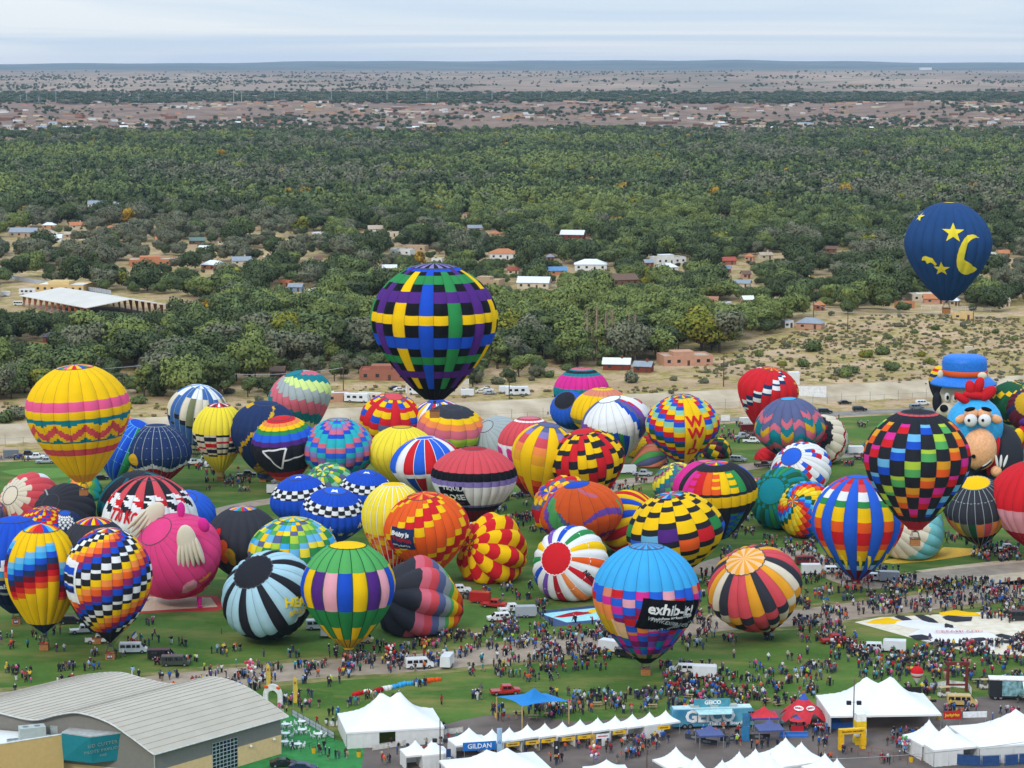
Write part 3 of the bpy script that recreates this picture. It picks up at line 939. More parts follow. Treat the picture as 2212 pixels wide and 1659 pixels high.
def lane(pts, wd, label):
    P = [gph(x, y) for x, y in pts]
    v, f = [], []
    for i in range(len(P) - 1):
        for u in (0, .25, .5, .75):
            p = P[i].lerp(P[i + 1], u)
            d_ = (P[i + 1] - P[i]).normalized()
            q = Vector((-d_.y, d_.x, 0)) * wd / 2
            for s in (-1, 1):
                v.append((p.x + s * q.x, p.y + s * q.y, hz(p.x + s * q.x, p.y + s * q.y) + .12))
            xd_, yd_ = px(p)
            CLEAR.append((xd_, yd_ + 1, 26, 6))
    f = [(2 * i, 2 * i + 1, 2 * i + 3, 2 * i + 2) for i in range(len(v) // 2 - 1)]
    tag(link('lane', mesh('lane', v, f, [mat('dirt_lane', 'A08A6E', rough=.95, c2='8C7458', scale=.2)])), label, kind='structure')
lane([(0, 524), (70, 531), (150, 541), (260, 550), (380, 566), (470, 578)], 9, 'pale dirt lane through the left village')
lane([(330, 662), (420, 668), (520, 676)], 16, 'sandy yard right of the riding arena')
lane([(500, 552), (600, 556), (700, 566), (790, 590)], 7, 'dirt road winding past the paddock')
lane([(640, 648), (700, 656), (760, 668)], 14, 'reddish bare field left of the purple balloon')
lane([(1560, 668), (1640, 672), (1720, 680)], 6, 'grey road in the right hand trees')
lane([(1990, 676), (2080, 682), (2212, 692)], 8, 'dirt yard below the moon balloon')
def tree_ok(xd, yd):
    lim = np.interp(xd, [0, 100, 350, 560, 640, 760, 900, 1010, 1110, 1290, 1420, 1560, 1640, 1800, 1900, 2212], [878, 872, 866, 862, 850, 822, 815, 838, 822, 800, 776, 762, 738, 712, 702, 694])
    if yd > lim:
        return False
    for cx, cy, rx, ry in CLEAR:
        if ((xd - cx) / rx) ** 2 + ((yd - cy) / ry) ** 2 < 1:
            return False
    return True
HOUSES.append((O.x + 4, O.y + 14, 46, 30, 210, 670))
HA = np.array([(h[0], h[1], h[2], h[3]) for h in HOUSES])
pts = []
Yv = 790.0
while Yv < 3950:
    sp = 9.6 if Yv < 1500 else (10.4 if Yv < 2400 else 11.8)
    half = Yv * .225 + 20
    Xv = -half + random.uniform(0, sp)
    while Xv < half:
        X, Y = Xv + random.uniform(-.42, .42) * sp, Yv + random.uniform(-.45, .45) * sp
        z = 4 if Y < 3650 else hz(X, Y)
        xd, yd = px((X, Y, z))
        ok = tree_ok(xd, yd)
        if ok:
            # thinner in the village, dense in the river woods
            dens = 1.0
            if yd > 480 and xd < 560 and yd < 640:
                dens = .62
            elif 500 < yd < 620:
                dens = .72
            elif yd > 640 and xd > 1560:
                dens = .75
            edge = 3560 + 260 * math.sin(X * .0045 + 1) + 170 * math.sin(X * .013) + 90 * math.sin(X * .031 + 2)
            if Y > edge:
                dens = .12 + .5 * (math.sin(X * .02 + Y * .017) > .6)
            gap = math.sin(X * .021 + Y * .013) * math.sin(X * .013 - Y * .009 + 2)
            if yd < 500 and gap > .88:
                dens = .3
            gy = HA[:, 1] - HA[:, 3] - Y
            inl = np.abs(HA[:, 0] - X) < HA[:, 2] + 2
            if ((gy < 8) & (gy > -2 * HA[:, 3]) & (np.abs(HA[:, 0] - X) < HA[:, 2] + 2)).any():
                ok = False
            hl = 99.0
            hid = inl & (gy >= 8) & (gy < 150)
            if hid.any():
                hl = float((gy[hid] * 112 / Y).min() + 1.2)
                if hl < 2.6:
                    ok = False
            if ok and random.random() < dens:
                pts.append((X, Y, z, xd, yd, hl))
        Xv += sp
    Yv += sp
pts = np.array(pts)
keep = rng.random(len(pts)) < 1
pts = pts[np.argsort(pts[:, 1])]
inview = (pts[:, 3] > -20) & (pts[:, 3] < 2232)
near_i = np.where(inview)[0][:292]
is_near = np.zeros(len(pts), bool)
is_near[near_i] = True
SIZEW = [(8.5, 'small'), (12, 'medium'), (15, 'tall'), (99, 'towering')]
COLS = ['dark green', 'mid green', 'grey green', 'bright green', 'yellowing', 'golden']
def nearest_mark(p, marks=None):
    ms = marks or LANDMARKS
    d = [((m[1].x - p[0]) ** 2 + (m[1].y - p[1]) ** 2) for m in ms]
    i = int(np.argmin(d))
    return ms[i][0], ms[i][1], math.sqrt(d[i])
def rel(p, q):
    dx, dy = p[0] - q.x, p[1] - q.y
    if abs(dx) > abs(dy):
        return 'right of' if dx > 0 else 'left of'
    return 'behind' if dy > 0 else 'in front of'
SHAPEW = {'round': 'round crowned', 'spread': 'broad spreading', 'tall': 'narrow upright'}
LAB = {}
def uniq(lb):
    LAB[lb] = LAB.get(lb, 0) + 1
    return lb
def short(lb):
    w_ = lb.split()
    if w_[0] not in ('the',):
        lb = 'the ' + lb
    return ' '.join(lb.split()[:6])
def plant_tree(X, Y, z, h, ck, pi, group, shape=None):
    kind, cm, tm, ph, pr = PROTO[pi]
    s = h / ph
    near, q, _ = nearest_mark((X, Y))
    size = next(w for lim, w in SIZEW if h < lim)
    e = empty('tree', (X, Y, z - .1), uniq('%s %s %s tree %s %s' % (size, SHAPEW[kind], ck, rel((X, Y), q), short(near))), 'tree', group, random.uniform(0, 6.28))
    e.scale = (s * random.uniform(.9, 1.2), s * random.uniform(.9, 1.2), s)
    link('trunk', tm, e)
    c = link('crown', cm, e)
    c.material_slots[0].link = 'OBJECT'
    c.material_slots[0].material = LEAF[ck]
    return e
def tree_h(yd):
    return random.choice([7, 8.5, 10, 12, 14, 16, 18.5])
for i in near_i:
    X, Y, z, xd, yd, hl = pts[i]
    patch = math.sin(X * .03 + 1) + math.sin(Y * .025 + X * .01)
    ck = random.choices(COLS, [6, 5, 3, 1.5 + 2.5 * (patch > .6), .8, .25])[0]
    h = tree_h(yd)
    if yd > 800 and xd > 560:
        h = random.uniform(5, 9)
    h = min(h, hl)
    plant_tree(X, Y, hz(X, Y), h, ck, random.randrange(6), 'trees in the near groves')
fp = pts[~is_near]
patch = np.sin(fp[:, 0] * .011 + 1) + np.sin(fp[:, 1] * .008 + fp[:, 0] * .004) + rng.normal(size=len(fp)) * .6
colr = np.where(patch > 1.15, 3, np.where(patch > .25, 1, np.where(patch > -1.0, 0, 2)))
rnd = rng.random(len(fp))
colr = np.where(rnd < .16, rng.integers(0, 4, len(fp)), colr)
pick = rng.integers(0, 4, len(fp)) * 4 + colr
pick = np.where(rng.random(len(fp)) < .022, 16 + (rng.random(len(fp)) < .35), pick)
pick = np.where((fp[:, 1] < 1750) & (pick < 16), pick + 18, pick)
sc = np.minimum(rng.choice([.65, .8, .95, 1.1, 1.3, 1.55], len(fp)) * np.where(fp[:, 1] > 3600, .75, 1), fp[:, 5] / 10)
fz = np.array([hz(a, b) for a, b in fp[:, :2]])
scatter_object('woodland', np.stack([fp[:, 0], fp[:, 1], fz - .3], 1), pick, sc, sc * rng.uniform(.85, 1.2, len(fp)), FARCOL, 'dense green river woodland filling the valley floor', 'woodland')
# far town: trees of the mesa, as one mass, and houses
tp, ti = [], []
for k in range(22000):
    Y = math.exp(random.uniform(math.log(3750), math.log(15500)))
    X = random.uniform(-.235, .235) * Y
    d = 0
    kx = X / Y
    if 3700 < Y < 5300:
        d = .10 + .7 * (math.sin(X * .006 + 1) * math.sin(Y * .004) + .4 * math.sin(X * .017 + Y * .01) > .3) + .6 * (Y < 4050 + 150 * math.sin(X * .01))
        if -.235 < kx < -.12 and Y > 4700:
            d *= .3
    elif 5300 < Y < 5750:
        d = .08 if kx > -.1 else .15
    elif 5750 < Y < 7600:
        d = 1.0
    elif 7600 < Y < 12200:
        cl = math.sin(X * .0042 + 3) * math.sin(Y * .0031) + .5 * math.sin(X * .011 - Y * .006)
        d = (.8 if cl > .1 else .08) if kx < -.02 else (.7 if cl > .55 else .04)
    else:
        d = .2 if (-.1 < kx < .1 and 12500 < Y < 14500) else .05
    if random.random() < d:
        tp.append((X, Y, hz(X, Y) - .3))
tp = np.array(tp)
n = len(tp)
sc = rng.uniform(.35, .95, n) * np.where(tp[:, 1] > 5700, 1.25, 1.0)
scatter_object('mesa_trees', tp, rng.integers(0, 4, n) * 4 + np.where(rng.random(n) < .8, 0, 2), sc * np.where(tp[:, 1] > 7600, 1.1, np.where(tp[:, 1] > 5700, 2.2, 1.25)), sc, FARCOL, 'dark scattered trees of the far town on the mesa', 'trees')
FH = []
for k in range(5200):
    Y = math.exp(random.uniform(math.log(3900), math.log(13500)))
    X = random.uniform(-.23, .23) * Y
    kx = X / Y
    if Y < 5300:
        d = .55 if math.sin(X * .0045 + 2) * math.sin(Y * .0052 + 1) > -.1 else .12
        if kx < -.15 and Y > 4700:
            d = .1
    elif Y < 5900:
        d = .6 if kx > -.14 else .2
    elif Y < 9000:
        d = .5
    else:
        d = .5 if kx < .03 else (.28 if Y < 11500 else .12)
    if random.random() < d:
        FH.append((X, Y))
FH.sort(key=lambda q: q[1])
FH = FH[:1150]
wk = ['tan', 'cream', 'white', 'brown', 'pink stucco', 'brown', 'tan']
rk = ['white', 'tan', 'brown', 'grey', 'red', 'white', 'orange tile']
rest = MB()
restm = [wm(k) for k in wk] + [rm(k) for k in ('white', 'tan', 'brown', 'grey', 'red', 'orange tile')]
rn = ['white', 'tan', 'brown', 'grey', 'brown', 'brown']
zone = lambda kx: ['at the far left', 'on the left', 'in the middle', 'on the right', 'at the far right'][min(4, max(0, int((kx + .2212) / .4424 * 5)))]
for i, (X, Y) in enumerate(FH):
    w, d, h = random.uniform(9, 18), random.uniform(8, 11), random.uniform(2.6, 4)
    if random.random() < .05:
        w, d, h = w * 2.2, d * 1.6, h * 1.4
    z = hz(X, Y)
    a, ro = random.randrange(len(wk)), random.randrange(len(rn))
    tz = random.uniform(-.5, .5)
    gab = random.random() < .45
    if i < 190:
        lb = '%s %s %s house on brown hillside %s' % (random.choice(['long', 'square', 'wide']) if w > 13 else 'small', 'gabled' if gab else 'flat roofed', wk[a], zone(X / Y))
        lb += ' near its foot' if Y < 4250 else (' half way up' if Y < 4800 else ' near its crest')
        e = empty('house', (X, Y, z - .1), uniq(lb), 'house', 'far houses on the brown hillside', tz)
        MB().box(-w / 2, -d / 2, -2, w / 2, d / 2, h).build('wall', wm(wk[a]), e)
        r = MB()
        if gab:
            r.prism([(-d / 2 - .5, h + .01), (d / 2 + .5, h + .01), (0, h + 2.2)], -w / 2 - .4, w / 2 + .4, M=Matrix.Rotation(math.pi / 2, 4, 'Z'))
        else:
            r.box(-w / 2 - .2, -d / 2 - .2, h + .01, w / 2 + .2, d / 2 + .2, h + .5)
        r.build('roof', rm(rn[ro]), e)
        for q in range(2):
            MB().box(-w * .32 + q * w * .4, -d / 2 - .05, 1, -w * .32 + q * w * .4 + 2.2, -d / 2 + .02, 2.3).build('window', WINDOW, e)
    else:
        M = Matrix.Translation((X, Y, z)) @ Matrix.Rotation(tz, 4, 'Z')
        rest.box(-w / 2, -d / 2, -2, w / 2, d / 2, h, a, M)
        rest.box(-w / 2 - .2, -d / 2 - .2, h + .01, w / 2 + .2, d / 2 + .2, h + .5, len(wk) + ro, M)
tag(rest.build('far_town', restm), 'countless pale houses of the distant town on the mesa', 'town', kind='stuff')
# white water tanks and big sheds on the far slope
for x, y, w, hh, lb in ((2000, 151, 26, 5, 'white water tank high on the right skyline'), (1846, 187, 38, 7, 'long pale school building on the red bluff'), (2190, 208, 24, 8, 'dark block of flats at the far right edge')):
    c = gph(x, y)
    k = depth(c) / F
    e = empty('hall', c, lb, 'building')
    MB().box(-w * k / 2, 0, -3, w * k / 2, w * k * .4, hh * k).build('wall', wm('white' if 'white' in lb else 'tan' if 'pale' in lb else 'brown'), e)
    MB().box(-w * k / 2 - 1, -1, hh * k + .02, w * k / 2 + 1, w * k * .4 + 1, hh * k + .8).build('roof', rm('white' if 'dark' not in lb else 'dark grey'), e)
# floodlight masts and pylons on the mesa edge
for im, (x, y0, y1) in enumerate(((45, 217, 202), (58, 218, 196), (84, 219, 203), (121, 219, 190), (300, 219, 200), (505, 220, 181), (522, 218, 193), (593, 215, 190), (716, 216, 195), (836, 215, 189), (922, 213, 190), (945, 213, 188), (1063, 215, 192), (1170, 212, 196))):
    c = gph(x, y0 + 4)
    k = depth(c) / F
    m = MB()
    m.tube((0, 0, -2), (0, 0, (y0 - y1) * k), .9, .5, 6)
    m.box(-3, -.6, (y0 - y1) * k * .96, 3, .6, (y0 - y1) * k)
    tag(m.build('floodlight_mast', mat('mast_steel', 'A9B0B4', rough=.5), None, c), 'tall slim steel mast on the mesa edge, number %s from the left' % 'one two three four five six seven eight nine ten eleven twelve thirteen fourteen'.split()[im], 'mast', 'steel masts on the mesa')
# shrubs on the sandy slope
def plant_shrub(xd, yd, s, ck, lb, grp):
    c = gph(xd, yd)
    cm, tm = SHRUB[random.randrange(3)]
    e = empty('shrub', (c.x, c.y, c.z - .05), uniq(lb), 'shrub', grp, random.uniform(0, 6.28))
    e.scale = (s * random.uniform(.9, 1.2), s * random.uniform(.9, 1.2), s)
    link('trunk', tm, e)
    o = link('crown', cm, e)
    o.material_slots[0].link = 'OBJECT'
    o.material_slots[0].material = LEAF[ck]
SH = [(1755, 758, 3.6), (1735, 792, 2.6), (1870, 772, 2.6), (1905, 766, 2.9), (1927, 800, 2.9), (1815, 812, 2.6), (1838, 806, 2.6), (1826, 815, 3.0), (1990, 770, 1.9), (2045, 742, 1.7), (1918, 732, 1.6), (1865, 742, 1.4), (2010, 786, 1.9), (1975, 720, 1.5), (2150, 720, 1.6), (2190, 735, 1.6), (2100, 765, 1.5), (1600, 785, 1.8), (1565, 792, 1.5), (1520, 828, 1.6), (1455, 822, 1.4), (1365, 826, 3.4), (1300, 790, 1.8), (1225, 800, 2.4), (1185, 815, 2.2), (1160, 812, 2.0), (1105, 826, 2.0), (1075, 830, 2.4), (1030, 826, 2.2), (340, 855, 3.0), (300, 872, 2.6), (495, 850, 1.8), (150, 885, 1.8), (40, 905, 3.6), (10, 912, 3.4), (1148, 822, 1.4), (1450, 850, 1.2), (1640, 770, 2.2), (1700, 750, 1.8), (2080, 705, 1.6), (2020, 712, 1.7), (1940, 706, 1.6), (1790, 735, 1.6), (1690, 790, 1.6), (560, 868, 1.8), (470, 872, 1.3), (980, 850, 1.1)]
for x, y, s in SH:
    ck = random.choice(['mid green', 'bright green', 'grey green', 'mid green', 'yellowing'])
    side = 'on the sandy slope above the red chequered balloon' if 1560 < x < 1860 else 'on the sandy slope below the moon balloon' if x >= 1860 else 'on the bare slope in front of the woods' if x > 1000 else 'on the dry verge behind the yellow balloon' if x < 560 else 'by the adobe houses'
    plant_shrub(x, y, s, ck, '%s %s shrub %s' % ('large' if s > 2.5 else 'medium' if s > 1.7 else 'small', ck, side), 'shrubs on the dry slope')
sp, si = [], []
for k in range(4200):
    xd, yd = random.uniform(1500, 2230), random.uniform(690, 825)
    if yd < np.interp(xd, [1500, 1640, 1800, 1900, 2212], [790, 745, 718, 706, 698]) or random.random() > .35 + .4 * (yd < 760):
        continue
    c = gp(xd, yd, 4)
    sp.append((c.x, c.y, hz(c.x, c.y)))
for k in range(260):
    xd = random.uniform(0, 1500)
    yd = random.uniform(*((868, 905) if xd < 640 else (835, 862)))
    c = gp(xd, yd, 4)
    if c.y > L(c.x) + 18:
        sp.append((c.x, c.y, hz(c.x, c.y)))
SCOL = bpy.data.collections.new('scrub_sources')
for i, lk in enumerate(('grey green', 'yellowing', 'mid green')):
    v, f = leaf_cloud([(0, 0, .3, .55, .55, .35), (.3, .1, .3, .4, .4, .3)], 90, .16)
    SCOL.objects.link(bpy.data.objects.new('scrub_source_%d' % i, np_mesh('scrub_source', v, f, [[LEAF['grey green'], mat('dry_brush', '8A7A50', rough=.95), LEAF['mid green']][i]])))
n = len(sp)
sc = rng.uniform(.5, 1.9, n)
scatter_object('scrub', np.array(sp), rng.choice(3, n, p=[.35, .5, .15]), sc, sc * .8, SCOL, 'low dry scrub dotted over the sandy slope', 'scrub')
# row of bare poplar snags
for i, (x, y0, y1) in enumerate(((1268, 740, 665), (1288, 735, 662), (1308, 742, 672), (1322, 738, 668), (1358, 742, 674), (1371, 748, 676), (1260, 748, 708), (1278, 748, 706))):
    c = gph(x, 779)
    k = depth(c) / F
    hh = (779 - y1) * k
    e = empty('bare_tree', c, uniq('%s pale bare poplar snag, %s from the left in the row' % ('short' if i > 5 else 'tall', ['first', 'second', 'third', 'fourth', 'fifth', 'last', 'outermost', 'second outermost'][i])), 'tree', 'bare poplars')
    m = MB()
    m.tube((0, 0, -.3), (0, 0, hh), .55, .12, 6)
    for q in range(10):
        a, z0 = random.uniform(0, 6.28), hh * random.uniform(.3, .85)
        m.tube((0, 0, z0), (.9 * math.cos(a), .9 * math.sin(a), z0 + hh * .16), .14, .04, 4)
    m.build('trunk', mat('bare_wood', 'A58C74', rough=.9), e)
    b = MB()
    for q in range(26):
        a, z0 = random.uniform(0, 6.28), hh * random.uniform(.35, .95)
        b.tube((.4 * math.cos(a), .4 * math.sin(a), z0), (1.1 * math.cos(a + .3), 1.1 * math.sin(a + .3), z0 + hh * .1), .08, .03, 4)
    b.build('twigs', mat('bare_twigs', '8F7A68', rough=.9), e)
# power poles and their lines
WOODP = mat('pole_wood', '5E4638', rough=.9)
pole_tops = []
for x, y0, y1, nm in ((1563, 835, 758, 'on the sandy slope left of the red chequered balloon'), (1757, 700, 650, 'left of the grey roofed bungalow'), (1831, 716, 672, 'right of the grey roofed bungalow'), (742, 862, 790, 'beside the red adobe house'), (335, 830, 783, 'above the yellow balloon on the right'), (213, 800, 758, 'above the yellow balloon in the grove'), (1707, 674, 642, 'by the lane in the right hand trees'), (1100, 862, 812, 'behind the parked trailers'), (2102, 700, 660, 'right of the moon balloon basket')):
    c = gph(x, y0)
    k = depth(c) / F
    m = MB()
    hh = (y0 - y1) * k
    m.tube((0, 0, -.3), (0, 0, hh), .2, .14, 6)
    m.box(-1.3, -.08, hh - .9, 1.3, .08, hh - .7)
    tag(m.build('power_pole', WOODP, None, c), 'brown wooden power pole ' + nm, 'pole', 'wooden power poles')
    pole_tops.append(c + Vector((0, 0, hh - .6)))
def cable(name, p, q, sag, r, m, label, cat, n=14, grp=None):
    b = MB()
    prev = Vector(p)
    for i in range(1, n + 1):
        u = i / n
        c = Vector(p).lerp(Vector(q), u) - Vector((0, 0, sag * 4 * u * (1 - u)))
        b.tube(prev, c, r, n=4)
        prev = c
    return tag(b.build(name, m), label, cat, grp)
CABLE = mat('power_line', 'B9BDBB', rough=.5)
cable('power_line', pole_tops[4], pole_tops[4] + Vector((-120, -25, -1)), 2.0, .07, CABLE, 'thin pale power line crossing behind the yellow balloon', 'cable')
cable('power_line', pole_tops[4], pole_tops[3], 3.0, .07, CABLE, 'thin pale power line running to the red adobe house', 'cable')
cable('power_line', pole_tops[2], pole_tops[1], 1.0, .07, CABLE, 'thin power line over the grey roofed bungalow', 'cable')
cable('power_line', pole_tops[2], pole_tops[2] + Vector((60, 30, -1)), 1.5, .07, CABLE, 'thin power line running right from the bungalow pole', 'cable')
# ------------------------------------------------------------------ hot air balloons
PAL = dict(y='F8C404', yl='F6DC3A', yd='D9A81E', go='EDA22A', o='EE5E1E', or_='F58B45', r='D32027', rd='B0202A', dr='7E1522', pk='EE5F8C', lp='EFA6B0', pp='E6457F', pd='CC1C55', hp='DE2F8E', mg='8E2763', pu='55297C',
           lv='8B7BB4', pv='7A4FA8', nb='24365E', mb='244878', st='4068A4', nv='1B2748', b='1E50C0', bb='2A62D0', lb='6FB6DC', sb='41A8DE', pb='AFD3DC', te='147F88', tq='2FAFB4', aq='7FC4C4', g='2F8A48', dg='1D5A38', lg='58A85A', li='B5CE40', ll='D6E68A',
           w='EEEBE6', cr='E2D3B8', bg='D0B894', gy='9AA09E', gs='A9B0AC', sl='5E6488', k='26262B', ch='37373D', bk='141417', br='6A3B2C', sa='E08566', ro='D84F55', rs='D86A78', ol='7C7E58', mr='6A2230', pe='F3C08F', pg='8FC6A0', tn='B79A5E')
def fab(k):
    return mat('nylon_' + k, PAL[k], rough=.7, var=.04, scale=.25, spec=.1, trans=.18, bump=.2, bscale=.7)
WICK = mat('wicker', 'B57A46', rough=.85, c2='8A5630', scale=6, bump=.4)
LEATHER = mat('basket_rim', '5E3A26', rough=.7)
STEEL = mat('burner_steel', '6E6E70', rough=.35, metal=.8)
ROPE = mat('cable_wire', '55514C', rough=.7)
def catmull(P, n):
    P = np.array(P, float)
    Q = np.vstack([2 * P[0] - P[1], P, 2 * P[-1] - P[-2]])
    outp = []
    for i in range(1, len(Q) - 2):
        for u in np.linspace(0, 1, 16, endpoint=False):
            p0, p1, p2, p3 = Q[i - 1], Q[i], Q[i + 1], Q[i + 2]
            outp.append(.5 * (2 * p1 + (p2 - p0) * u + (2 * p0 - 5 * p1 + 4 * p2 - p3) * u * u + (3 * p1 - p0 - 3 * p2 + p3) * u ** 3))
    outp.append(Q[-2])
    outp = np.array(outp)
    s = np.concatenate([[0], np.cumsum(np.linalg.norm(np.diff(outp, axis=0), axis=1))])
    t = np.linspace(0, s[-1], n + 1)
    return np.stack([np.interp(t, s, outp[:, 0]), np.interp(t, s, outp[:, 1])], 1), s[-1]
BALLOONS = []
class Env:
    pass
def basket_parts(e, c, s=1.0, num=None, wick=None):
    """wicker basket with leather rim, burner frame and its uprights; c is the middle of its floor, local to e"""
    c = Vector(c)
    a, h = .78 * s, 1.15 * s
    m = MB()
    for i in range(4):
        z0, z1 = h * i / 4, h * (i + 1) / 4
        k = a * (1 + .02 * (i % 2))
        m.box(c.x - k, c.y - k * .8, c.z + z0, c.x + k, c.y + k * .8, c.z + z1 - .02)
    bk = m.build('basket', wick or WICK, e)
    r = MB()
    for q in ((-1, -1, 1, -1), (1, -1, 1, 1), (1, 1, -1, 1), (-1, 1, -1, -1)):
        r.tube(c + Vector((q[0] * a, q[1] * a * .8, h)), c + Vector((q[2] * a, q[3] * a * .8, h)), .08 * s, n=6)
    r.build('rim', LEATHER, bk)
    f = MB()
    for q in ((-1, -1), (1, -1), (1, 1), (-1, 1)):
        f.tube(c + Vector((q[0] * a, q[1] * a * .8, h)), c + Vector((q[0] * a * .55, q[1] * a * .5, h + 1.15 * s)), .05 * s, n=5)
    fo = f.build('uprights', STEEL, e)
    b = MB().box(c.x - a * .55, c.y - a * .5, c.z + h + 1.12 * s, c.x + a * .55, c.y + a * .5, c.z + h + 1.2 * s)
    b.tube(c + Vector((0, 0, h + 1.1 * s)), c + Vector((0, 0, h + 1.6 * s)), .22 * s, .26 * s, 8)
    b.build('burner', STEEL, fo)
    if num:
        M = Matrix.Translation(c + Vector((0, -a * .8 - .05, h * .5)))
        MB().box(c.x - .5, c.y - a * .84 - .03, c.z + h * .2, c.x + .5, c.y - a * .84, c.z + h * .8).build('number_plate', mat('plate_navy', '2A2A50', rough=.6), bk)
        sign_text(num, .62, fab('w'), bk, Matrix.Translation(c + Vector((0, -a * .84 - .05, h * .5))))
    return c + Vector((0, 0, h + 1.2 * s)), a * .55
def B(label, cx, cy, w, yb, pat, G=24, lean=(0, 0), spin=0.0, bot=None, top=.86, mouth=.17, crown=None, vc=.11, basket=False, skirt=None, tapes=None, cplx=False, fly=None, dy=0.0,
      nu=None, nv=None, sc=None, wr=0.0, rings=None, num=None, mz=2.6, group='hot air balloons on the launch field', clampz=True, cable_col=None, egg=False, sx=1.0, ty=None):
    """one balloon. cx, cy: view point of the middle of its widest ring, w its width there; yb: the row of the ground under it."""
    Y0 = gp(cx, yb).y if fly is None else fly
    C = at(cx, cy, Y0)
    R = w / 2 * depth(C) / F
    if dy:
        C = at(cx, cy, Y0 + dy * R)
        R = w / 2 * depth(C) / F
    M = Matrix.Rotation(math.radians(lean[0]), 3, 'Y') @ Matrix.Rotation(math.radians(lean[1]), 3, 'X')
    ax = M @ Vector((0, 0, 1))
    if ty:
        top = (cy - ty) / (w / 2) * .965
    if bot is None:
        bot = max(.9, (C.z - mz) / R / max(.4, ax.z))
    low = [(.98, -.14 * bot), (.915, -.29 * bot), (.79, -.46 * bot), (.62, -.64 * bot), (.42, -.82 * bot)] if not egg else [(.995, -.16 * bot), (.955, -.33 * bot), (.875, -.5 * bot), (.755, -.67 * bot), (.61, -.84 * bot)]
    P, al = catmull([(0, top), (.16, .99 * top), (.36, .935 * top), (.57, .80 * top), (.76, .61 * top), (.91, .36 * top), (.985, .12 * top), (1, -.04 * bot), *(q for q in low), (mouth, -bot)], nv or 40)
    nv = nv or 40
    nu = nu or (4 if not cplx else 8)
    sc = sc if sc is not None else .40 * math.pi / G
    base = C - ax * (bot * R)
    o_ = Vector((base.x, base.y, 0 if fly is None else base.z - 3))
    e = empty('hot_air_balloon', o_, label, 'balloon', group)
    T = np.array(M)
    Cn = np.array(C)
    on = np.array(o_)
    seed = random.uniform(0, 100)
    prof_r, prof_z = P[:, 0], P[:, 1]
    def surf(phi, v, off=0.0, scal=True):
        """world points for arrays of angle (radians, 0 towards the camera) and v (0 crown .. 1 mouth)"""
        phi = np.asarray(phi, float)
        v = np.asarray(v, float)
        r = np.interp(v * nv, np.arange(nv + 1), prof_r)
        z = np.interp(v * nv, np.arange(nv + 1), prof_z)
        t = ((phi - spin) / (2 * math.pi) * G) % 1.0
        rr = r * (1 + (sc * 4 * t * (1 - t) if scal else sc) * np.minimum(1, r * 3)) + off / R
        rr = rr * (1 + .006 * np.abs(np.sin(v * 44)) * np.minimum(1, r * 2))       # cloth swelling between the horizontal tapes
        if wr:
            rr = rr * (1 + wr * np.sin(phi * 5 + seed + v * 9) * np.sin(v * 11 + seed * .7 + phi * 2))
        q = np.stack([rr * np.sin(phi) * sx, -rr * np.cos(phi), z + (off / R if False else 0)], -1) * R
        q = q @ T.T + Cn
        if clampz:
            lo = .06 + max(off, 0)
            zc_ = q[..., 2]
            q[..., 2] = np.where(zc_ < lo + .8, lo + .8 * np.exp(np.minimum((zc_ - lo - .8) / .8, 0)) - .0 + np.where(zc_ < lo, .0, 0), zc_)
        return q
    E = Env()
    E.e, E.surf, E.R, E.al, E.on, E.C, E.base, E.G, E.label = e, surf, R, al, on, C, base, G, label
    E.pr = lambda v: float(np.interp(v * nv, np.arange(nv + 1), prof_r))
    # panels
    vs = np.arange(nv + 1) / nv
    nvc = max(1, int(round(vc * nv)))
    ts = np.arange(nu + 1) / nu
    crv, crf, crm = [], [], {}
    rear_v, rear_f, rear_m, rear_mats = [], [], [], {}
    crown_f, crown_mi, crown_v, crown_mats = [], [], [], {}
    for k in range(G):
        ks = k if k < G / 2 else k - G
        ph = spin + (k + ts) / G * 2 * math.pi
        grid = surf(ph[None, :] + np.zeros((nv + 1, 1)), vs[:, None] + np.zeros((1, nu + 1))) - on     # nv+1, nu+1, 3
        # does it face the camera
        ctr = grid[nv // 4 : nv * 3 // 4 : 4, nu // 2] + on
        d1 = grid[nv // 4 + 1 : nv * 3 // 4 + 1 : 4, nu // 2] + on - ctr
        d2 = grid[nv // 4 : nv * 3 // 4 : 4, nu] + on - ctr
        nrm = np.cross(d1, d2)
        vw = np.array(EYE) - ctr
        facing = ((nrm * vw).sum(1) / (np.linalg.norm(nrm, axis=1) * np.linalg.norm(vw, axis=1) + 1e-9)).max() > -.12
        aa = math.degrees((ph[nu // 2] + math.pi) % (2 * math.pi) - math.pi)
        def colour(i, j=None):
            tt = .5 if j is None else (j + .5) / nu
            a_ = aa if j is None else math.degrees((spin + (k + tt) / G * 2 * math.pi + math.pi) % (2 * math.pi) - math.pi)
            return pat(ks, tt, (i + .5) / nv, a_)
        # crown vent
        cc = crown(ks) if callable(crown) else (crown or colour(0))
        b0 = len(crown_v)
        crown_v += [tuple(p) for p in grid[:nvc + 1].reshape(-1, 3)]
        mi = crown_mats.setdefault(cc, len(crown_mats))
        for i in range(nvc):
            for j in range(nu):
                a0 = b0 + i * (nu + 1) + j
                crown_f.append((a0, a0 + nu + 1, a0 + nu + 2, a0 + 1))
                crown_mi.append(mi)
        if not facing:
            b0 = len(rear_v)
            rear_v += [tuple(p) for p in grid[nvc:].reshape(-1, 3)]
            for i in range(nvc, nv):
                for j in range(nu):
                    a0 = b0 + (i - nvc) * (nu + 1) + j
                    rear_f.append((a0, a0 + nu + 1, a0 + nu + 2, a0 + 1))
                    rear_m.append(rear_mats.setdefault(colour(i, j if cplx else None), len(rear_mats)))
            continue
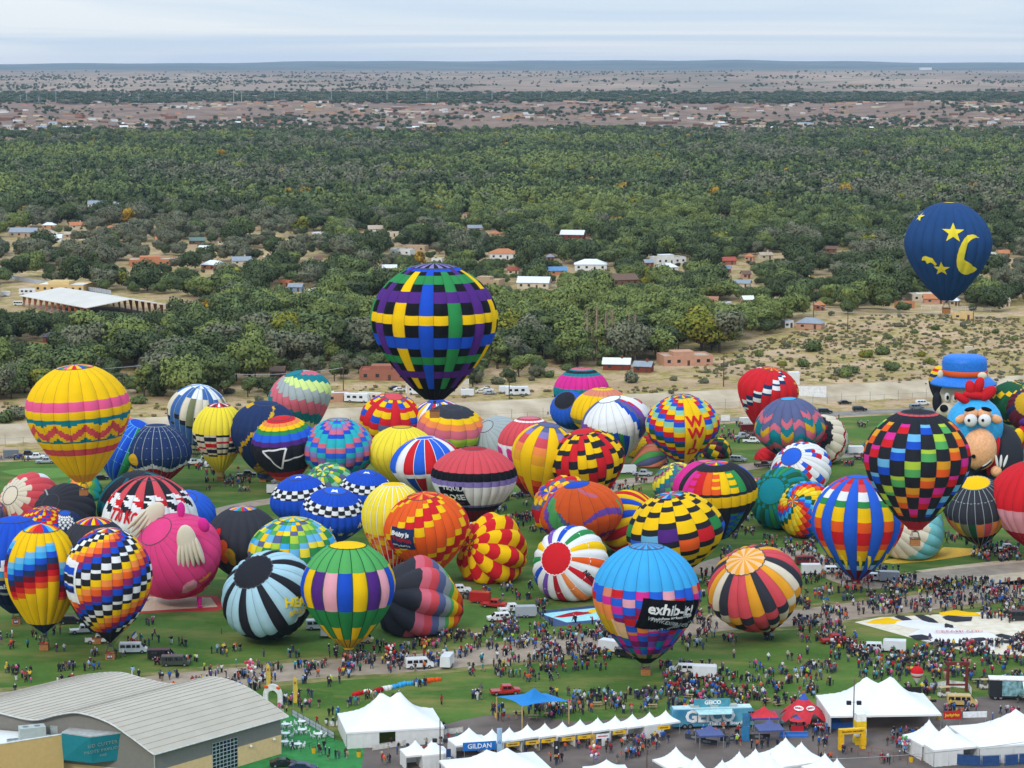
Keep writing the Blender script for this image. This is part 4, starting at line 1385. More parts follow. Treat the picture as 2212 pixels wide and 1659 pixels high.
        if cplx:
            f, fm, mm = [], [], {}
            for i in range(nvc, nv):
                for j in range(nu):
                    a0 = (i - nvc) * (nu + 1) + j
                    f.append((a0, a0 + nu + 1, a0 + nu + 2, a0 + 1))
                    fm.append(mm.setdefault(colour(i, j), len(mm)))
            link('gore', mesh('gore', grid[nvc:].reshape(-1, 3), f, [fab(c_) for c_ in mm], fm, True), e)
            continue
        i = nvc
        while i < nv:
            c0 = colour(i)
            i1 = i + 1
            while i1 < nv and colour(i1) == c0:
                i1 += 1
            g = grid[i:i1 + 1].reshape(-1, 3)
            f = [(r_ * (nu + 1) + j, (r_ + 1) * (nu + 1) + j, (r_ + 1) * (nu + 1) + j + 1, r_ * (nu + 1) + j + 1) for r_ in range(i1 - i) for j in range(nu)]
            link('gore' if i1 - i > nv * .8 else 'panel', mesh('panel', g, f, [fab(c0)], None, True), e)
            i = i1
    link('crown_vent', mesh('crown_vent', crown_v, crown_f, [fab(c_) for c_ in crown_mats], crown_mi, True), e)
    # raised edge of the vent
    m = MB()
    pv = np.linspace(0, 2 * math.pi, G * 2 + 1)
    ring = surf(pv, np.full_like(pv, nvc / nv), .06) - on
    for i in range(len(pv) - 1):
        m.tube(ring[i], ring[i + 1], .11, n=4)
    m.build('vent_edge', mat('vent_tape', '4A4A50', rough=.7) if not tapes else fab(tapes), e)
    if rear_f:
        link('rear_envelope', mesh('rear_envelope', rear_v, rear_f, [fab(c_) for c_ in rear_mats], rear_m, True), e)
    tw = .085 if tapes else .022
    tcol = fab(tapes) if tapes else mat('seam_tape', '3C3A3E', rough=.8)
    if True:
        tv, tf = [], []
        for k in range(G):
            vt = np.maximum(vs, nvc / nv)
            p0 = surf(np.full(nv + 1, spin + k / G * 6.28318 - .006), vt, .06) - on
            p1 = surf(np.full(nv + 1, spin + k / G * 6.28318 + .006), vt, .06) - on
            b0 = len(tv)
            for i in range(nv + 1):
                c_ = (p0[i] + p1[i]) / 2
                d_ = (p1[i] - p0[i])
                d_ = d_ / (np.linalg.norm(d_) + 1e-9) * tw
                tv += [tuple(c_ - d_), tuple(c_ + d_)]
            tf += [(b0 + 2 * i, b0 + 2 * i + 2, b0 + 2 * i + 3, b0 + 2 * i + 1) for i in range(nv)]
        for vr in rings or ():
            p0 = surf(pv, np.full_like(pv, vr - .0035), .06) - on
            p1 = surf(pv, np.full_like(pv, vr + .0035), .06) - on
            b0 = len(tv)
            for i in range(len(pv)):
                tv += [tuple(p0[i]), tuple(p1[i])]
            tf += [(b0 + 2 * i, b0 + 2 * i + 1, b0 + 2 * i + 3, b0 + 2 * i + 2) for i in range(len(pv) - 1)]
        tag(link('load_tapes', mesh('load_tapes', tv, tf, [tcol]), e), kind='stuff')
    mr = mouth * R
    mc = base - Vector(on)
    if skirt:
        col, frac = skirt[:2]
        tap = skirt[2] if len(skirt) > 2 else .1
        m = MB()
        nn = 24
        Hs = frac * R
        v, f = [], []
        for i in range(4):
            rr = mr * (1 - tap * i / 3)
            for j in range(nn):
                a = 2 * math.pi * j / nn
                p = M @ Vector((rr * math.cos(a), rr * math.sin(a), -Hs * i / 3))
                v.append(mc + p)
        for i in range(3):
            for j in range(nn):
                f.append((i * nn + j, i * nn + (j + 1) % nn, (i + 1) * nn + (j + 1) % nn, (i + 1) * nn + j))
        MB().add(v, f).build('skirt', fab(col), e, smooth=True)
    if basket:
        s = 1.15 if fly is None else 1.3
        if fly is None:
            bc = Vector((mc.x, mc.y, .05))
        else:
            bc = mc - Vector((0, 0, basket if not isinstance(basket, bool) else 4.2))
        tp_, aa = basket_parts(e, bc, s, num)
        m = MB()
        for j in range(8):
            a = 2 * math.pi * j / 8 + .2
            m.tube(mc + M @ Vector((mr * math.cos(a), mr * math.sin(a), 0)), tp_ + Vector((aa * math.cos(a), aa * math.sin(a), 0)), .03, n=3)
        m.build('flying_wires', ROPE, e)
        E.basket = Vector(on) + bc
    BALLOONS.append(E)
    LANDMARKS.append((label, Vector((base.x, base.y, 0))))
    return E
def wrap(E, verts2, faces, phi, v, mname, col, off=.12, rot=0.0, mx=.7):
    """lay a flat shape (metres, x right, y up) on the envelope around angle phi (degrees) and height v"""
    bm = bmesh.new()
    bv = [bm.verts.new((p[0], p[1], 0)) for p in verts2]
    for q in faces:
        try:
            bm.faces.new([bv[i] for i in q])
        except ValueError:
            pass
    bmesh.ops.triangulate(bm, faces=bm.faces[:])
    for _ in range(5):
        es = [x for x in bm.edges if x.calc_length() > mx]
        if not es:
            break
        bmesh.ops.subdivide_edges(bm, edges=es, cuts=1)
        bmesh.ops.triangulate(bm, faces=[x for x in bm.faces if len(x.verts) > 3])
    p = np.array([(q.co.x, q.co.y) for q in bm.verts])
    bm.verts.index_update()
    f = [[q.index for q in x.verts] for x in bm.faces]
    bm.free()
    c, s = math.cos(rot), math.sin(rot)
    x, y = p[:, 0] * c - p[:, 1] * s, p[:, 0] * s + p[:, 1] * c
    vv = np.clip(v - y / (E.al * E.R), 0.01, .99)
    rr = np.array([max(E.pr(q), .1) for q in vv])
    ph = math.radians(phi) + x / (E.R * rr)
    q = E.surf(ph, vv, off, True) - E.on
    return link(mname, mesh(mname, q, f, [fab(col)]), E.e)
def find(E, xd, yd):
    """angle (degrees) and height of the envelope point seen at a view point"""
    ph, vv = np.meshgrid(np.linspace(-math.pi, math.pi, 181), np.linspace(.01, .99, 99))
    q = E.surf(ph, vv) - np.array(EYE)
    dz = q @ np.array(FWD)
    sx_, sy_ = CX + F * q[..., 0] / dz, CY - F * (q @ np.array(UP)) / dz
    cost = np.hypot(sx_ - xd, sy_ - yd) + (dz - dz.min()) / E.R * 12
    i = np.unravel_index(np.argmin(cost), cost.shape)
    p, v = float(ph[i]), float(vv[i])
    a, b = (E.surf(np.array([p - .03, p + .03]), np.array([v, v])) - np.array(EYE))
    f = lambda w: (F * w[0] / (w @ np.array(FWD)), F * (w @ np.array(UP)) / (w @ np.array(FWD)))
    (x0, y0), (x1, y1) = f(a), f(b)
    return math.degrees(p), v, -math.atan2(y1 - y0, x1 - x0)
def words_at(E, s, size, xd, yd, col, tilt=0.0, **kw):
    p, v, r = find(E, xd, yd)
    return words_on(E, s, size, p, v, col, rot=r + tilt, **kw)
def patch_at(E, poly, xd, yd, col, name='applique', tilt=0.0, off=.12):
    p, v, r = find(E, xd, yd)
    return patch(E, poly, p, v, col, name, off, r + tilt)
def patch(E, poly, phi, v, col, name='applique', off=.1, rot=0.0):
    return wrap(E, poly, [list(range(len(poly)))], phi, v, name, col, off, rot)
def words_on(E, s, size, phi, v, col, bold=.03, rot=0.0, off=.2, spacing=1.0, shear=0.0, xs=1.0):
    vv, ff = text_mesh(s, size, bold * size, spacing, shear)
    vv = [(p[0] * xs, p[1], 0) for p in vv]
    return wrap(E, vv, ff, phi, v, 'lettering', col, off, rot, .5)
def star(r1, r2, n=5, a0=math.pi / 2):
    return [((r1 if i % 2 == 0 else r2) * math.cos(a0 + math.pi * i / n), (r1 if i % 2 == 0 else r2) * math.sin(a0 + math.pi * i / n)) for i in range(2 * n)]
def bands(*bs):
    def f(k, t, v, a):
        for ve, c in bs:
            if v < ve:
                return c
        return bs[-1][1]
    return f
def stripes(s):
    s = s.split()
    return lambda k, t, v, a: s[k % len(s)]
def solid(c):
    return lambda k, t, v, a: c
def cyc(s):
    s = s.split()
    return lambda k: s[k % len(s)]
def grid_pat(seq, n, kx=1, ky=1, base=None, v0=0., v1=1., flip=1):
    s = seq.split()
    def f(k, t, v, a):
        if base and not (v0 <= v < v1):
            return base
        return s[(k * kx + int(v * n) * ky) % len(s)]
    return f
tri = lambda x: abs((x % 1) * 2 - 1)         # 1..0..1
# ---- rear rows, left to right
def p_yellow(k, t, v, a):
    x = (k + t) / 2.0
    if v < .37: return 'y'
    if v < .44: return 'pk'
    if v < .49: return 'y'
    if v < .655:
        s = tri(x)                              # 1 at gore pair edge, 0 in the middle
        up, lo = .527 + .062 * s, .577 + .062 * s
        if up < v < lo: return 'ro'
        if v <= up: return 'te' if v < .517 + .02 * (s > .5) * (2 * s - 1) else 'y'
        return 'te' if v > .64 - .03 * (s < .5) * (1 - 2 * s) and v < .652 else 'y'
    if v < .70: return 'y'
    if v < .755: return 'ro'
    if v < .93: return 'y'
    return 'go'
b1 = B('bright yellow balloon with pink bands and red zigzag, flying at the left', 168, 878, 211, 1150, p_yellow, G=20, fly=575, bot=1.55, lean=(-3, 0), crown=cyc('r y b g pk y'), cplx=True, nu=8, nv=80, basket=3.6)
b2 = B('blue balloon with rainbow stripes behind the yellow flying one', 282, 965, 138, 1062, lambda k, t, v, a: ['b', 'b', 'bb', 'b', 'g', 'y', 'or_', 'r', 'r', 'pu', 'pv', 'b'][k % 12], G=24, lean=(24, 12), spin=-1.0, crown='b', tapes='lb', rings=(.25, .4, .55))
def p_mount(k, t, v, a):
    s = tri((k + t) / 4 + .5)
    if v < .60 + .09 * s: return 'nb'
    if v < .655 + .09 * s: return 'w'
    return 'rd'
b3 = B('navy balloon with white mountain band and yellow sun disc', 339, 976, 141, 1065, p_mount, G=20, crown='nb', tapes='gy', rings=(.2, .3, .42, .54), cplx=True, nu=6, nv=60)
patch(b3, [(1.55 * math.cos(i * .4488), 1.9 * math.sin(i * .4488)) for i in range(14)], -34, .56, 'yd', 'sun_disc')
b4 = B('white, blue and black banded balloon behind the left yellow one', 428, 885, 126, 1005, lambda k, t, v, a: ['w', 'st', 'st', 'w'][k % 4] if v < .25 else (['cr', 'cr', 'st', 'st', 'cr', 'ol'][k % 6] if v < .46 + .04 * (k % 3) else ('k' if v < .50 + .04 * (k % 3) else ('st' if v < .78 else ('cr' if int(v * 26) % 2 else 'k')))), ty=829, G=24, lean=(8, 4), crown=cyc('w w b lb'), tapes='gs', basket=True)
b5 = B('yellow balloon with black, white and red chequered belt', 474, 928, 110, 1038, lambda k, t, v, a: 'yl' if v < .48 or v > .74 else (('k', 'cr', 'r', 'cr', 'k', 'cr')[(int(v * 26) + k // 2) % 6] if (v - .004 * (k % 12)) < .72 else 'y'), ty=868, G=24, crown=cyc('w r k r'), vc=.13, skirt=('tn', .2), basket=True)
def p_gold(k, t, v, a):
    d = v - (.36 - .0062 * a)
    st = .018 * (int((k + t) * 2) % 2)
    if abs(d - st) < .027: return 'yd'
    if v > .72 and v - .72 > .0035 * abs(a - 20) - .02: return 'yd' if int(v * 60 + k) % 7 else 'nb'
    if v < .2 and a < -60: return 'yd'
    return 'nb'
b6 = B('navy balloon with a gold zigzag ribbon slanting across it', 572, 928, 144, 1042, p_gold, ty=864, G=24, cplx=True, nu=4, nv=60, crown='nb', lean=(4, 4), basket=True, skirt=('nb', .14))
b7 = B('black balloon with rainbow top and white outlined triangle', 613, 958, 133, 1066, bands((.16, 'r'), (.21, 'or_'), (.26, 'y'), (.31, 'g'), (.37, 'bb'), (.43, 'pu'), (.76, 'k'), (.83, 'rd'), (.90, 'o'), (1, 'y')), ty=896, G=16, crown='r', lean=(-5, 6))
tr_ = [(-3.2, 2.6), (3.2, 3.2), (1.0, -3.4)]
for i in range(3):
    p, q = Vector(tr_[i]), Vector(tr_[(i + 1) % 3])
    n_ = Vector((-(q - p).y, (q - p).x)).normalized() * .24
    patch(b7, [tuple(p - n_), tuple(q - n_), tuple(q + n_), tuple(p + n_)], -12, .56, 'w', 'white_line')
patch(b7, [(2.2, -.6), (8, .3), (8, .75), (2.2, -.1)], -12, .565, 'w', 'white_line')
b8 = B('pastel pink, teal and lime stepped balloon behind the navy ones', 647, 850, 132, 948, lambda k, t, v, a: ['te', 'te', 'll', 'll', 'gs', 'gs', 'rs', 'rs'][int(v * 13 - k * .62 + 40) % 8], ty=800, G=24, lean=(-14, 8), crown='te')
b9 = B('turquoise, pink and violet patchwork balloon', 731, 970, 153, 1068, lambda k, t, v, a: ['tq', 'rs', 'bb', 'tq', 'lv', 'rs', 'b', 'tq'][(int(v * 20) + abs(2 * k + 1) // 2) % 8], ty=901, G=22, crown=cyc('tq rs tq pv'))
b10 = B('red, yellow and blue banded balloon behind the yellow plain one', 846, 906, 129, 990, lambda k, t, v, a: ('r', 'sl', 'y', 'r', 'y', 'b', 'r', 'y')[(int(v * 14) + (k % 2) * 3) % 8] if k % 3 else ('r' if v < .5 else 'yd'), ty=848, G=16, crown='ro', sc=.08, lean=(6, 14), mz=1)
b11 = B('blue balloon with white, yellow and red ribs mostly hidden', 946, 920, 132, 988, stripes('w b y w b r'), G=24, crown='b', lean=(-4, 5))
b12 = B('charcoal balloon with yellow, orange, pink and lime bands', 975, 926, 139, 1000, bands((.24, 'ch'), (.33, 'y'), (.41, 'or_'), (.50, 'rs'), (.59, 'li'), (1, 'k')), ty=874, G=12, sc=.1, lean=(4, 10), crown='ch', vc=.09, mz=1)
PROW = [(.11, .145, 'b'), (.19, .245, 'g'), (.30, .36, 'pu'), (.43, .49, 'y'), (.55, .61, 'b'), (.665, .72, 'g'), (.77, .82, 'pu')]
def p_purple(k, t, v, a):
    c = {-10: 'b', -8: 'y', -6: 'g', -4: 'pu', -2: 'y', 0: 'b', 2: 'g', 4: 'pu', 6: 'y', 8: 'b', 10: 'g'}.get(k)
    if v > .9: return 'bk'
    for i, (v0, v1, rc) in enumerate(PROW):
        if v0 <= v < v1:
            return c if c and (i + k // 2) % 2 == 0 else rc
    return c or 'bk'
b13 = B('purple, blue, green and black woven plaid balloon floating over the field', 938, 684, 263, 0, p_purple, ty=565, G=26, nv=60, fly=480, bot=1.36, crown=lambda k: 'bk' if k % 2 else 'lv', spin=-math.pi / 26 - .1, basket=4.0)
b14 = B('plain golden yellow balloon behind the union flag one', 868, 975, 144, 1068, solid('yl'), ty=918, G=24, crown='yd')
patch_uj = None
def p_union(k, t, v, a):
    if v > .57: return ['w', 'w', 'r', 'b', 'w', 'w', 'b', 'r'][k % 8] if v > .63 else 'w'
    return ['r', 'bb', 'bb', 'w', 'r', 'bb'][k % 6]
b15 = B('red, white and blue balloon with union flag stripes', 922, 1002, 149, 1088, p_union, ty=941, G=18, crown='bb', lean=(-4, 0), tapes='w')
b16 = B('red and black balloon with rose liqueur banner', 1024, 1024, 178, 1148, bands((.40, 'ro'), (.475, 'bk'), (.515, 'lv'), (.72, 'w'), (.75, 'lv'), (.80, 'k'), (1, 'dr')), ty=964, G=28, crown='rd', sc=.05)
patch_at(b16, [(-3.9, -3.0), (3.3, -3.0), (3.3, 3.0), (-3.9, 3.0)], 980, 1074, 'bk', 'banner')
words_at(b16, 'TEQUILA', 1.5, 980, 1056, 'w', off=.3)
words_at(b16, 'ROSE', 2.4, 982, 1074, 'w', off=.3)
words_at(b16, 'STRAWBERRY', .9, 985, 1088, 'mg', off=.3)
b17 = B('silver grey envelope half inflated behind the hearts balloon', 1072, 955, 122, 1005, solid('gs'), G=20, lean=(-30, 30), sc=.03, dy=.5)
def p_heart(k, t, v, a):
    if v < .20: return 'w' if .13 < v < .16 else 'ro'
    if v < .43: return 'ro'
    if v < .60: return 'w'
    return 'dr' if v > .85 else 'r'
b18 = B('pink and red balloon with a white belt of hearts', 1143, 955, 128, 1086, p_heart, ty=898, G=22, crown='rs')
hh_ = [(2.2 * 16 * math.sin(u) ** 3 / 16, 2.4 * (13 * math.cos(u) - 5 * math.cos(2 * u) - 2 * math.cos(3 * u) - math.cos(4 * u)) / 15) for u in np.linspace(0, 6.2832, 22)[:-1]]
for a_ in (-80, -34, 12):
    patch(b18, hh_, a_, .515, 'hp', 'heart')
b19 = B('yellow balloon with blue topped violet and red ribs', 1178, 976, 137, 1102, lambda k, t, v, a: 'y' if k % 2 == 0 else (['sl', 'sl', 'lv', 'ro', 'or_', 'go', 'y', 'y', 'o', 'r', 'pu'][min(10, int(v * 11.5))]), ty=911, G=14, crown='sl', lean=(8, 4), sc=.05)
b20 = B('red balloon with black and yellow stepped spirals', 1266, 988, 159, 1108, lambda k, t, v, a: ['r', 'r', 'r', 'k', 'y', 'y', 'k', 'y', 'k'][(int(v * 17) + k * 2) % 9], ty=925, G=24, crown='r', lean=(-8, 6))
b21 = B('teal, magenta and black banded balloon at the edge of the slope', 1256, 843, 116, 935, bands((.13, 'rs'), (.16, 'te'), (.21, 'k'), (.26, 'te'), (.42, 'hp'), (.52, 'te'), (1, 'bk')), G=24, crown='rs', vc=.05)
b22 = B('blue balloon tipped to show its round black vent', 1228, 882, 80, 948, solid('bb'), G=20, lean=(-24, 40), crown='k', vc=.17, sc=.04, dy=.3, tapes=None)
b23 = B('yellow balloon with orange cap behind the white swirl one', 1302, 892, 134, 952, bands((.12, 'y'), (.26, 'sa'), (.58, 'y'), (.64, 'ol'), (1, 'y')), ty=835, G=24, crown='y', vc=.05)
b24 = B('red and white balloon just showing behind the swirl', 1364, 895, 80, 950, stripes('ro ro w w w'), G=15, crown='ro', lean=(20, 20), sc=.05)
def p_swirl(k, t, v, a):
    if v < .86 and a < -2 and v > .30 - .001 * (a + 60) and v > .40 + .0021 * (a + 60) ** 1 * (1 if a > -60 else .3) and v < .86:
        return ['pv', 'r', 'or_', 'y', 'g', 'g', 'b'][min(6, max(0, int((a + 75) / 11)))]
    if -2 <= a < 22 and v > .52 + .004 * a: return 'g' if a < 8 else 'b'
    if 28 + 40 * (v - .3) < a < 62 + 30 * (v - .3) and v < .72: return ['b', 'sl', 'pv', 'r'][min(3, max(0, int((a - 28 - 40 * (v - .3)) / 9)))]
    if a < -76 and v < .5: return 'sl'
    return 'w'
b25 = B('white balloon with rainbow swirl down its side', 1328, 910, 140, 1005, p_swirl, ty=855, G=22, cplx=True, nu=4, nv=60, crown='w', lean=(-14, 6))
b26 = B('multicoloured chequered balloon with red capitals down a yellow gore', 1474, 915, 155, 1020, lambda k, t, v, a: 'y' if k in (0, 1) else ['y', 'r', 'b', 'dg' if v > .5 else 'pg'][(int(v * 22) + (abs(2 * k - 1) // 2) * 1) % 4], ty=850, G=20, crown=cyc('y r b g'), lean=(-2, 4), sc=.04)
for s_, v_ in (('W', .40), ('W', .52), ('J', .64), ('D', .75)):
    words_on(b26, s_, 4.4 - 2 * max(0, v_ - .5), 17, v_, 'r', .04)
b27 = B('orange half deflated envelope on the grass behind the swirl balloon', 1388, 974, 64, 992, bands((.3, 'y'), (.5, 'r'), (1, 'o')), G=16, lean=(-55, 30), bot=1.2, dy=1)
b28 = B('salmon and green envelope lying flat beside the capitals balloon', 1412, 995, 74, 1012, lambda k, t, v, a: ['sa', 'sa', 'lg', 'sl'][k % 4], G=16, lean=(70, 10), bot=1.4, dy=1, sc=.05)
b34 = B('dark red and green envelope lying behind the capitals balloon', 1545, 985, 78, 992, lambda k, t, v, a: ['mr', 'k', 'dg', 'y'][(k + int(v * 8)) % 4], G=16, lean=(-60, 0), bot=1.0, dy=1)
b33 = B('bright red fabric puffed up on the grass', 1652, 990, 50, 996, solid('r'), G=12, lean=(-50, 0), bot=1.0, dy=1)
b29 = B('red balloon with blue and white stepped chequers on the slope edge', 1660, 838, 125, 945, lambda k, t, v, a: ('nb' if (int(v * 24) + k) % 2 else 'w') if 0 <= (int(v * 24) + 2 * k - 6) % 18 < 3 else ('yd' if (int(v * 24) + k) % 2 else 'r') if k in (4, 5, 6) and .25 < v < .7 else 'r', ty=792, G=20, crown=cyc('r r go'), lean=(8, 6))
def p_slate(k, t, v, a):
    s = .055 * abs((t * 2) - 1) * (1 if k % 2 else -1) + .045 * math.sin(k * 1.1)
    u = v + s
    if u < .36: return 'sl'
    if u < .43: return 'rs'
    if u < .51: return 'sl' if k % 3 == 0 else 'te'
    if u < .58: return 'yd' if k % 2 else 'te'
    if u < .66: return 'rs'
    if u < .72: return 'te'
    if u < .78: return 'ro'
    return 'nb'
b30 = B('slate blue balloon with salmon, teal and mustard chevrons', 1706, 925, 142, 1010, p_slate, ty=856, G=16, cplx=True, nu=8, nv=60, crown='sb', lean=(-4, 3), vc=.08)
def p_zigred(k, t, v, a):
    u = v + .05 * tri(k / 2 + t / 2)
    return 'rd' if u < .24 else 'k' if u < .32 else 'cr' if u < .5 else 'rd' if u < .54 else 'cr' if u < .8 else 'k'
b31 = B('cream envelope with red and black zigzag rings, tipped on its side', 1775, 952, 112, 1005, p_zigred, G=16, cplx=True, nu=6, nv=50, lean=(-52, 40), crown='rd', dy=.6, bot=1.2, sc=.05)
b32 = B('white balloon with red and blue chequered ribbons lying half inflated', 1730, 1018, 132, 1052, lambda k, t, v, a: (('bb', 'r')[(int(v * 16) + k) % 2] if (k % 4 < 2 and int(v * 16 + k) % 4 < 2) else 'w'), G=24, lean=(-34, 34), crown='bb', vc=.13, dy=.5)
b35 = B('yellow and teal quilted envelope behind the pink arc', 1460, 1042, 98, 1072, lambda k, t, v, a: ['yl', 'yl', 'te', 'sl', 'lg', 'mg', 'tn'][(int(v * 14) + k) % 7], G=20, lean=(-20, 14))
b36 = B('hot pink envelope arching behind the black chequered balloon', 1526, 1054, 140, 1105, solid('hp'), G=24, crown='pk')
def p_b37(k, t, v, a):
    if v < .19: return 'k'
    if v < .43 and -75 < a < 40:
        c = ['pv', 'hp', 'r', 'o', 'y', 'g']
        return c[min(5, max(0, int((k + 7) * .62 + (int(v * 26) % 2) * .5)))] if k < 4 else 'k'
    if v < .45: return 'b' if k == 6 and v < .41 else 'k'
    if v < .56: return 'y' if k > -4 else 'w'
    if v < .62: return 'k'
    return ('b', 'g')[(int(v * 26) + k) % 2] if k in (1, 2, 5) else 'k'
b37 = B('black balloon with rainbow chequers and a broad yellow belt', 1551, 1058, 163, 1186, p_b37, ty=994, G=24, crown=cyc('g b pv hp r o y'), vc=.1, lean=(-4, 3), sc=.05)
b42 = B('red, orange and yellow chequered envelope peeping out behind the black one', 1640, 1062, 70, 1130, grid_pat('r y o r b o y', 16, 2, 1), G=20, lean=(10, 10))
b43 = B('dark teal and green envelope lying with its vent towards the crowd', 1690, 1078, 138, 1146, lambda k, t, v, a: ('k' if (k % 6 == 2 and .45 < v < .75) else ['te', 'dg', 'te', 'g', 'te', 'dg'][(k + int(v * 5)) % 6]), G=26, lean=(-48, 46), crown='te', vc=.15, dy=.5, bot=1.2, sc=.06, tapes='dg')
b44 = B('rainbow pinwheel envelope lying beside the blue striped balloon', 1740, 1100, 122, 1166, lambda k, t, v, a: ['y', 'o', 'r', 'bb', 'sb', 'dg', 'y', 'yl'][(int(v * 13) + k) % 8], G=24, lean=(-52, 40), crown=cyc('r y b g o'), vc=.08, dy=.5, bot=1.2, sc=.05)
b45 = B('blue and red striped balloon with fluttering yellow ribbons', 1853, 1118, 189, 1272, lambda k, t, v, a: 'bb' if k % 2 else bands((.15, 'r'), (.23, 'ro'), (.29, 'w'), (.34, 'g'), (.45, 'y'), (.52, 'o'), (.62, 'r'), (.67, 'o'), (.77, 'y'), (.82, 'dg'), (.87, 'pb'), (1, 'dr'))(k, t, v, a), ty=1023, G=20, crown='bb', vc=.07, skirt=('dr', .05), basket=True, mouth=.14, spin=-math.pi / 20)
for a_ in (-62, -34, -5, 12, 50, 62, 75):
    patch(b45, [(-.35, 1.0), (.3, .8), (.7, -1.2), (.4 + .01 * a_, -3.8), (.05, -1.0)], a_, .75, 'yl', 'ribbon', .35)
b46 = B('black balloon with bright chequers in colour pairs, flying at the right', 1981, 985, 217, 0, lambda k, t, v, a: 'ro' if .105 < v < .135 else ('k' if v < .19 or v > .87 or (k + int((v - .19) * 11.5)) % 2 else [('lb', 'b'), ('li', 'lg'), ('go', 'o'), ('hp', 'r')][((k + int((v - .19) * 11.5)) // 2) % 4][int((v - .19) * 23) % 2]) if v < .93 else 'rd', ty=881, G=20, fly=486, bot=1.44, crown='k', spin=-.1, basket=4.0, skirt=('rd', .04))
def p_tealw(k, t, v, a):
    return 'cr' if v < .33 + .12 * math.cos(math.radians(a)) else ('aq' if v < .78 else 'li')
b47 = B('cream and teal envelope lying on a golden sheet', 1966, 1148, 150, 1208, p_tealw, G=20, cplx=True, nu=4, lean=(-62, 24), dy=.5, crown='cr', bot=1.15, sc=.05)
b48 = B('black balloon with yellow vent and mustard, green and orange lower panels', 2110, 1090, 138, 1200, lambda k, t, v, a: 'ch' if v < .52 else ('k' if v > .74 else ['ro', 'or_', 'yd', 'ol', 'dg', 'or_'][k % 6]), G=24, lean=(-9, 16), crown='y', vc=.14, tapes='gy', rings=(.30,))
b49 = B('large red balloon with pink underside cut by the right edge', 2236, 1078, 194, 1205, bands((.56, 'r'), (.78, 'lp'), (1, 'rd')), G=26, crown='rs')
b53 = B('dark green balloon with yellow flashes at the right edge', 2192, 872, 108, 930, lambda k, t, v, a: 'y' if (k + int(v * 12)) % 7 == 0 else 'dg', G=20, lean=(16, 20), sc=.05)
b53b = B('maroon envelope with straw yellow vent at the right edge', 2222, 884, 90, 945, lambda k, t, v, a: ['mr', 'mr', 'nb', 'mr'][k % 4], G=20, lean=(-20, 55), crown='yd', vc=.2, dy=.4)
b52 = B('black envelope with yellow and red rings behind the blue hat', 2048, 818, 78, 915, bands((.16, 'gy'), (.22, 'y'), (.27, 'r'), (.33, 'y'), (.38, 'nb'), (.45, 'yd'), (.82, 'k'), (1, 'go')), G=14, sc=.08, crown='gy', bot=1.9, mouth=.5)
# ---- left side, middle rows
b55 = B('red envelope with cream star vent lying at the left edge', 62, 1090, 138, 1122, lambda k, t, v, a: 'cr' if v < .2 + .05 * (k % 2) else ('w' if (k % 5 == 0 and v > .4) else 'sl' if (k % 5 == 1 and v > .45) else 'ro'), G=18, lean=(-48, 44), crown='cr', dy=.4, bot=1.2, sc=.06)
b56 = B('orange and violet envelope barely showing at the left edge', -14, 1105, 56, 1130, stripes('or_ or_ sl lv'), G=16, lean=(40, 20), dy=.4)
b57 = B('black envelope swelling up with a white knotted rope over it', 138, 1112, 138, 1140, solid('ch'), G=20, lean=(-30, 46), dy=.4, bot=1.1, crown='ch')
m = MB()
rope = b57.surf(np.radians(np.linspace(-158, -178, 10)), np.linspace(.62, .10, 10), .18) - b57.on
for i in range(9):
    m.tube(rope[i], rope[i + 1], .24, n=5)
m.build('rope', fab('gs'), b57.e)
b58 = B('green, orange and teal chevron envelope lying under the yellow balloon', 178, 1066, 92, 1082, lambda k, t, v, a: ['tq', 'g', 'or_', 'y', 'yd', 'lg'][(int(v * 9 + abs(t - .5) * 1.2)) % 6], G=12, cplx=True, nu=6, lean=(-72, 20), dy=.6, bot=1.1, sc=.05)
b59 = B('dark teal and charcoal balloon behind the white lettered one', 300, 1092, 172, 1120, lambda k, t, v, a: ['ch', 'ch', 'te', 'ch'][k % 4] if v < .4 else ('te' if v < .5 else 'dg'), G=24, crown='ch', lean=(-6, 8))
def p_770(k, t, v, a):
    kk = k % 2
    if v < .28: return 'ro' if kk else 'k'
    if v < .46:
        f = (v - .28) / .18
        i = int(f * 3)
        up = t > (f * 3 - i)
        if i == 0: return ('ro' if kk else 'k') if up == bool(kk) else 'w'
        if i == 1: return ('r' if kk else 'w') if up else ('w' if kk else 'k')
        return 'k' if (up and not kk) else 'w'
    return 'w'
b60 = B('white balloon with red and black pinwheel top and big red letters', 324, 1120, 194, 1178, p_770, ty=1024, G=20, cplx=True, nu=6, nv=60, crown=lambda k: 'ro' if k % 2 else 'k')
words_at(b60, '770 KOB', 4.2, 272, 1118, 'r', -.12, bold=.04, xs=.55)
b61 = B('plain blue envelope showing behind the pig wings', 405, 1112, 118, 1145, solid('bb'), G=20, lean=(10, 30), dy=.3)
b62 = B('red, blue and yellow chequered envelope among the dark ones', 98, 1142, 112, 1160, grid_pat('r b y r b r y', 18, 1, 1), G=22, lean=(2, 12), crown=cyc('y r b'))
def p_flag(k, t, v, a):
    return 'nb'
b62b = B('blue envelope patterned with white stars', 140, 1138, 82, 1160, p_flag, G=18, lean=(6, 18), crown='bb')
for i in range(6):
    for j in range(5):
        patch(b62b, star(.55, .24), -52 + i * 19 + 8 * (j % 2), .14 + j * .055, 'w', 'star')
b63 = B('royal blue balloon with pale lettering at the left edge', 32, 1208, 176, 1348, bands((.52, 'b'), (.58, 'sb'), (.60, 'tn'), (.72, 'nb'), (.755, 'gs'), (.87, 'nv'), (1, 'nb')), ty=1111, G=22, crown='b', basket=True, num='169', vc=.13)
words_on(b63, 'Sandian', 4.2, 12, .47, 'w', .05)
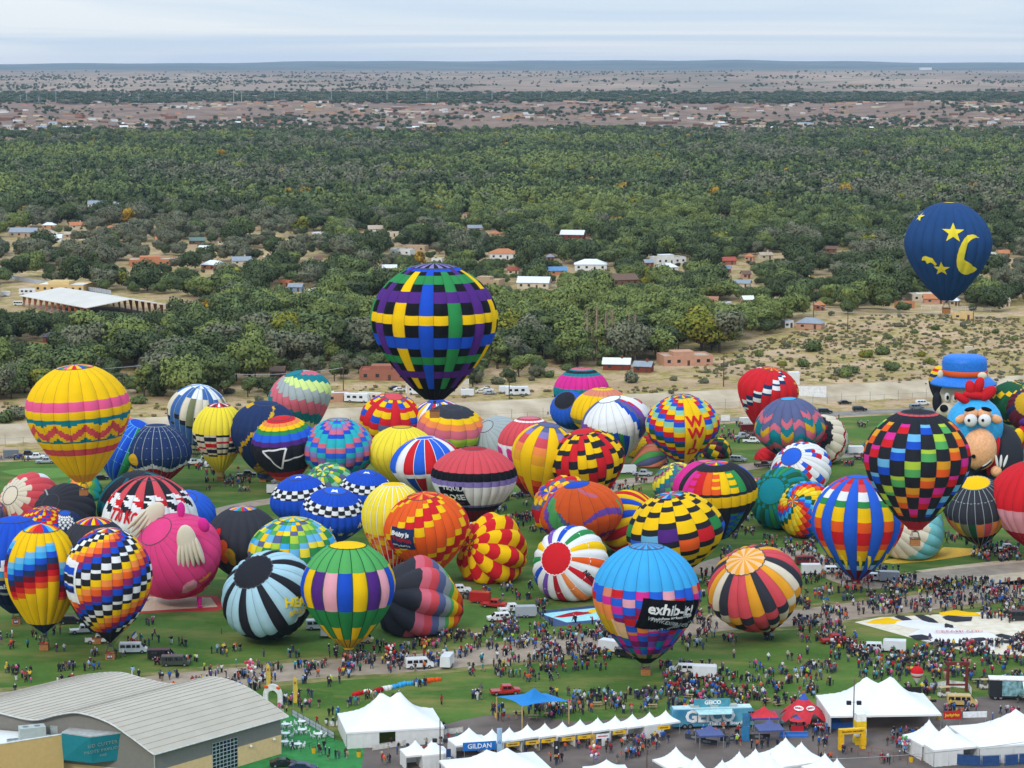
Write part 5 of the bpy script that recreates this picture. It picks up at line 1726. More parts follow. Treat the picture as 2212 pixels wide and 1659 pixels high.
words_on(b63, 'Laboratories', 1.7, 16, .66, 'w', .04)
b64 = B('yellow balloon with blue and red stepped blocks', 91, 1222, 151, 1404, lambda k, t, v, a: (lambda j: 'y' if j < 0 else ['lb', 'sb', 'b', 'nb', 'dr', 'r', 'o', 'y'][min(7, j)])(int(v * 21) - 5 - ((-k + 1) % 5)) if v < .80 else 'y', ty=1127, G=18, crown=cyc('r b sb y o r'), skirt=('nb', .36, .93), mouth=.46, bot=1.62, egg=True, basket=True, vc=.14)
b65 = B('charcoal balloon with multicoloured vent behind the diamond chequered one', 205, 1205, 160, 1390, solid('ch'), ty=1113, G=24, crown=cyc('y r b y r pu'), vc=.13, basket=True)
b66 = B('diamond chequered balloon in black, white, blue and red with banner', 234, 1234, 178, 1424, lambda k, t, v, a: ['k', 'w', 'k', 'y', 'or_', 'o', 'mg', 'b'][(int(v * 24) + k) % 8] if (int(v * 24) + k) % 2 or True else 'k', ty=1136, G=24, mouth=.40, bot=1.42, egg=True, skirt=('k', .34, .9), basket=True, num='019', crown=cyc('r b k w y o'))
patch(b66, [(-2.6, -4.2), (3.0, -4.6), (3.0, 4.0), (-2.6, 4.6)], -58, .53, 'w', 'banner')
for y_, c_ in ((2.2, 'b'), (.4, 'k'), (-1.5, 'b')):
    patch(b66, [(-2.1, y_ - .7), (2.3, y_ - .9), (2.3, y_ + .5), (-2.1, y_ + .8)], -58, .53, c_, 'banner_block', .22)
words_on(b66, 'MARINE', 1.1, -57, .60, 'k', .04, off=.3)
b68 = B('charcoal balloon with painted flames and rainbow vent', 525, 1172, 164, 1275, solid('ch'), ty=1090, G=20, crown=cyc('r b y o sb g'), vc=.13)
for a_, v_, hgt, c_ in ((465, 1180, 8.5, 'r'), (452, 1190, 6.5, 'o'), (479, 1194, 6.0, 'o'), (449, 1212, 4.5, 'yd'), (497, 1206, 4.8, 'yd')):
    patch_at(b68, [(1.35 * math.cos(u) * (1 if math.sin(u) > 0 else .75), hgt * .5 * math.sin(u)) for u in np.linspace(0, 6.2832, 15)[:-1]], a_, v_, c_, 'flame')
ck = lambda k, t, v, a: 'b' if v < .30 else (('k', 'w')[(int((v - .30) / .045) + k) % 2] if v < .435 else 'b')
for lb_, cx_, cy_, w_, yb_, ln in (('blue balloon with chequered belt, leftmost of the three matching ones', 650, 1082, 128, 1152, (-4, 6)), ('blue balloon with chequered belt, rearmost of the three matching ones', 790, 1068, 118, 1138, (4, 8))):
    b_ = B(lb_, cx_, cy_, w_, yb_, ck, ty=1024 if cx_ < 700 else 1014, G=26, crown='b', tapes=None, lean=ln, vc=.12)
    patch(b_, star(1.3, .55), 0, .02, 'w', 'star', .2)
b70 = B('blue balloon with chequered belt and white stars, nearest of the three matching ones', 720, 1112, 138, 1196, ck, ty=1051, G=26, crown='bb', lean=(5, 10), vc=.12)
for a_, v_ in ((58, .55), (20, .64), (44, .67), (-20, .62), (0, .57)):
    patch(b70, star(.9, .38), a_, v_, 'cr', 'star')
patch(b70, star(1.4, .6), 0, .03, 'w', 'star', .2)
b72 = B('green, yellow and blue star burst envelope behind the chequered belts', 709, 1050, 108, 1102, lambda k, t, v, a: ['yl', 'lg', 'sl', 'g', 'pg'][(int(v * 10 + k * 1.5)) % 5], G=18, lean=(-14, 34), dy=.2)
b73 = B('yellow balloon with red and orange blocks low down', 850, 1110, 132, 1248, lambda k, t, v, a: 'yl' if v < .58 else (['y', 'o', 'or_'][(int(v * 22) + k) % 3] if v < .72 else ['r', 'go', 'o', 'r'][(int(v * 22) + k) % 4] if v < .9 else 'dr'), ty=1039, G=24, crown='y', mz=1.5, tapes='w')
b74 = B('orange and red balloon with yellow stepped spirals and a blue banner', 921, 1136, 177, 1262, lambda k, t, v, a: ['o', 'o', 'o', 'y', 'r', 'r', 'y', 'o'][(int(v * 17) + k) % 8], ty=1061, G=24, lean=(-6, 5), crown=cyc('r r o go'), vc=.12, bot=1.2)
patch_at(b74, [(-2.9, -2.4), (2.9, -2.6), (2.9, 2.3), (-2.9, 2.6)], 866, 1164, 'nb', 'banner')
words_at(b74, 'Bobby Js', 1.35, 864, 1154, 'w', -.1, bold=.05, off=.25)
words_at(b74, 'YAMAHA', 1.2, 866, 1167, 'rd', -.1, bold=.05, off=.25)
words_at(b74, 'On The Run O It', .65, 868, 1178, 'w', -.1, off=.25)
b84 = B('white envelope just visible between the red and the tequila balloons', 1018, 1150, 50, 1170, solid('w'), G=16, lean=(10, 10))
b75 = B('yellow, green and blue quilted balloon behind the striped ones', 634, 1190, 188, 1300, lambda k, t, v, a: ['yl', 'y', 'lg', 'g', 'sl', 'lb', 'sb', 'li'][(int(v * 16) * 3 + abs(k) * 2 + (k % 3)) % 8], ty=1114, G=26, crown=cyc('y lg sb y'), vc=.12)
# ---- front rows
b76 = B('pale blue and black striped balloon leaning over with yellow lettering', 579, 1284, 200, 1394, lambda k, t, v, a: ('k' if v > .54 and (k % 5 in (0, 1, 2) or v < .74) else 'pb') if v > .54 else ['k', 'pb', 'pb'][k % 3], G=24, lean=(-24, 34), crown='k', vc=.15, dy=.35, bot=1.15, mouth=.12)
words_at(b76, 'HEAD', 2.4, 645, 1300, 'yl', .55, bold=.05)
words_at(b76, 'BALLOONS', 1.3, 655, 1316, 'yl', .55, bold=.04)
patch_at(b76, [(-1.5, -.35), (1.5, -.35), (1.5, .35), (-1.5, .35)], 645, 1330, 'w', 'flag_patch', .55)
b77 = B('green balloon with a belt of purple, pink, blue and yellow blocks', 752, 1262, 192, 1424, lambda k, t, v, a: bands((.33, 'lg'), (.60, ['b', 'y', 'pu', 'lp'][k % 4]), (.76, 'g'), (.875, 'y' if k % 2 else 'g'), (1, 'yd'))(k, t, v, a), ty=1166, G=18, crown='y', vc=.12, mouth=.13, skirt=('yd', .05), basket=True, spin=-math.pi / 18, tapes='dg')
b78 = B('black and rainbow banded envelope lying half inflated on the grass', 890, 1300, 160, 1372, bands((.34, 'ch'), (.42, 'rs'), (.50, 'ro'), (.57, 'sl'), (.64, 'gy'), (.71, 'lg'), (.78, 'y'), (.84, 'o'), (.9, 'r'), (1, 'k')), G=9, lean=(-72, 24), dy=.5, bot=1.55, sc=.28, mouth=.06, crown=cyc('r o y g b'), vc=.07, wr=.02)
b79 = B('red and yellow patchwork envelope lying half inflated', 1058, 1192, 140, 1260, lambda k, t, v, a: ('r', 'y')[(int(v * 10) + k) % 2], G=10, lean=(-62, 36), dy=.5, bot=1.35, sc=.26, mouth=.06, crown=cyc('r y'), vc=.05, wr=.02)
b80 = B('white envelope with rainbow stripes and round red vent lying on its side', 1232, 1220, 166, 1302, lambda k, t, v, a: 'w' if k % 2 else ['r', 'o', 'y', 'g', 'b', 'pv', 'rd', 'or_'][(k // 2) % 8], G=24, lean=(-52, 52), dy=.55, bot=1.1, crown='r', vc=.14, sc=.05, tapes='w', rings=(.32, .5))
words_at(b80, 'N555', 1.4, 1272, 1244, 'k', -.45, bold=.04)
def p_exhib(k, t, v, a):
    if v < .40: return 'sb'
    if v < .50: return ['bb', 'lp', 'bb', 'bb', 'sa', 'r', 'bb', 'hp'][(k + (int((v - .4) * 20) % 2) * 3) % 8]
    if v < .72 and k < -3: return 'yd' if (v - .5) * 40 > (k + 8) else 'or_'
    if v < .70: return ['r', 'bb', 'or_', 'hp', 'bb', 'mg'][(k + int(v * 24)) % 6]
    if v < .93: return ['pv', 'te', 'hp', 'bb', 'mg', 'pu'][(k + int(v * 24) * 2) % 6] if v < .87 else ('tn' if k % 3 else 'dg')
    return 'bk'
b81 = B('sky blue topped patchwork balloon with a black advertising banner', 1396, 1276, 223, 1458, p_exhib, ty=1170, G=24, crown=lambda k: 'sb' if k % 2 else 'sl', vc=.10, basket=True, mouth=.12)
patch_at(b81, [(-5.8, -3.6), (7.4, -3.2), (7.4, 3.2), (-5.8, 2.9)], 1448, 1330, 'bk', 'banner')
words_at(b81, 'exhib-it!', 3.0, 1452, 1319, 'w', .1, bold=.03, off=.3, xs=.95)
words_at(b81, 'Tradeshow Marketing Experts', .75, 1456, 1335, 'w', .1, off=.3)
words_at(b81, 'WWW.EXHIB-IT.COM', 1.05, 1450, 1346, 'gs', .1, off=.3)
words_at(b81, 'DISPLAYS - GRAPHICS - RENTALS', .66, 1452, 1355, 'gs', .1, off=.3)
patch(b81, [(-1.2, -2), (.9, -2.4), (1.3, 1.6), (-1.5, 2.2)], -38, .66, 'pe', 'picture_patch', .14)
b82 = B('brown, red and orange striped balloon leaning with its vent to the left', 1630, 1268, 196, 1388, lambda k, t, v, a: (['ch', 'ro', 'go', 'cr', 'ch', 'ro', 'ro', 'go'][k % 8]) if v < .47 else (['ro', 'ch', 'cr', 'go', 'ch', 'ro'][(k + int((v - .47) * 11)) % 6] if v < .74 else (['rd', 'k', 'go', 'cr'][k % 4] if v < .93 else 'bk')), G=22, lean=(-21, 26), crown=lambda k: 'go' if k % 2 else 'pe', vc=.14, dy=.2, mz=2, sc=.06, skirt=('bk', .08), basket=False)
b38 = B('black and yellow banded balloon with red, green and blue blocks', 1459, 1146, 202, 1258, lambda k, t, v, a: (lambda u: 'k' if u % 1 < .37 else (['o', 'r', 'g', 'bb', 'lb', 'pu'][k % 6] if int(u) == 3 else 'y'))(v * 6.8 + .3 * (k % 3)), ty=1060, G=14, crown=cyc('g r lb b'), vc=.09, lean=(-9, 5), sc=.06)
b39 = B('yellow, red and blue ribbed envelope lying behind the orange one', 1366, 1132, 146, 1200, stripes('y r y b y b y r'), G=24, lean=(60, 30), dy=.4, bot=1.1)
def p_imt(k, t, v, a):
    if -62 < a - 120 * (v - .5) < -50 and v > .22: return 'pv'
    if -50 <= a - 120 * (v - .5) < -28 and .25 < v < .66: return 'lg'
    if -28 <= a - 120 * (v - .5) < -21 and .4 < v < .66: return 'sl'
    if .43 < v - .00012 * (a - 35) ** 2 * .5 < .47 + .0006 * (a - 5) and 2 < a < 70: return 'pv'
    if 68 < a < 80 and .4 < v < .55: return 'lg'
    if v > .56 and -38 < a < -24 and v < .66: return 'yd'
    if abs(a - 200 * (v - .12)) < 7 and v < .30: return 'rs'
    return 'o' if v > .45 else 'or_' if False else 'o'
b40 = B('orange balloon with purple and green swooshes and a blue vent', 1257, 1110, 174, 1204, p_imt, ty=1039, G=18, cplx=True, nu=5, nv=70, crown='b', vc=.115, lean=(-10, 4), sc=.05)
words_at(b40, "IMT'S", 2.6, 1312, 1153, 'pu', .1, bold=.05)
words_at(b40, 'ETS', 2.4, 1182, 1152, 'pu', -.1, bold=.05)
b41 = B('crumpled rainbow envelope rising behind the orange one', 1214, 1092, 128, 1168, lambda k, t, v, a: ['r', 'y', 'b', 'pv', 'or_', 'y', 'sl', 'r'][(int(v * 12) + k) % 8], G=14, lean=(-40, 36), dy=.4, bot=1.1, sc=.1, wr=.03)
b83 = B('dark blue balloon with yellow moon and stars flying over the trees', 2048, 522, 178, 0, solid('mb'), ty=434, G=22, fly=640, bot=1.42, crown=lambda k: 'y' if k % 2 else 'yl', vc=.055, basket=3.8)
patch_at(b83, star(3.0, 1.2), 2058, 503, 'yl', 'star')
patch_at(b83, star(1.8, .72), 1986, 469, 'yl', 'star')
mo = [(4.2 * math.cos(u), 6.0 * math.sin(u)) for u in np.radians(np.linspace(52, 312, 16))] + [((4.2 - q) * math.cos(u), (6.0 - q) * math.sin(u)) for u, q in ((math.radians(52 + 260 * w), 2.0 * math.sin(math.pi * w ** .8)) for w in np.linspace(.95, .05, 14))]
patch_at(b83, mo, 2101, 553, 'yl', 'crescent_moon', .1)
patch_at(b83, star(2.3, .9, 5, .3), 2033, 581, 'yl', 'star')
patch_at(b83, [(-4.6, 3.2), (-3.2, 3.6), (-1.5, 2.9), (-.3, 1.2), (-.9, .6), (-2.0, 1.7), (-3.0, 1.2), (-3.4, 2.2), (-4.8, 2.2)], 2027, 578, 'yl', 'comet_tail')
# ------------------------------------------------------------------ special shapes
def blob(name, parent, on, parts, m, smooth=True):
    b = MB()
    for c, r, M in parts:
        MM = Matrix.Translation(Vector(c) - Vector(on)) @ (M.to_4x4() if M is not None else Matrix.Identity(4))
        b.ell((0, 0, 0), r, 20, 12, 0, MM)
    return b.build(name, m, parent, smooth=smooth)
def vw(x, y, Y):
    return at(x, y, Y)
pig = B('pink winged pig balloon resting on a tan and red sheet', 384, 1203, 196, 1316, bands((.62, 'pp'), (1, 'pd')), G=22, bot=1.04, top=.98, mouth=.06, lean=(-30, 32), dy=.55, crown='pp', vc=.13, group='shaped balloons', sc=.02)
PK, HPK, WH = fab('pk'), fab('hp'), fab('w')
FEATH = fab('cr')
Yp = pig.C.y
def wing(cx, cy, hg, n, ang, Y, flip=1):
    k = hg * depth(at(cx, cy, Y)) / F
    c0 = at(cx, cy, Y)
    R_ = Matrix.Rotation(ang, 3, 'Y')
    parts = [(c0 + R_ @ Vector((-.02 * flip * k, 0, .1 * k)), (.24 * k, .1 * k, .42 * k), R_)]
    for i in range(n):
        u = i / (n - 1) - .5
        parts.append((c0 + R_ @ Vector((u * .5 * k, 0, (-.12 + .1 * u * flip - .12 * abs(u)) * k)), (.06 * k, .12 * k, (.40 - .12 * abs(u)) * k), R_ @ Matrix.Rotation(-.35 * u, 3, 'Y')))
    return parts
blob('wing', pig.e, pig.on, wing(407, 1180, 92, 6, -.12, Yp - pig.R * .88), FEATH)
blob('wing', pig.e, pig.on, wing(322, 1124, 92, 6, .6, Yp - pig.R * .10, -1), FEATH)
k_ = depth(pig.C) / F
blob('ear', pig.e, pig.on, [(at(391, 1101, Yp - 2), (9 * k_, 4 * k_, 17 * k_), None)], HPK)
blob('ear', pig.e, pig.on, [(at(440, 1134, Yp - pig.R * .55), (12 * k_, 8 * k_, 16 * k_), Matrix.Rotation(-.4, 3, 'Y'))], HPK)
for lx, ly in ((312, 1286), (431, 1300)):
    p = gp(lx, ly + 12)
    b = MB()
    b.tube(p - Vector(pig.on) + Vector((0, 0, .1)), p - Vector(pig.on) + Vector((0, 0, 2.2)), .4, .6, 8)
    b.ell(tuple(p - Vector(pig.on) + Vector((.1, -.2, .35))), (.7, .55, .3), 10, 6)
    b.build('leg', HPK, pig.e, smooth=True)
s_ = [(-3.2, -1.6), (-2.2, -2.0), (-1.0, -1.8), (.2, -1.0), (.4, .4), (-.4, 1.4), (-1.8, 1.2), (-2.8, .2)]
patch_at(pig, s_, 422, 1262, 'lp', 'painted_wing', .3)
words_at(pig, 'when', 1.5, 443, 1246, 'go', .6, bold=.06, off=.3)
words_at(pig, 'PIGS', 1.3, 450, 1256, 'mg', .6, bold=.06, off=.3)
words_at(pig, 'FLY', 1.6, 456, 1268, 'w', .6, bold=.06, off=.3)
# blue hatted animal head
Yh = gp(2060, 935).y
hb = at(2070, 935, Yh); hb.z = 0
hat = empty('shaped_balloon', hb, 'cream animal head balloon wearing a tall blue hat with orange band', 'balloon', 'shaped balloons')
kh = depth(at(2070, 860, Yh)) / F
def he(name, x, y, rx, ry, rz, m, dy=0.0, M=None):
    return blob(name, hat, hb, [(at(x, y, Yh + dy), (rx * kh, ry * kh, rz * kh), M)], m)
b = MB()
cb = at(2083, 812, Yh) - hb
b.lathe([(46 * kh, 0), (47.5 * kh, 12 * kh), (48 * kh, 30 * kh), (46 * kh, 40 * kh), (36 * kh, 45 * kh), (0, 47 * kh)], 26, 0, Matrix.Translation(cb))
b.build('hat_crown', fab('sb') if False else mat('hat_blue', '1F74CE', rough=.5, bump=.1), hat, smooth=True)
MB().lathe([(47 * kh, 2 * kh), (49 * kh, 3 * kh), (49.6 * kh, 13 * kh), (48.4 * kh, 14 * kh)], 26, 0, Matrix.Translation(cb)).build('hat_band', fab('o'), hat, smooth=True)
b = MB()
cb2 = at(2081, 822, Yh) - hb
b.lathe([(40 * kh, 12 * kh), (56 * kh, 8 * kh), (70 * kh, -4 * kh), (71 * kh, -8 * kh), (56 * kh, -3 * kh), (38 * kh, 0)], 30, 0, Matrix.Translation(cb2))
b.build('hat_brim', mat('hat_blue', '1F74CE'), hat, smooth=True)
CRM = fab('cr')
he('head', 2068, 862, 40, 36, 44, CRM)
he('body', 2072, 918, 46, 40, 40, fab('k'), 3)
he('muzzle', 2046, 886, 26, 26, 18, CRM, -26 * kh)
he('nose', 2039, 882, 9, 8, 8, fab('bk'), -50 * kh)
for ex in (2046, 2063):
    he('eye', ex, 858, 6, 4, 10, fab('w'), -36 * kh)
    he('pupil', ex + 1, 859, 3, 2, 5, fab('bk'), -40.5 * kh)
he('ear', 2031, 808, 6, 5, 9, CRM, -20)
he('ear', 2122, 812, 10, 6, 8, CRM, -20)
he('wing_collar', 2024, 868, 10, 12, 22, fab('k'), -4)
# blue headed ape with a red comb
Ym = gp(2120, 1066).y
mb_ = at(2120, 1066, Ym); mb_.z = 0
ape = empty('shaped_balloon', mb_, 'blue headed cartoon ape balloon with red comb, bulging eyes and grin', 'balloon', 'shaped balloons')
km = depth(at(2110, 950, Ym)) / F
def ae(name, x, y, rx, ry, rz, m, dy=0.0, M=None):
    return blob(name, ape, mb_, [(at(x, y, Ym + dy * km), (rx * km, ry * km, rz * km), M)], m)
ae('head', 2105, 920, 62, 58, 64, mat('ape_blue', '35A8E0', rough=.5, bump=.1), 10)
ae('body', 2150, 985, 62, 50, 74, fab('ch'), 30)
ae('lower_body', 2115, 1035, 60, 46, 40, fab('k'), 20)
PE = mat('ape_peach', 'F2B07C', rough=.5, bump=.08)
ae('muzzle', 2116, 970, 37, 34, 46, PE, -44)
ae('brow', 2098, 893, 15, 12, 12, PE, -52)
ae('brow', 2126, 893, 15, 12, 12, PE, -52)
for ex in (2097, 2127):
    ae('eye', ex, 908, 14, 10, 14, fab('w'), -62)
    ae('pupil', ex - 4, 908, 3.2, 2, 3.2, fab('bk'), -72)
    ae('eyebrow', ex - 2 + (6 if ex > 2100 else 0), 884, 12, 5, 4.5, fab('bk'), -60, Matrix.Rotation(.25 if ex > 2100 else -.2, 3, 'Y'))
ae('ear', 2076, 905, 13, 6, 9, PE, -46, Matrix.Rotation(-.4, 3, 'Y'))
ae('ear', 2152, 905, 14, 6, 9, PE, -40, Matrix.Rotation(.4, 3, 'Y'))
ae('nostril', 2103, 986, 4.5, 2, 4.5, fab('bk'), -77)
ae('mouth', 2122, 1010, 24, 4, 3.0, fab('bk'), -66, Matrix.Rotation(-.55, 3, 'Y'))
ae('teeth', 2132, 1000, 14, 3, 3.2, fab('w'), -67, Matrix.Rotation(-.75, 3, 'Y'))
RC = fab('r')
blob('comb', ape, mb_, [(at(x, y, Ym - 8 * km), (rx * km, 11 * km, rz * km), Matrix.Rotation(an, 3, 'Y')) for x, y, rx, rz, an in ((2078, 860, 9, 20, -1.0), (2096, 838, 11, 17, -.2), (2115, 832, 11, 18, .25), (2133, 850, 13, 22, .95), (2105, 853, 26, 10, .1))], RC)
ae('collar', 2146, 985, 8, 20, 44, fab('r'), -22, Matrix.Rotation(.25, 3, 'Y'))
blob('claw', ape, mb_, [(at(x, 996, Ym - 60 * km), (3 * km, 3 * km, 14 * km), Matrix.Rotation(an, 3, 'Y')) for x, an in ((2153, -.2), (2162, .05), (2172, .3))], WH)
ae('hand', 2152, 1018, 12, 10, 12, PE, -55)
# parrot and blue beast at the right edge
Yq = gp(2205, 1030).y
pq = at(2210, 1030, Yq); pq.z = 0
par = empty('shaped_balloon', pq, 'red parrot head balloon with yellow beak cut by the right edge', 'balloon', 'shaped balloons')
kq = depth(at(2210, 960, Yq)) / F
for nm, x, y, rx, ry, rz, m, dy in (('head', 2222, 948, 30, 30, 34, fab('r'), 0), ('beak', 2200, 944, 12, 12, 19, fab('y'), -22), ('eye', 2193, 940, 4, 4, 8, fab('bk'), -32), ('crest', 2216, 912, 14, 12, 9, fab('pu'), -4), ('body', 2226, 1000, 50, 40, 52, mat('beast_blue', '4E86BC', rough=.5), 6)):
    blob(nm, par, pq, [(at(x, y, Yq + dy * kq), (rx * kq, ry * kq, rz * kq), None)], m)
LANDMARKS += [('the pink pig balloon', Vector(pig.on)), ('the hatted animal balloon', hb), ('the ape balloon', mb_)]
# ------------------------------------------------------------------ flattened envelopes
def spread(polys, label, x, y):
    e = empty('flattened_envelope', gp(x, y), label, 'envelope')
    for i, (pl, c) in enumerate(polys):
        pts = [gp(a, b_) for a, b_ in pl]
        cx_, cy_ = sum(p.x for p in pts) / len(pts), sum(p.y for p in pts) / len(pts)
        n = len(pts)
        v = [(p.x - e.location.x, p.y - e.location.y, .05 + .012 * i) for p in pts] + [(cx_ + (p.x - cx_) * .6 - e.location.x, cy_ + (p.y - cy_) * .6 - e.location.y, .22 + .012 * i + .18 * ((j * 7 + i) % 3)) for j, p in enumerate(pts)] + [(cx_ - e.location.x, cy_ - e.location.y, .2 + .012 * i)]
        f = [(j, (j + 1) % n, n + (j + 1) % n, n + j) for j in range(n)] + [(n + j, n + (j + 1) % n, 2 * n) for j in range(n)]
        link('fabric', mesh('fabric', v, f, [fab(c)], None, True), e)
q5 = lambda *p: [(1654.3 + a * .2522, 1291.5 + b_ * .2522) for a, b_ in p]
spread([(q5((860, 215), (920, 190), (1060, 180), (1170, 192), (1140, 222), (1000, 228)), 'y'),
        (q5((1060, 205), (1300, 190), (1500, 225), (1640, 250), (1500, 290), (1240, 262), (1120, 232)), 'w'),
        (q5((1100, 165), (1170, 152), (1260, 195), (1180, 200)), 'ch'), (q5((1270, 148), (1330, 145), (1480, 215), (1380, 220)), 'ch'),
        (q5((1480, 130), (1600, 118), (1800, 128), (1855, 158), (1700, 158), (1500, 150)), 'y'),
        (q5((1510, 165), (1770, 165), (1760, 200), (1620, 210), (1540, 190)), 'ch'),
        (q5((1220, 320), (1330, 270), (1560, 255), (1700, 275), (1900, 300), (2000, 330), (1900, 380), (1700, 400), (1480, 395), (1300, 360)), 'w'),
        (q5((1225, 330), (1330, 332), (1470, 345), (1400, 368), (1290, 365)), 'ch'), (q5((1390, 390), (1560, 388), (1720, 408), (1600, 425), (1450, 420)), 'ch'),
        (q5((1680, 362), (1850, 350), (1910, 362), (1820, 390), (1720, 395)), 'ch'), (q5((1780, 400), (1960, 395), (1960, 450), (1860, 458), (1770, 430)), 'w'),
        (q5((1950, 325), (2100, 335), (2240, 345), (2240, 370), (2060, 358)), 'ch'), (q5((1990, 370), (2240, 380), (2240, 400), (2050, 392)), 'ch'),
        (q5((1730, 410), (1790, 440), (1750, 470), (1710, 440)), 'go'), (q5((1525, 240), (1600, 240), (1610, 262), (1530, 268)), 'ch'),
        (q5((2060, 420), (2240, 415), (2240, 440), (2100, 445)), 'go')], 'huge flattened black, white and yellow envelope spread on a cream sheet', 2000, 1370)
v_, f_ = text_mesh('CREAMLAND', 1.7, .03)
oc = gp(2072, 1371)
o = link('lettering', mesh('lettering', [(p[0] + oc.x, p[1] + oc.y, .75) for p in v_], f_, [fab('ro')]))
o.parent = bpy.data.objects['flattened_envelope']
o.matrix_parent_inverse = Matrix.Translation(bpy.data.objects['flattened_envelope'].location).inverted()
q3 = lambda *p: [(939.3 + a * .2522, 1027.4 + b_ * .2522) for a, b_ in p]
spread([(q3((1010, 1215), (1100, 1195), (1230, 1180), (1330, 1165), (1350, 1180), (1200, 1205), (1080, 1218)), 'rd'), (q3((1290, 1172), (1410, 1150), (1420, 1165), (1320, 1182)), 'y')], 'limp red and yellow cloth laid along a blue sheet', 1230, 1325)
spread([(q3((515, 345), (640, 328), (745, 350), (720, 372), (600, 385), (520, 380)), 'li'), (q3((520, 385), (700, 378), (690, 392), (520, 400)), 'ro')], 'lime and red cloth spread behind the patchwork envelope', 1098, 1118)
e = empty('rolled_envelope', gp(860, 1490), 'long roll of red, white and blue fabric stretched across the grass', 'envelope')
rp = [(765, 1503), (785, 1499), (805, 1498), (825, 1492), (848, 1487), (872, 1481), (896, 1478), (915, 1475), (935, 1472), (952, 1470)]
for i in range(len(rp) - 1):
    b = MB()
    p0, p1 = gp(*rp[i]), gp(*rp[i + 1])
    for s in range(4):
        a_ = p0.lerp(p1, s / 4) + Vector((0, random.uniform(-.3, .3), .25)) - e.location
        c_ = p0.lerp(p1, (s + 1) / 4) + Vector((0, random.uniform(-.3, .3), .25)) - e.location
        b.tube(a_, c_, random.uniform(.35, .7), random.uniform(.35, .7), 7)
    b.build('fabric', fab(['r', 'w', 'rd', 'w', 'sb', 'sb', 'lb', 'o', 'o'][i]), e, smooth=True)
# ------------------------------------------------------------------ pavilion with the wave roof
A0, Ev, Wv = Vector((-58.5, 366.6, 0)), Vector((18.6, 21.0, 0)), Vector((-1, .3, 0))
RS = [0, 3, 7, 12.3, 16, 20, 25, 30, 38, 46, 54, 60]
RZ = [6.9, 8.9, 11.2, 12.4, 11.7, 10.5, 11.0, 11.8, 10.4, 7.6, 5.0, 4.0]
def roof_z(s):
    # smooth curve through the control points
    i = max(0, min(len(RS) - 2, int(np.searchsorted(RS, s)) - 1))
    g = lambda j: RZ[max(0, min(len(RZ) - 1, j))]
    t = (s - RS[i]) / (RS[i + 1] - RS[i])
    m0 = (g(i + 1) - g(i - 1)) / max(RS[min(i + 1, len(RS) - 1)] - RS[max(i - 1, 0)], .1) * (RS[i + 1] - RS[i])
    m1 = (g(i + 2) - g(i)) / max(RS[min(i + 2, len(RS) - 1)] - RS[i], .1) * (RS[i + 1] - RS[i])
    return (2 * t ** 3 - 3 * t * t + 1) * g(i) + (t ** 3 - 2 * t * t + t) * m0 + (-2 * t ** 3 + 3 * t * t) * g(i + 1) + (t ** 3 - t * t) * m1
pav = empty('pavilion', A0, 'grey and peach pavilion with a wavy ribbed metal roof', 'building')
def pp(s, e_, z):
    return Wv * s + Ev * e_ + Vector((0, 0, z))
RM = mat('roof_metal', 'B3A998', rough=.7, var=.04, scale=.3, spec=.3)
SEAM = mat('roof_seam', 'AAA08F', rough=.7)
NP = 56
for i in range(NP):
    s0, s1 = -.7 + 57.0 * i / NP, -.7 + 57.0 * (i + 1) / NP
    z0, z1 = roof_z(max(s0, 0)) + (s0 if s0 < 0 else 0) * .6, roof_z(s1)
    m = MB()
    g = .07
    m.add([pp(s0, -.03, z0 + .1), pp(s1 - g, -.03, z1 + .1), pp(s1 - g, 1.03, z1 + .1), pp(s0, 1.03, z0 + .1), pp(s0, -.03, z0 - .1), pp(s1 - g, -.03, z1 - .1), pp(s1 - g, 1.03, z1 - .1), pp(s0, 1.03, z0 - .1)],
          [(0, 3, 2, 1), (4, 5, 6, 7), (0, 1, 5, 4), (2, 3, 7, 6), (1, 2, 6, 5), (3, 0, 4, 7)])
    rp_ = m.build('roof_panel', RM, pav)
    m = MB()
    m.add([pp(s1 - g, -.03, z1 + .17), pp(s1 + .03, -.03, z1 + .17), pp(s1 + .03, 1.03, z1 + .17), pp(s1 - g, 1.03, z1 + .17), pp(s1 - g, -.03, z1), pp(s1 + .03, -.03, z1), pp(s1 + .03, 1.03, z1), pp(s1 - g, 1.03, z1)],
          [(0, 3, 2, 1), (0, 1, 5, 4), (2, 3, 7, 6), (1, 2, 6, 5), (3, 0, 4, 7)])
    m.build('seam', SEAM, rp_)
m = MB()
for e_, sg in ((-.032, -1), (1.032, 1)):
    for i in range(60):
        s0, s1 = -.7 + 57 * i / 60, -.7 + 57 * (i + 1) / 60
        a_, b_ = pp(s0, e_, roof_z(max(s0, 0)) - (.4 if s0 < 0 else 0)), pp(s1, e_, roof_z(max(s1, 0)))
        m.tube(a_, b_, .16, n=4)
m.tube(pp(-.72, -.032, 6.45), pp(-.72, 1.032, 6.45), .16, n=4)
m.build('fascia', mat('fascia_metal', 'C4C0B6', rough=.4, metal=.3), pav)
GW = mat('pavilion_grey', '7B766E', rough=.85, var=.04)
PW = mat('pavilion_peach', 'E2BC86', rough=.85, var=.05)
zg = 3.4
m = MB().add([pp(0, 0, zg), pp(0, 1, zg), pp(0, 1, 6.9), pp(0, 0, 6.9)], [(0, 1, 2, 3)])
m.build('upper_wall', GW, pav)
m = MB().add([pp(-.06, 0, -.2), pp(-.06, 1, -.2), pp(-.06, 1, zg), pp(-.06, 0, zg), pp(0, 0, zg), pp(0, 1, zg)], [(0, 1, 2, 3), (3, 2, 5, 4)])
m.build('lower_wall', PW, pav)
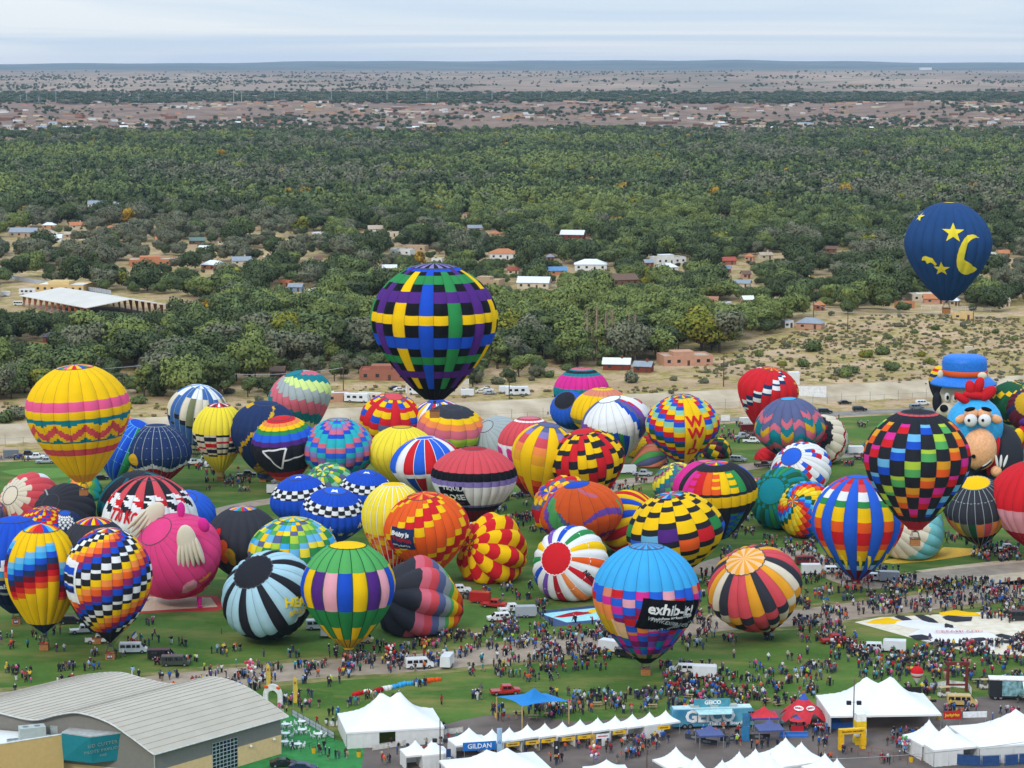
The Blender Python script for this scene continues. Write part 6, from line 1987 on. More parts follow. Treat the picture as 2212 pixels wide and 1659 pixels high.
for e_ in (0.0, 1.0):
    m = MB()
    for i in range(40):
        s0, s1 = 56 * i / 40, 56 * (i + 1) / 40
        m.add([pp(s0, e_, zg if e_ == 0 else 0), pp(s1, e_, zg if e_ == 0 else 0), pp(s1, e_, roof_z(s1) - .1), pp(s0, e_, roof_z(s0) - .1)], [(0, 1, 2, 3)])
    m.build('end_wall', GW, pav)
MB().add([pp(0, -.003, -.2), pp(56, -.003, -.2), pp(56, -.003, zg), pp(0, -.003, zg)], [(0, 1, 2, 3)]).build('lower_wall', PW, pav)
# glazed sectional door in the right wall
dr = MB()
DX0, DX1, DZ0, DZ1 = .44, .64, 0.1, 5.3
m = MB().add([pp(-.10, DX0, DZ0), pp(-.10, DX1, DZ0), pp(-.10, DX1, DZ1), pp(-.10, DX0, DZ1)], [(0, 1, 2, 3)])
door = m.build('glazed_door', mat('door_grey', 'B9BDBE', rough=.4), pav)
for i in range(7):
    for j in range(8):
        a_, b_ = DX0 + (DX1 - DX0) * (i + .1) / 7, DX0 + (DX1 - DX0) * (i + .9) / 7
        z0, z1 = DZ0 + (DZ1 - DZ0) * (j + .12) / 8, DZ0 + (DZ1 - DZ0) * (j + .88) / 8
        MB().add([pp(-.13, a_, z0), pp(-.13, b_, z0), pp(-.13, b_, z1), pp(-.13, a_, z1)], [(0, 1, 2, 3)]).build('pane', glass_dark(), door)
for e_ in (.06, .74, .93):
    MB().ell(tuple(pp(-.3, e_, 3.0)), (.3, .3, .25), 10, 6).build('wall_lamp', mat('lamp_white', 'E8E6E0', rough=.3), pav, smooth=True)
MB().tube(pp(-.03, 0, 0), pp(-.03, 0, 6.9), .12, n=6).build('corner_trim', mat('fascia_metal', 'C4C0B6'), pav)
# flat annex with the teal block in front
ann = empty('annex', gp(134, 1700), 'flat roofed tan annex with a teal entrance block and roof units', 'building')
ao = Vector(ann.location)
P0, P1 = gp(-60, 1618, 9), gp(136, 1587, 9)
back = pp(40, 0, 0) + A0
TANW = mat('annex_tan', 'CCA86C', rough=.85, var=.04)
WROOF = mat('membrane_white', 'DEDCD6', rough=.6, var=.05)
def lo(p, z):
    return Vector((p.x, p.y, z)) - ao
MB().add([lo(P0, -.2), lo(P1, -.2), lo(P1, 9), lo(P0, 9)], [(0, 1, 2, 3)]).build('wall', TANW, ann)
P2, P3 = pp(8, -.02, 0) + A0, pp(52, -.02, 0) + A0
MB().add([lo(P0, 8.2), lo(P1, 8.2), lo(P2, 8.2), lo(P3, 8.2)], [(0, 1, 2, 3)]).build('roof', WROOF, ann)
m = MB()
for a_, b_ in ((P0, P1),):
    d_ = (b_ - a_).normalized()
    n_ = Vector((-d_.y, d_.x, 0))
    q_ = [a_ - n_ * .05, b_ - n_ * .05, b_ + n_ * .4, a_ + n_ * .4]
    v_ = [lo(p, 9.004) for p in q_] + [lo(p, 9.12) for p in q_] + [lo(q_[3], 8.2), lo(q_[2], 8.2)]
    m.add(v_, [(0, 1, 5, 4), (4, 5, 6, 7), (2, 3, 7, 6), (3, 2, 9, 8)])
m.build('parapet_cap', mat('cap_white', 'D6D2C8', rough=.5), ann)
T0, T1, T2 = gp(133, 1584, 9.3), gp(195, 1593, 9.3), gp(273, 1579, 9.6)
T3, T4 = T0 + Vector((1.5, 5, 0)), T2 + Vector((-1.5, 1.5, 0))
TEAL = mat('entrance_teal', '1B7A86', rough=.55, var=.05)
ins = Vector((0, .9, 0))
bt = 4.7
m = MB()
tv = [lo(T0, 9.3), lo(T1, 9.3), lo(T2, 9.3), lo(T4, 9.3), lo(T3, 9.3), lo(T0 + ins * .3, bt), lo(T1 + ins, bt), lo(T2 + ins * .5, bt), lo(T4, bt), lo(T3, bt)]
m.add(tv, [(5, 6, 1, 0), (6, 7, 2, 1), (7, 8, 3, 2), (9, 5, 0, 4), (5, 9, 8, 7, 6)])
tb = m.build('entrance_block', TEAL, ann)
m = MB().add([lo(T0, 9.3), lo(T1, 9.3), lo(T2, 9.3), lo(T4, 9.3), lo(T3, 9.3), lo(T0, 9.5), lo(T1, 9.5), lo(T2, 9.5), lo(T4, 9.5), lo(T3, 9.5)], [(0, 1, 6, 5), (1, 2, 7, 6), (2, 3, 8, 7), (3, 4, 9, 8), (4, 0, 5, 9), (5, 6, 7, 8, 9)])
m.build('cap', mat('cap_grey', 'B4B4AE', rough=.5), tb)
ux = (T2 - T1).normalized()
upv = (Vector((0, 0, 4.6)) - (ins * .75)).normalized()
nx = ux.cross(upv).normalized()
cc = (T1 + T2 + T1 + ins + T2 + ins * .5) / 4
cc.z = 7.1
LET = mat('letter_steel', 'A8B0AE', rough=.35, metal=.4)
for txt, dz, sz in (('SID CUTTER', .85, .85), ("PILOTS' PAVILION", -.2, .72), ('4900', -1.1, .55)):
    v_, f_ = text_mesh(txt, sz, .01, 1.1)
    link('lettering', mesh('lettering', [cc - ao + ux * (p[0] - 1.1) + upv * (p[1] + dz) + nx * .12 for p in v_], f_, [LET]), tb)
HV = mat('unit_grey', 'A6ACA4', rough=.5, var=.06)
for x, y, w_, d_, h_ in ((72, 1598, 4.2, 2.2, 2.0), (135, 1585, 3.8, 2.0, 1.4), (190, 1590, 3.2, 1.6, .8), (30, 1612, 2, 1.2, 1)):
    p = gp(x, y, 8.2) - ao
    u_ = MB().box(-w_ / 2, 0, 0, w_ / 2, d_, h_, 0, Matrix.Translation(p) @ Matrix.Rotation(.35, 4, 'Z')).build('roof_unit', HV, ann)
    for fx in (-.25, .2):
        MB().lathe([(.02, h_ + .04), (.5, h_ + .04), (.5, h_ + .004)], 12, 0, Matrix.Translation(p) @ Matrix.Rotation(.35, 4, 'Z') @ Matrix.Translation((fx * w_, d_ * .5, 0))).build('fan', mat('fan_dark', '6A706A', rough=.5), u_)
LANDMARKS += [('the wavy roofed pavilion', A0 + Ev)]
# container and lamp post in the corner
cpos = gp(100, 1668)
cn = empty('shipping_container', cpos, 'white rust streaked shipping container in front of the annex', 'container', rz=.42)
MB().box(-4.5, -1.2, 0, 4.5, 1.2, 2.6).build('body', mat('container_white', 'D2CEC6', rough=.6, c2='A68A72', scale=.8), cn)
for i in range(2):
    MB().box(4.504, -1.1 + i * 1.1, .1, 4.56, -.05 + i * 1.1, 2.5).build('door', mat('container_door', 'C8C4BC', rough=.6), cn)
lp = empty('lamp_post', gp(110, 1690), 'grey lamp post with square head in front of the annex', 'lamp')
MB().tube((0, 0, 0), (0, 0, 5.2), .12, .09, 8).build('post', mat('post_grey', '6E6A64', rough=.5), lp)
MB().box(-1.4, -.25, 5.2, .2, .25, 5.42).build('lamp_head', mat('post_grey', '6E6A64'), lp)
# ------------------------------------------------------------------ tents
CANVAS = mat('tent_white', 'E9E7E2', rough=.55, var=.03, scale=.8, spec=.3, trans=.1)
CANVAS2 = mat('tent_wall', 'DEDBD4', rough=.6, var=.05, scale=.8, trans=.1)
POLE = mat('tent_pole', 'B4B4B4', rough=.4, metal=.6)
DARK = mat('tent_inside', '2A2724', rough=.9)
def tent(label, peaks, hp, ext, half, eave, rot=None, walls='blrf', door=None, group='white tents', roofm=None, wallm=None, single=True, sag=.0, name='tent', valance=None):
    """peaks: view points of its mast tips at height hp; ext: reach beyond the end masts; half: half its depth; walls: sides that are closed"""
    P = [gp(x, y, hp) for x, y in peaks]
    c = (P[0] + P[-1]) / 2
    if len(P) > 1:
        u = (P[-1] - P[0])
        span = u.length
        ang = math.atan2(u.y, u.x)
    else:
        span, ang = 0.0, rot or 0.0
    if rot is not None:
        ang = rot
    e = empty(name, (c.x, c.y, 0), label, 'tent', group, ang)
    a = span / 2 + ext
    n = len(P)
    xs = np.linspace(-a, a, 12 * n + 5)
    ys = np.linspace(-half, half, 15)
    pk = [(-span / 2 + span * i / max(n - 1, 1)) for i in range(n)]
    v, f = [], []
    for y in ys:
        for x in xs:
            if span:
                dx = max(0, abs(x) - span / 2) / ext
                q = 1 - max(dx, abs(y) / half) ** 1.0
                d = min(math.hypot((x - p) / min(ext, half), y / half) for p in pk)
                ridge = .52 * q + .1 * q * q
                spike = max(0, 1 - d) ** 2.4 * .42
                g = ridge * .95 + spike
                g = g / .999
            else:
                q = 1 - max(abs(x) / a, abs(y) / half)
                d = math.hypot(x / a, y / half)
                g = .45 * q + .15 * q * q + .40 * max(0, 1 - d) ** 2.2
            v.append((x, y, eave + (hp - eave) * g))
    nx_ = len(xs)
    for j in range(len(ys) - 1):
        for i in range(nx_ - 1):
            q = j * nx_ + i
            f.append((q, q + 1, q + nx_ + 1, q + nx_))
    link('roof', mesh('roof', v, f, [roofm or CANVAS], None, True), e)
    m = MB()
    for sx_, sy_ in ((-1, -1), (1, -1), (1, 1), (-1, 1)):
        MB().tube((sx_ * (a - .1), sy_ * (half - .1), 0), (sx_ * (a - .1), sy_ * (half - .1), eave), .07, n=6).build('pole', POLE, e)
    for p in pk:
        MB().tube((p, 0, hp - .25), (p, 0, hp + .35), .06, .02, 6).build('finial', POLE, e)
    # valance
    m = MB()
    for q in ((-a, -half, a, -half), (a, -half, a, half), (a, half, -a, half), (-a, half, -a, -half)):
        p0, p1 = Vector((q[0], q[1], 0)), Vector((q[2], q[3], 0))
        k = 10
        for i in range(k):
            r0, r1 = p0.lerp(p1, i / k), p0.lerp(p1, (i + 1) / k)
            m.add([(r0.x, r0.y, eave + .005), (r1.x, r1.y, eave + .005), (r1.x * 1.002, r1.y * 1.002, eave - .32), (r0.x * 1.002, r0.y * 1.002, eave - .32)], [(0, 1, 2, 3)])
    m.build('valance', valance or roofm or CANVAS, e)
    sides = {'f': ((-a, -half), (a, -half)), 'r': ((a, -half), (a, half)), 'b': ((a, half), (-a, half)), 'l': ((-a, half), (-a, -half))}
    for s in walls:
        (x0, y0), (x1, y1) = sides[s]
        L_ = math.hypot(x1 - x0, y1 - y0)
        k = max(1, int(round(L_ / 3)))
        for i in range(k):
            if s == 'f' and door is not None and i in door:
                continue
            v, f = [], []
            nn = 7
            for j in range(nn + 1):
                u = (i + j / nn) / k
                off = .07 * math.sin(j * 2.2 + i)
                px_, py_ = x0 + (x1 - x0) * u, y0 + (y1 - y0) * u
                nxx, nyy = (y1 - y0) / L_, -(x1 - x0) / L_
                v += [(px_ * .985 + nxx * off * 1.4, py_ * .985 + nyy * off * 1.4, .02), (px_ * .985, py_ * .985, eave - .05)]
            f = [(2 * j, 2 * j + 2, 2 * j + 3, 2 * j + 1) for j in range(nn)]
            link('side_wall', mesh('side_wall', v, f, [wallm or CANVAS2], None, True), e)
    LANDMARKS.append((label, Vector((c.x, c.y, 0))))
    PMARKS.append(('the ' + ' '.join(label.split()[:6]), Vector((c.x, c.y, 0))))
    BLOCK.append((c.x, c.y, a + .6, half + .6, ang))
    return e
PMARKS, BLOCK = [], []
t1 = tent('large white twin peaked tent with lattice fence', [(824, 1496), (861, 1491)], 8.2, 7.0, 6.2, 3.0, rot=.20, walls='blrf', door=(2,))
t2 = tent('big white twin peaked tent with open black front', [(1873, 1463), (1922, 1457)], 8.6, 7.6, 7.0, 3.3, rot=.06, walls='bl')
for i, (tx, ty) in enumerate(((1063, 1574), (1100, 1570), (1139, 1564), (1177, 1561), (1215, 1558), (1253, 1553), (1291, 1549), (1329, 1545), (1366, 1541), (1403, 1537), (1438, 1533))):
    tent('white booth tent, %s from the left in the long row' % ['first', 'second', 'third', 'fourth', 'fifth', 'sixth', 'seventh', 'eighth', 'ninth', 'tenth', 'eleventh and last'][i], [(tx, ty)], 4.3, 1.95, 1.9, 2.45, rot=.46, walls='bl' if i != 9 else 'blf')
tent('white tent with blue banner at the left end of the row', [(1013, 1571)], 4.8, 3.2, 2.4, 2.5, rot=.35, walls='blr')
tent('long white roofed marquee cut by the bottom edge', [(1052, 1620), (1094, 1614)], 6.0, 6.5, 6.0, 3.0, rot=.30, walls='f')
tent('small white stall tent beside the rocket shaped sign', [(897, 1598)], 4.6, 2.2, 2.2, 2.6, rot=.30, walls='bl')
tent('small white stall tent behind the tall lamp pole', [(935, 1597)], 4.6, 2.4, 2.2, 2.6, rot=.30, walls='blf')
for i, (tx, ty, s) in enumerate(((1460, 1612, 2.9), (1503, 1632, 2.4), (1597, 1622, 2.6), (1632, 1616, 2.7), (1697, 1592, 4.2), (1731, 1602, 3.0), (1782, 1626, 2.8), (1808, 1637, 2.6), (1560, 1640, 2.6), (1665, 1630, 2.8))):
    tent('white peaked stall roof, %s of the cluster at the bottom edge' % ['leftmost', 'second from the left', 'fourth', 'fifth', 'tallest', 'eighth', 'ninth', 'rightmost', 'third', 'sixth'][i], [(tx, ty)], 5.6 if s < 4 else 6.5, s, s, 2.9, rot=.42, walls='f')
tent('white stall awning at the bottom edge beside striped balloons', [(1310, 1640)], 4.4, 3.6, 2.4, 2.6, rot=.15, walls='')
tent('white tent hung with toy balloons at its corner', [(2007, 1553)], 6.2, 3.2, 3.4, 2.8, rot=.35, walls='bl')
tent('white tent with a dark doorway on the right', [(2045, 1566)], 6.0, 4.2, 3.8, 3.0, rot=.28, walls='blrf', door=(2,))
tent('large white tent cut by the right edge', [(2194, 1531)], 7.5, 9.5, 6.5, 3.2, rot=.22, walls='blf')
tent('low white tent behind the one with the dark doorway', [(2140, 1560)], 5.6, 4.5, 4.0, 3.0, rot=.25, walls='blf')
# pop-up canopies
NAVYC = mat('canopy_navy', '4A5480', rough=.6, var=.06)
tent('navy pop-up canopy in front of the teal coach', [(1533, 1564)], 4.0, 2.2, 2.0, 2.5, rot=.12, walls='', roofm=NAVYC, name='canopy', group='pop-up canopies')
tent('navy pop-up canopy right of the teal coach', [(1662, 1553)], 4.0, 2.3, 2.0, 2.5, rot=.12, walls='', roofm=NAVYC, name='canopy', group='pop-up canopies')
tent('red pop-up canopy with blue hem and white logo ovals', [(1650, 1524)], 4.2, 2.4, 2.2, 2.5, rot=.05, walls='', roofm=mat('canopy_red', 'C4242E', rough=.6), valance=mat('canopy_blue', '2E4FA0', rough=.6), name='canopy', group='pop-up canopies')
# star shaped red and blue tent
st = empty('star_tent', gp(1735, 1560), 'red star shaped tent with blue peak and white logo ovals', 'tent')
REDC, BLUEC = mat('canopy_red', 'C4242E'), mat('canopy_blue', '2E4FA0')
v, f = [(0, 0, 5.6)], []
nn = 36
for ring, (rr, z) in enumerate(((.9, 4.3), (2.2, 3.2), (3.6, 2.2), (4.9, .5))):
    for i in range(nn):
        a = 2 * math.pi * i / nn + .5
        arm = .5 + .5 * math.cos(6 * (a - .5))
        k = 1 if ring < 1 else (.62 + .38 * arm if ring > 1 else .85 + .15 * arm)
        zz_ = z if ring < 2 else (z * arm + (3.0 - .2 * ring) * (1 - arm))
        v.append((rr * k * math.cos(a), rr * k * math.sin(a), zz_))
f = [(0, 1 + i, 1 + (i + 1) % nn) for i in range(nn)]
link('peak', mesh('peak', v[:nn + 1], f, [BLUEC], None, True), st)
f = []
for r_ in range(3):
    f += [(1 + r_ * nn + i, 1 + (r_ + 1) * nn + i, 1 + (r_ + 1) * nn + (i + 1) % nn, 1 + r_ * nn + (i + 1) % nn) for i in range(nn)]
link('skin', mesh('skin', v, f, [REDC], None, True), st)
WHP = mat('print_white', 'ECEAE6', rough=.5)
BRED = mat('print_red', 'C02030', rough=.5)
for a in (-2.1, -1.05):
    M = Matrix.Rotation(a + math.pi / 2, 4, 'Z') @ Matrix.Translation((0, -2.15, 3.12)) @ Matrix.Rotation(-.75, 4, 'X')
    o = MB().add([(.95 * math.cos(u), 0, .5 * math.sin(u)) for u in np.linspace(0, 6.283, 15)[:-1]], [tuple(range(14))], 0, M).build('logo_oval', WHP, st)
    sign_text('BIMBO', .5, BRED, st, M @ Matrix.Translation((0, -.05, 0)))
PMARKS.append(('the red star shaped tent', gp(1735, 1560)))
BLOCK.append((gp(1735, 1560).x, gp(1735, 1560).y, 4, 4, 0))
# teal coach with giant white letters
bus = empty('display_coach', gp(1541, 1574), 'teal show coach with huge white letters on its side', 'bus', rz=.10)
TB = mat('coach_teal', '6FB7BE', rough=.35, c2='2F6E8E', scale=.18, spec=.5)
m = MB().prism([(-7.4, .5), (7.4, .5), (7.5, 1.6), (7.3, 3.3), (7.0, 3.6), (-7.3, 3.6), (-7.5, 3.3)], 0, 2.6)
m.build('body', TB, bus)
MB().box(-7.2, .2, 3.604, 7.0, 2.4, 3.75).build('roof', mat('coach_roof', 'BFD9DA', rough=.4), bus)
for xx in (-4, -.5, 3):
    MB().box(xx, .8, 3.755, xx + 1.5, 1.9, 4.1).build('roof_unit', mat('unit_grey', 'A6ACA4'), bus)
def wheel_at(e, x, y, z, r, w, ax='y'):
    wh = MB()
    wh.tube((x, y - w / 2, z), (x, y + w / 2, z), r, n=12)
    o = wh.build('wheel', mat('tyre', '1C1C1E', rough=.85), e)
    rm_ = MB()
    rm_.tube((x, y - w / 2 - .02, z), (x, y + w / 2 + .02, z), r * .55, n=10)
    rm_.build('rim', mat('rim_alloy', 'A8AAAC', rough=.35, metal=.7), o)
for xx in (-5.2, -4.2, 5):
    wheel_at(bus, xx, .1, .5, .5, .3)
    wheel_at(bus, xx, 2.5, .5, .5, .3)
sign_text('GEICO', 3.0, WHP, bus, Matrix.Translation((-.6, -.06, 2.25)), bold=.12)
sign_text("That's On Board", .9, WHP, bus, Matrix.Translation((2.2, -.07, 1.0)), bold=.03)
aw = MB().prism([(-3.6, 3.9), (3.6, 3.9), (3.6, 3.95), (-3.6, 3.95)], 0, .1)
aw = MB().add([(-3.4, -.05, 3.6), (3.4, -.05, 3.6), (3.0, -2.2, 3.3), (-3.0, -2.2, 3.3), (-3.4, -.05, 3.5), (3.4, -.05, 3.5), (3.0, -2.2, 3.2), (-3.0, -2.2, 3.2)], [(0, 3, 2, 1), (4, 5, 6, 7), (2, 3, 7, 6), (0, 1, 5, 4), (0, 4, 7, 3), (1, 2, 6, 5)])
aw.build('awning', mat('awning_teal', 'A9CDCB', rough=.6), bus)
sb_ = MB().box(-3.4, .9, 3.755, 3.2, 1.1, 5.2).build('roof_sign', mat('sign_teal', '4E97A6', rough=.5), bus)
sign_text('GEICO', 1.0, WHP, sb_, Matrix.Translation((0, .84, 4.6)), bold=.05)
for xx in (6.3, 6.9):
    MB().box(xx, -.03, 1.2, xx + .5, -.005, 3.0).build('window', glass_dark(), bus)
PMARKS.append(('the teal show coach', Vector(bus.location)))
BLOCK.append((bus.location.x, bus.location.y + 1.3, 8, 2, .1))
# banners, boards, barriers
def board(label, x, y, w, h, z0, m, txt=None, tm=None, ts=.8, rot=0.0, name='banner', legs=True, cat='banner', t=.08, grp=None, zc=0):
    p = gp(x, y, zc)
    p.z = 0
    e = empty(name, p, label, cat, grp, rot)
    MB().box(-w / 2, -t / 2, z0, w / 2, t / 2, z0 + h).build('panel', m, e)
    if legs and z0 > .3:
        for s in (-1, 1):
            MB().tube((s * w * .45, t, 0), (s * w * .45, t, z0 + h * .9), .04, n=5).build('post', POLE, e)
    if txt:
        sign_text(txt, ts, tm or WHP, e, Matrix.Translation((0, -t / 2 - .02, z0 + h / 2)), bold=.02)
    return e
GB = mat('banner_blue', '1F6DB8', rough=.6)
YB = mat('banner_yellow', 'E8B41C', rough=.6)
board('wide blue banner with white capitals on the end tent', 1036, 1606, 5.8, 1.5, 2.7, GB, 'GILDAN', WHP, 1.15, .22, zc=3.9)
board('tall pale blue feather banner beside the blue banner', 1079, 1640, .9, 5.0, .5, mat('feather_blue', 'A9C6DC', rough=.6), 'G', GB, .7, .2, 'feather_banner')
board('dark blue ATM board by the stall tents', 969, 1660, .8, 3.2, .2, mat('atm_blue', '22406E', rough=.6), 'ATM', WHP, .36, .1, 'sign_board', cat='sign')
board('red sign with yellow letters on the snack stall', 2056, 1584, 3.2, 1.5, 2.6, mat('jerky_red', 'B8241E', rough=.6), 'JerkyHut', mat('print_yellow', 'F2C81E', rough=.5), .72, .08, 'sign_board', cat='sign')
board('white blank sign board right of the red one', 2105, 1578, 4.4, 1.1, 2.4, WHP, None, None, 1, .1, 'sign_board', cat='sign')
for i, (tx, ty) in enumerate(((1108, 1601), (1150, 1597), (1184, 1593), (1228, 1589), (1262, 1585), (1338, 1575), (1434, 1565))):
    board('small yellow awning sign on the booth row, %s from the left' % ['first', 'second', 'third', 'fourth', 'fifth', 'sixth', 'seventh'][i], tx, ty, 2.4, .65, 2.2, YB, ['PURPLE HEART', 'VETERANS', 'FUNNEL', 'COFFEE', 'CORN', 'SOLAR CITY', 'COLOR PLUS'][i], mat('print_brown', '5A4210', rough=.6), .26, .30, 'awning_sign', False, 'sign', .06, 'yellow booth signs', 3.1)
board('white sign with red print over the sixth booth', 1302, 1583, 2.4, .8, 2.1, WHP, 'ALBUQUERQUE', BRED, .26, .3, 'awning_sign', False, 'sign', zc=3.1)
for i, (tx, ty, h, c, tt) in enumerate(((1202, 1630, 2.4, '2A2A2E', '8'), (1281, 1618, 2.6, 'C89A4A', 'V'), (918, 1655, 3.6, '7A3A24', ''), (1305, 1612, 2.2, 'E4E2DC', ''))):
    board(['black board with coloured discs by the booths', 'brown and cream roll-up banner by the booths', 'tall orange brown banner beside the stall tents', 'white poster stand by the sixth booth'][i], tx, ty, .9, h, .05, mat('rollup_%d' % i, c, rough=.6), tt or None, WHP, .6, .2, 'roll_up_banner', False)
for i, (x, y, hh) in enumerate(((577, 1505, 6.5), (635, 1530, 6.0))):
    p = gp(x, y)
    e = empty('feather_banner', p, 'tall yellow feather banner %s the white arch' % ['left of', 'right of'][i], 'banner', rz=.1)
    MB().prism([(-.1, 1.0), (.55, 1.0), (.75, hh * .6), (.55, hh * .93), (.2, hh), (-.1, hh * .96)], -.03, .03).build('sail', mat('feather_yellow', 'D9B64A', rough=.6), e)
    MB().tube((-.12, 0, 0), (-.12, 0, hh), .05, n=5).build('pole', POLE, e)
    sign_text('X', .7, mat('print_redbrown', '8A2A1A', rough=.6), e, Matrix.Translation((.25, -.05, hh * .8)))
# white arch by the pavilion
p = gp(590, 1532)
e = empty('garden_arch', p, 'white entrance arch with red orange ornaments', 'arch', rz=-.3)
m = MB()
for i in range(12):
    a0, a1 = math.pi * i / 12, math.pi * (i + 1) / 12
    m.add([(1.0 * math.cos(a), y_, 2.6 + 1.0 * math.sin(a)) for y_ in (-.2, .2) for a in (a0, a1)] + [(1.9 * math.cos(a), y_, 2.6 + 2.2 * math.sin(a)) for y_ in (-.2, .2) for a in (a0, a1)],
          [(0, 1, 5, 4), (2, 6, 7, 3), (4, 5, 7, 6), (0, 2, 3, 1)])
m.build('arch_top', mat('arch_white', 'E0DED8', rough=.6), e)
for s in (-1, 1):
    MB().box(s * 1.45 - .45, -.2, 0, s * 1.45 + .45, .2, 2.6).build('pillar', mat('arch_white', 'E0DED8'), e)
    MB().ell((s * 1.2, -.25, 4.2), (.45, .15, .3), 10, 6).build('ornament', fab('o'), e)
# yellow finish arch and box tower
p = gp(1840, 1618)
e = empty('entrance_arch', p, 'bright yellow inflatable arch over the queue entrance', 'arch', rz=.2)
YA = mat('arch_yellow', 'EDB512', rough=.5)
for s in (-1, 1):
    MB().box(s * 2.0 - .42, -.4, 0, s * 2.0 + .42, .4, 2.8).build('leg', YA, e)
MB().box(-2.42, -.4, 2.805, 2.42, .4, 3.7).build('beam', YA, e)
sign_text('BALLOON DISCOVERY', .38, mat('print_brown', '5A4210'), e, Matrix.Translation((0, -.43, 3.25)))
PMARKS.append(('the yellow inflatable arch', p))
BLOCK.append((p.x, p.y, 2.8, 1, .2))
p = gp(1857, 1606)
e = empty('ticket_tower', p, 'stacked yellow and white ticket tower beside the arch', 'tower', rz=.15)
for i, (c, z) in enumerate((('E8C020', 0), ('ECEAE4', 1.5), ('E8C020', 2.9), ('ECEAE4', 4.2))):
    MB().box(-1.0 + .05 * i, -.9, z, 1.0 - .05 * i, .9, z + 1.3).build('box', mat('tower_' + c, c, rough=.6), e)
# jersey barriers, blue
BBL = mat('barrier_blue', '2F66B0', rough=.55, var=.08)
def barrier(x, y, rot, L_, lb):
    e = MB().prism([(-.42, 0), (.42, 0), (.38, .25), (.16, .55), (.12, 1.0), (-.12, 1.0), (-.16, .55), (-.38, .25)], -L_ / 2, L_ / 2).build('barrier', BBL, None, gp(x, y), rz=rot + math.pi / 2)
    tag(e, lb, 'barrier', 'blue plastic barriers')
barrier(1715, 1592, .05, 5, 'blue barrier in front of the red umbrella stand')
barrier(1814, 1573, .12, 5, 'blue barrier nearest the ticket tower')
barrier(1800, 1560, -1.0, 4, 'slanting blue barrier at the tent corner')
barrier(1786, 1550, -1.0, 4, 'blue barrier beside the open fronted tent')
barrier(1775, 1542, -.9, 4, 'blue barrier farthest back beside the open fronted tent')
# dark advertising railings by the coach
RL = mat('rail_black', '3A3C42', rough=.7)
for x, y, r, L_, lb in ((1502, 1600, -.5, 4, 'left'), (1527, 1609, -.5, 4, 'corner'), (1583, 1602, .08, 4.5, 'middle'), (1639, 1598, .08, 4, 'right')):
    e = empty('crowd_rail', gp(x, y), 'dark printed crowd rail, %s one in front of the coach' % lb, 'railing', 'printed crowd rails', r)
    MB().box(-L_ / 2, -.03, .15, L_ / 2, .03, 1.05).build('panel', RL, e)
    sign_text('GEICO', .5, mat('print_grey', '9A9CA0', rough=.6), e, Matrix.Translation((0, -.06, .6)))
    for s in (-1, 0, 1):
        MB().tube((s * L_ / 2, 0, 0), (s * L_ / 2, 0, 1.15), .035, n=5).build('post', POLE, e)
for x, y, lb, c in ((1491, 1573, 'purple poster wall left of the navy canopy', '4A3F7A'), (1612, 1572, 'tall blue poster stand at the coach door', '3E7FA8'), (1610, 1602, 'blue poster stand between the rails', '2F78A4')):
    board(lb, x, y, 3.2 if 'wall' in lb else 1.4, 2.6, .1, mat('poster_' + c, c, rough=.6), None, None, 1, .1, 'poster_stand', False, 'poster')
# umbrella stand
e = empty('parasol', gp(1722, 1580), 'red parasol with blue centre over a red counter', 'parasol')
MB().tube((0, 0, 0), (0, 0, 2.6), .04, n=6).build('pole', POLE, e)
MB().lathe([(1.5, 2.1), (.7, 2.5), (0, 2.75)], 12).build('canopy', REDC, e)
MB().lathe([(.7, 2.52), (0, 2.79)], 12).build('cap', BLUEC, e)
MB().box(-1.1, -.5, 0, 1.1, .3, 1.1).build('counter', REDC, e)
e = empty('counter', gp(1768, 1576), 'small red sales counter beside the star tent', 'counter')
MB().box(-.9, -.4, 0, .9, .4, 1.1).build('body', REDC, e)
sign_text('BIMBO', .5, WHP, e, Matrix.Translation((0, -.43, .6)))
# floodlight pole
def light_pole(x, y0, y1, lb, lamps=True):
    p = gp(x, y0)
    hh = (y0 - y1) * depth(p) / F
    e = empty('light_pole', p, lb, 'pole', 'tall light poles')
    MB().tube((0, 0, 0), (0, 0, hh), .14, .09, 7).build('post', mat('pole_brown', '6A5A4C', rough=.7), e)
    if lamps:
        for s in (-1, 1):
            MB().box(s * .9 - .4, -.4, hh * .56, s * .9 + .4, .3, hh * .62).build('speaker', mat('speaker_black', '26262A', rough=.7), e)
            MB().tube((0, 0, hh * .6), (s * .9, 0, hh * .6), .05, n=5).build('bracket', POLE, e)
    return e
light_pole(1843, 1592, 1463, 'tall brown light pole with speakers in front of the open tent')
light_pole(951, 1665, 1550, 'tall brown pole beside the small stall tents')
light_pole(1397, 1665, 1595, 'thin white pole at the corner of the bottom tents', False)
light_pole(1768, 1640, 1603, 'short grey pole behind the bottom tents', False)
cable('overhead_cable', gp(1768, 1640, 4.2), gp(2230, 1600, 8.5), .6, .05, mat('cable_grey', '9A9A98', rough=.5), 'sagging grey overhead cable above the queue area', 'cable')
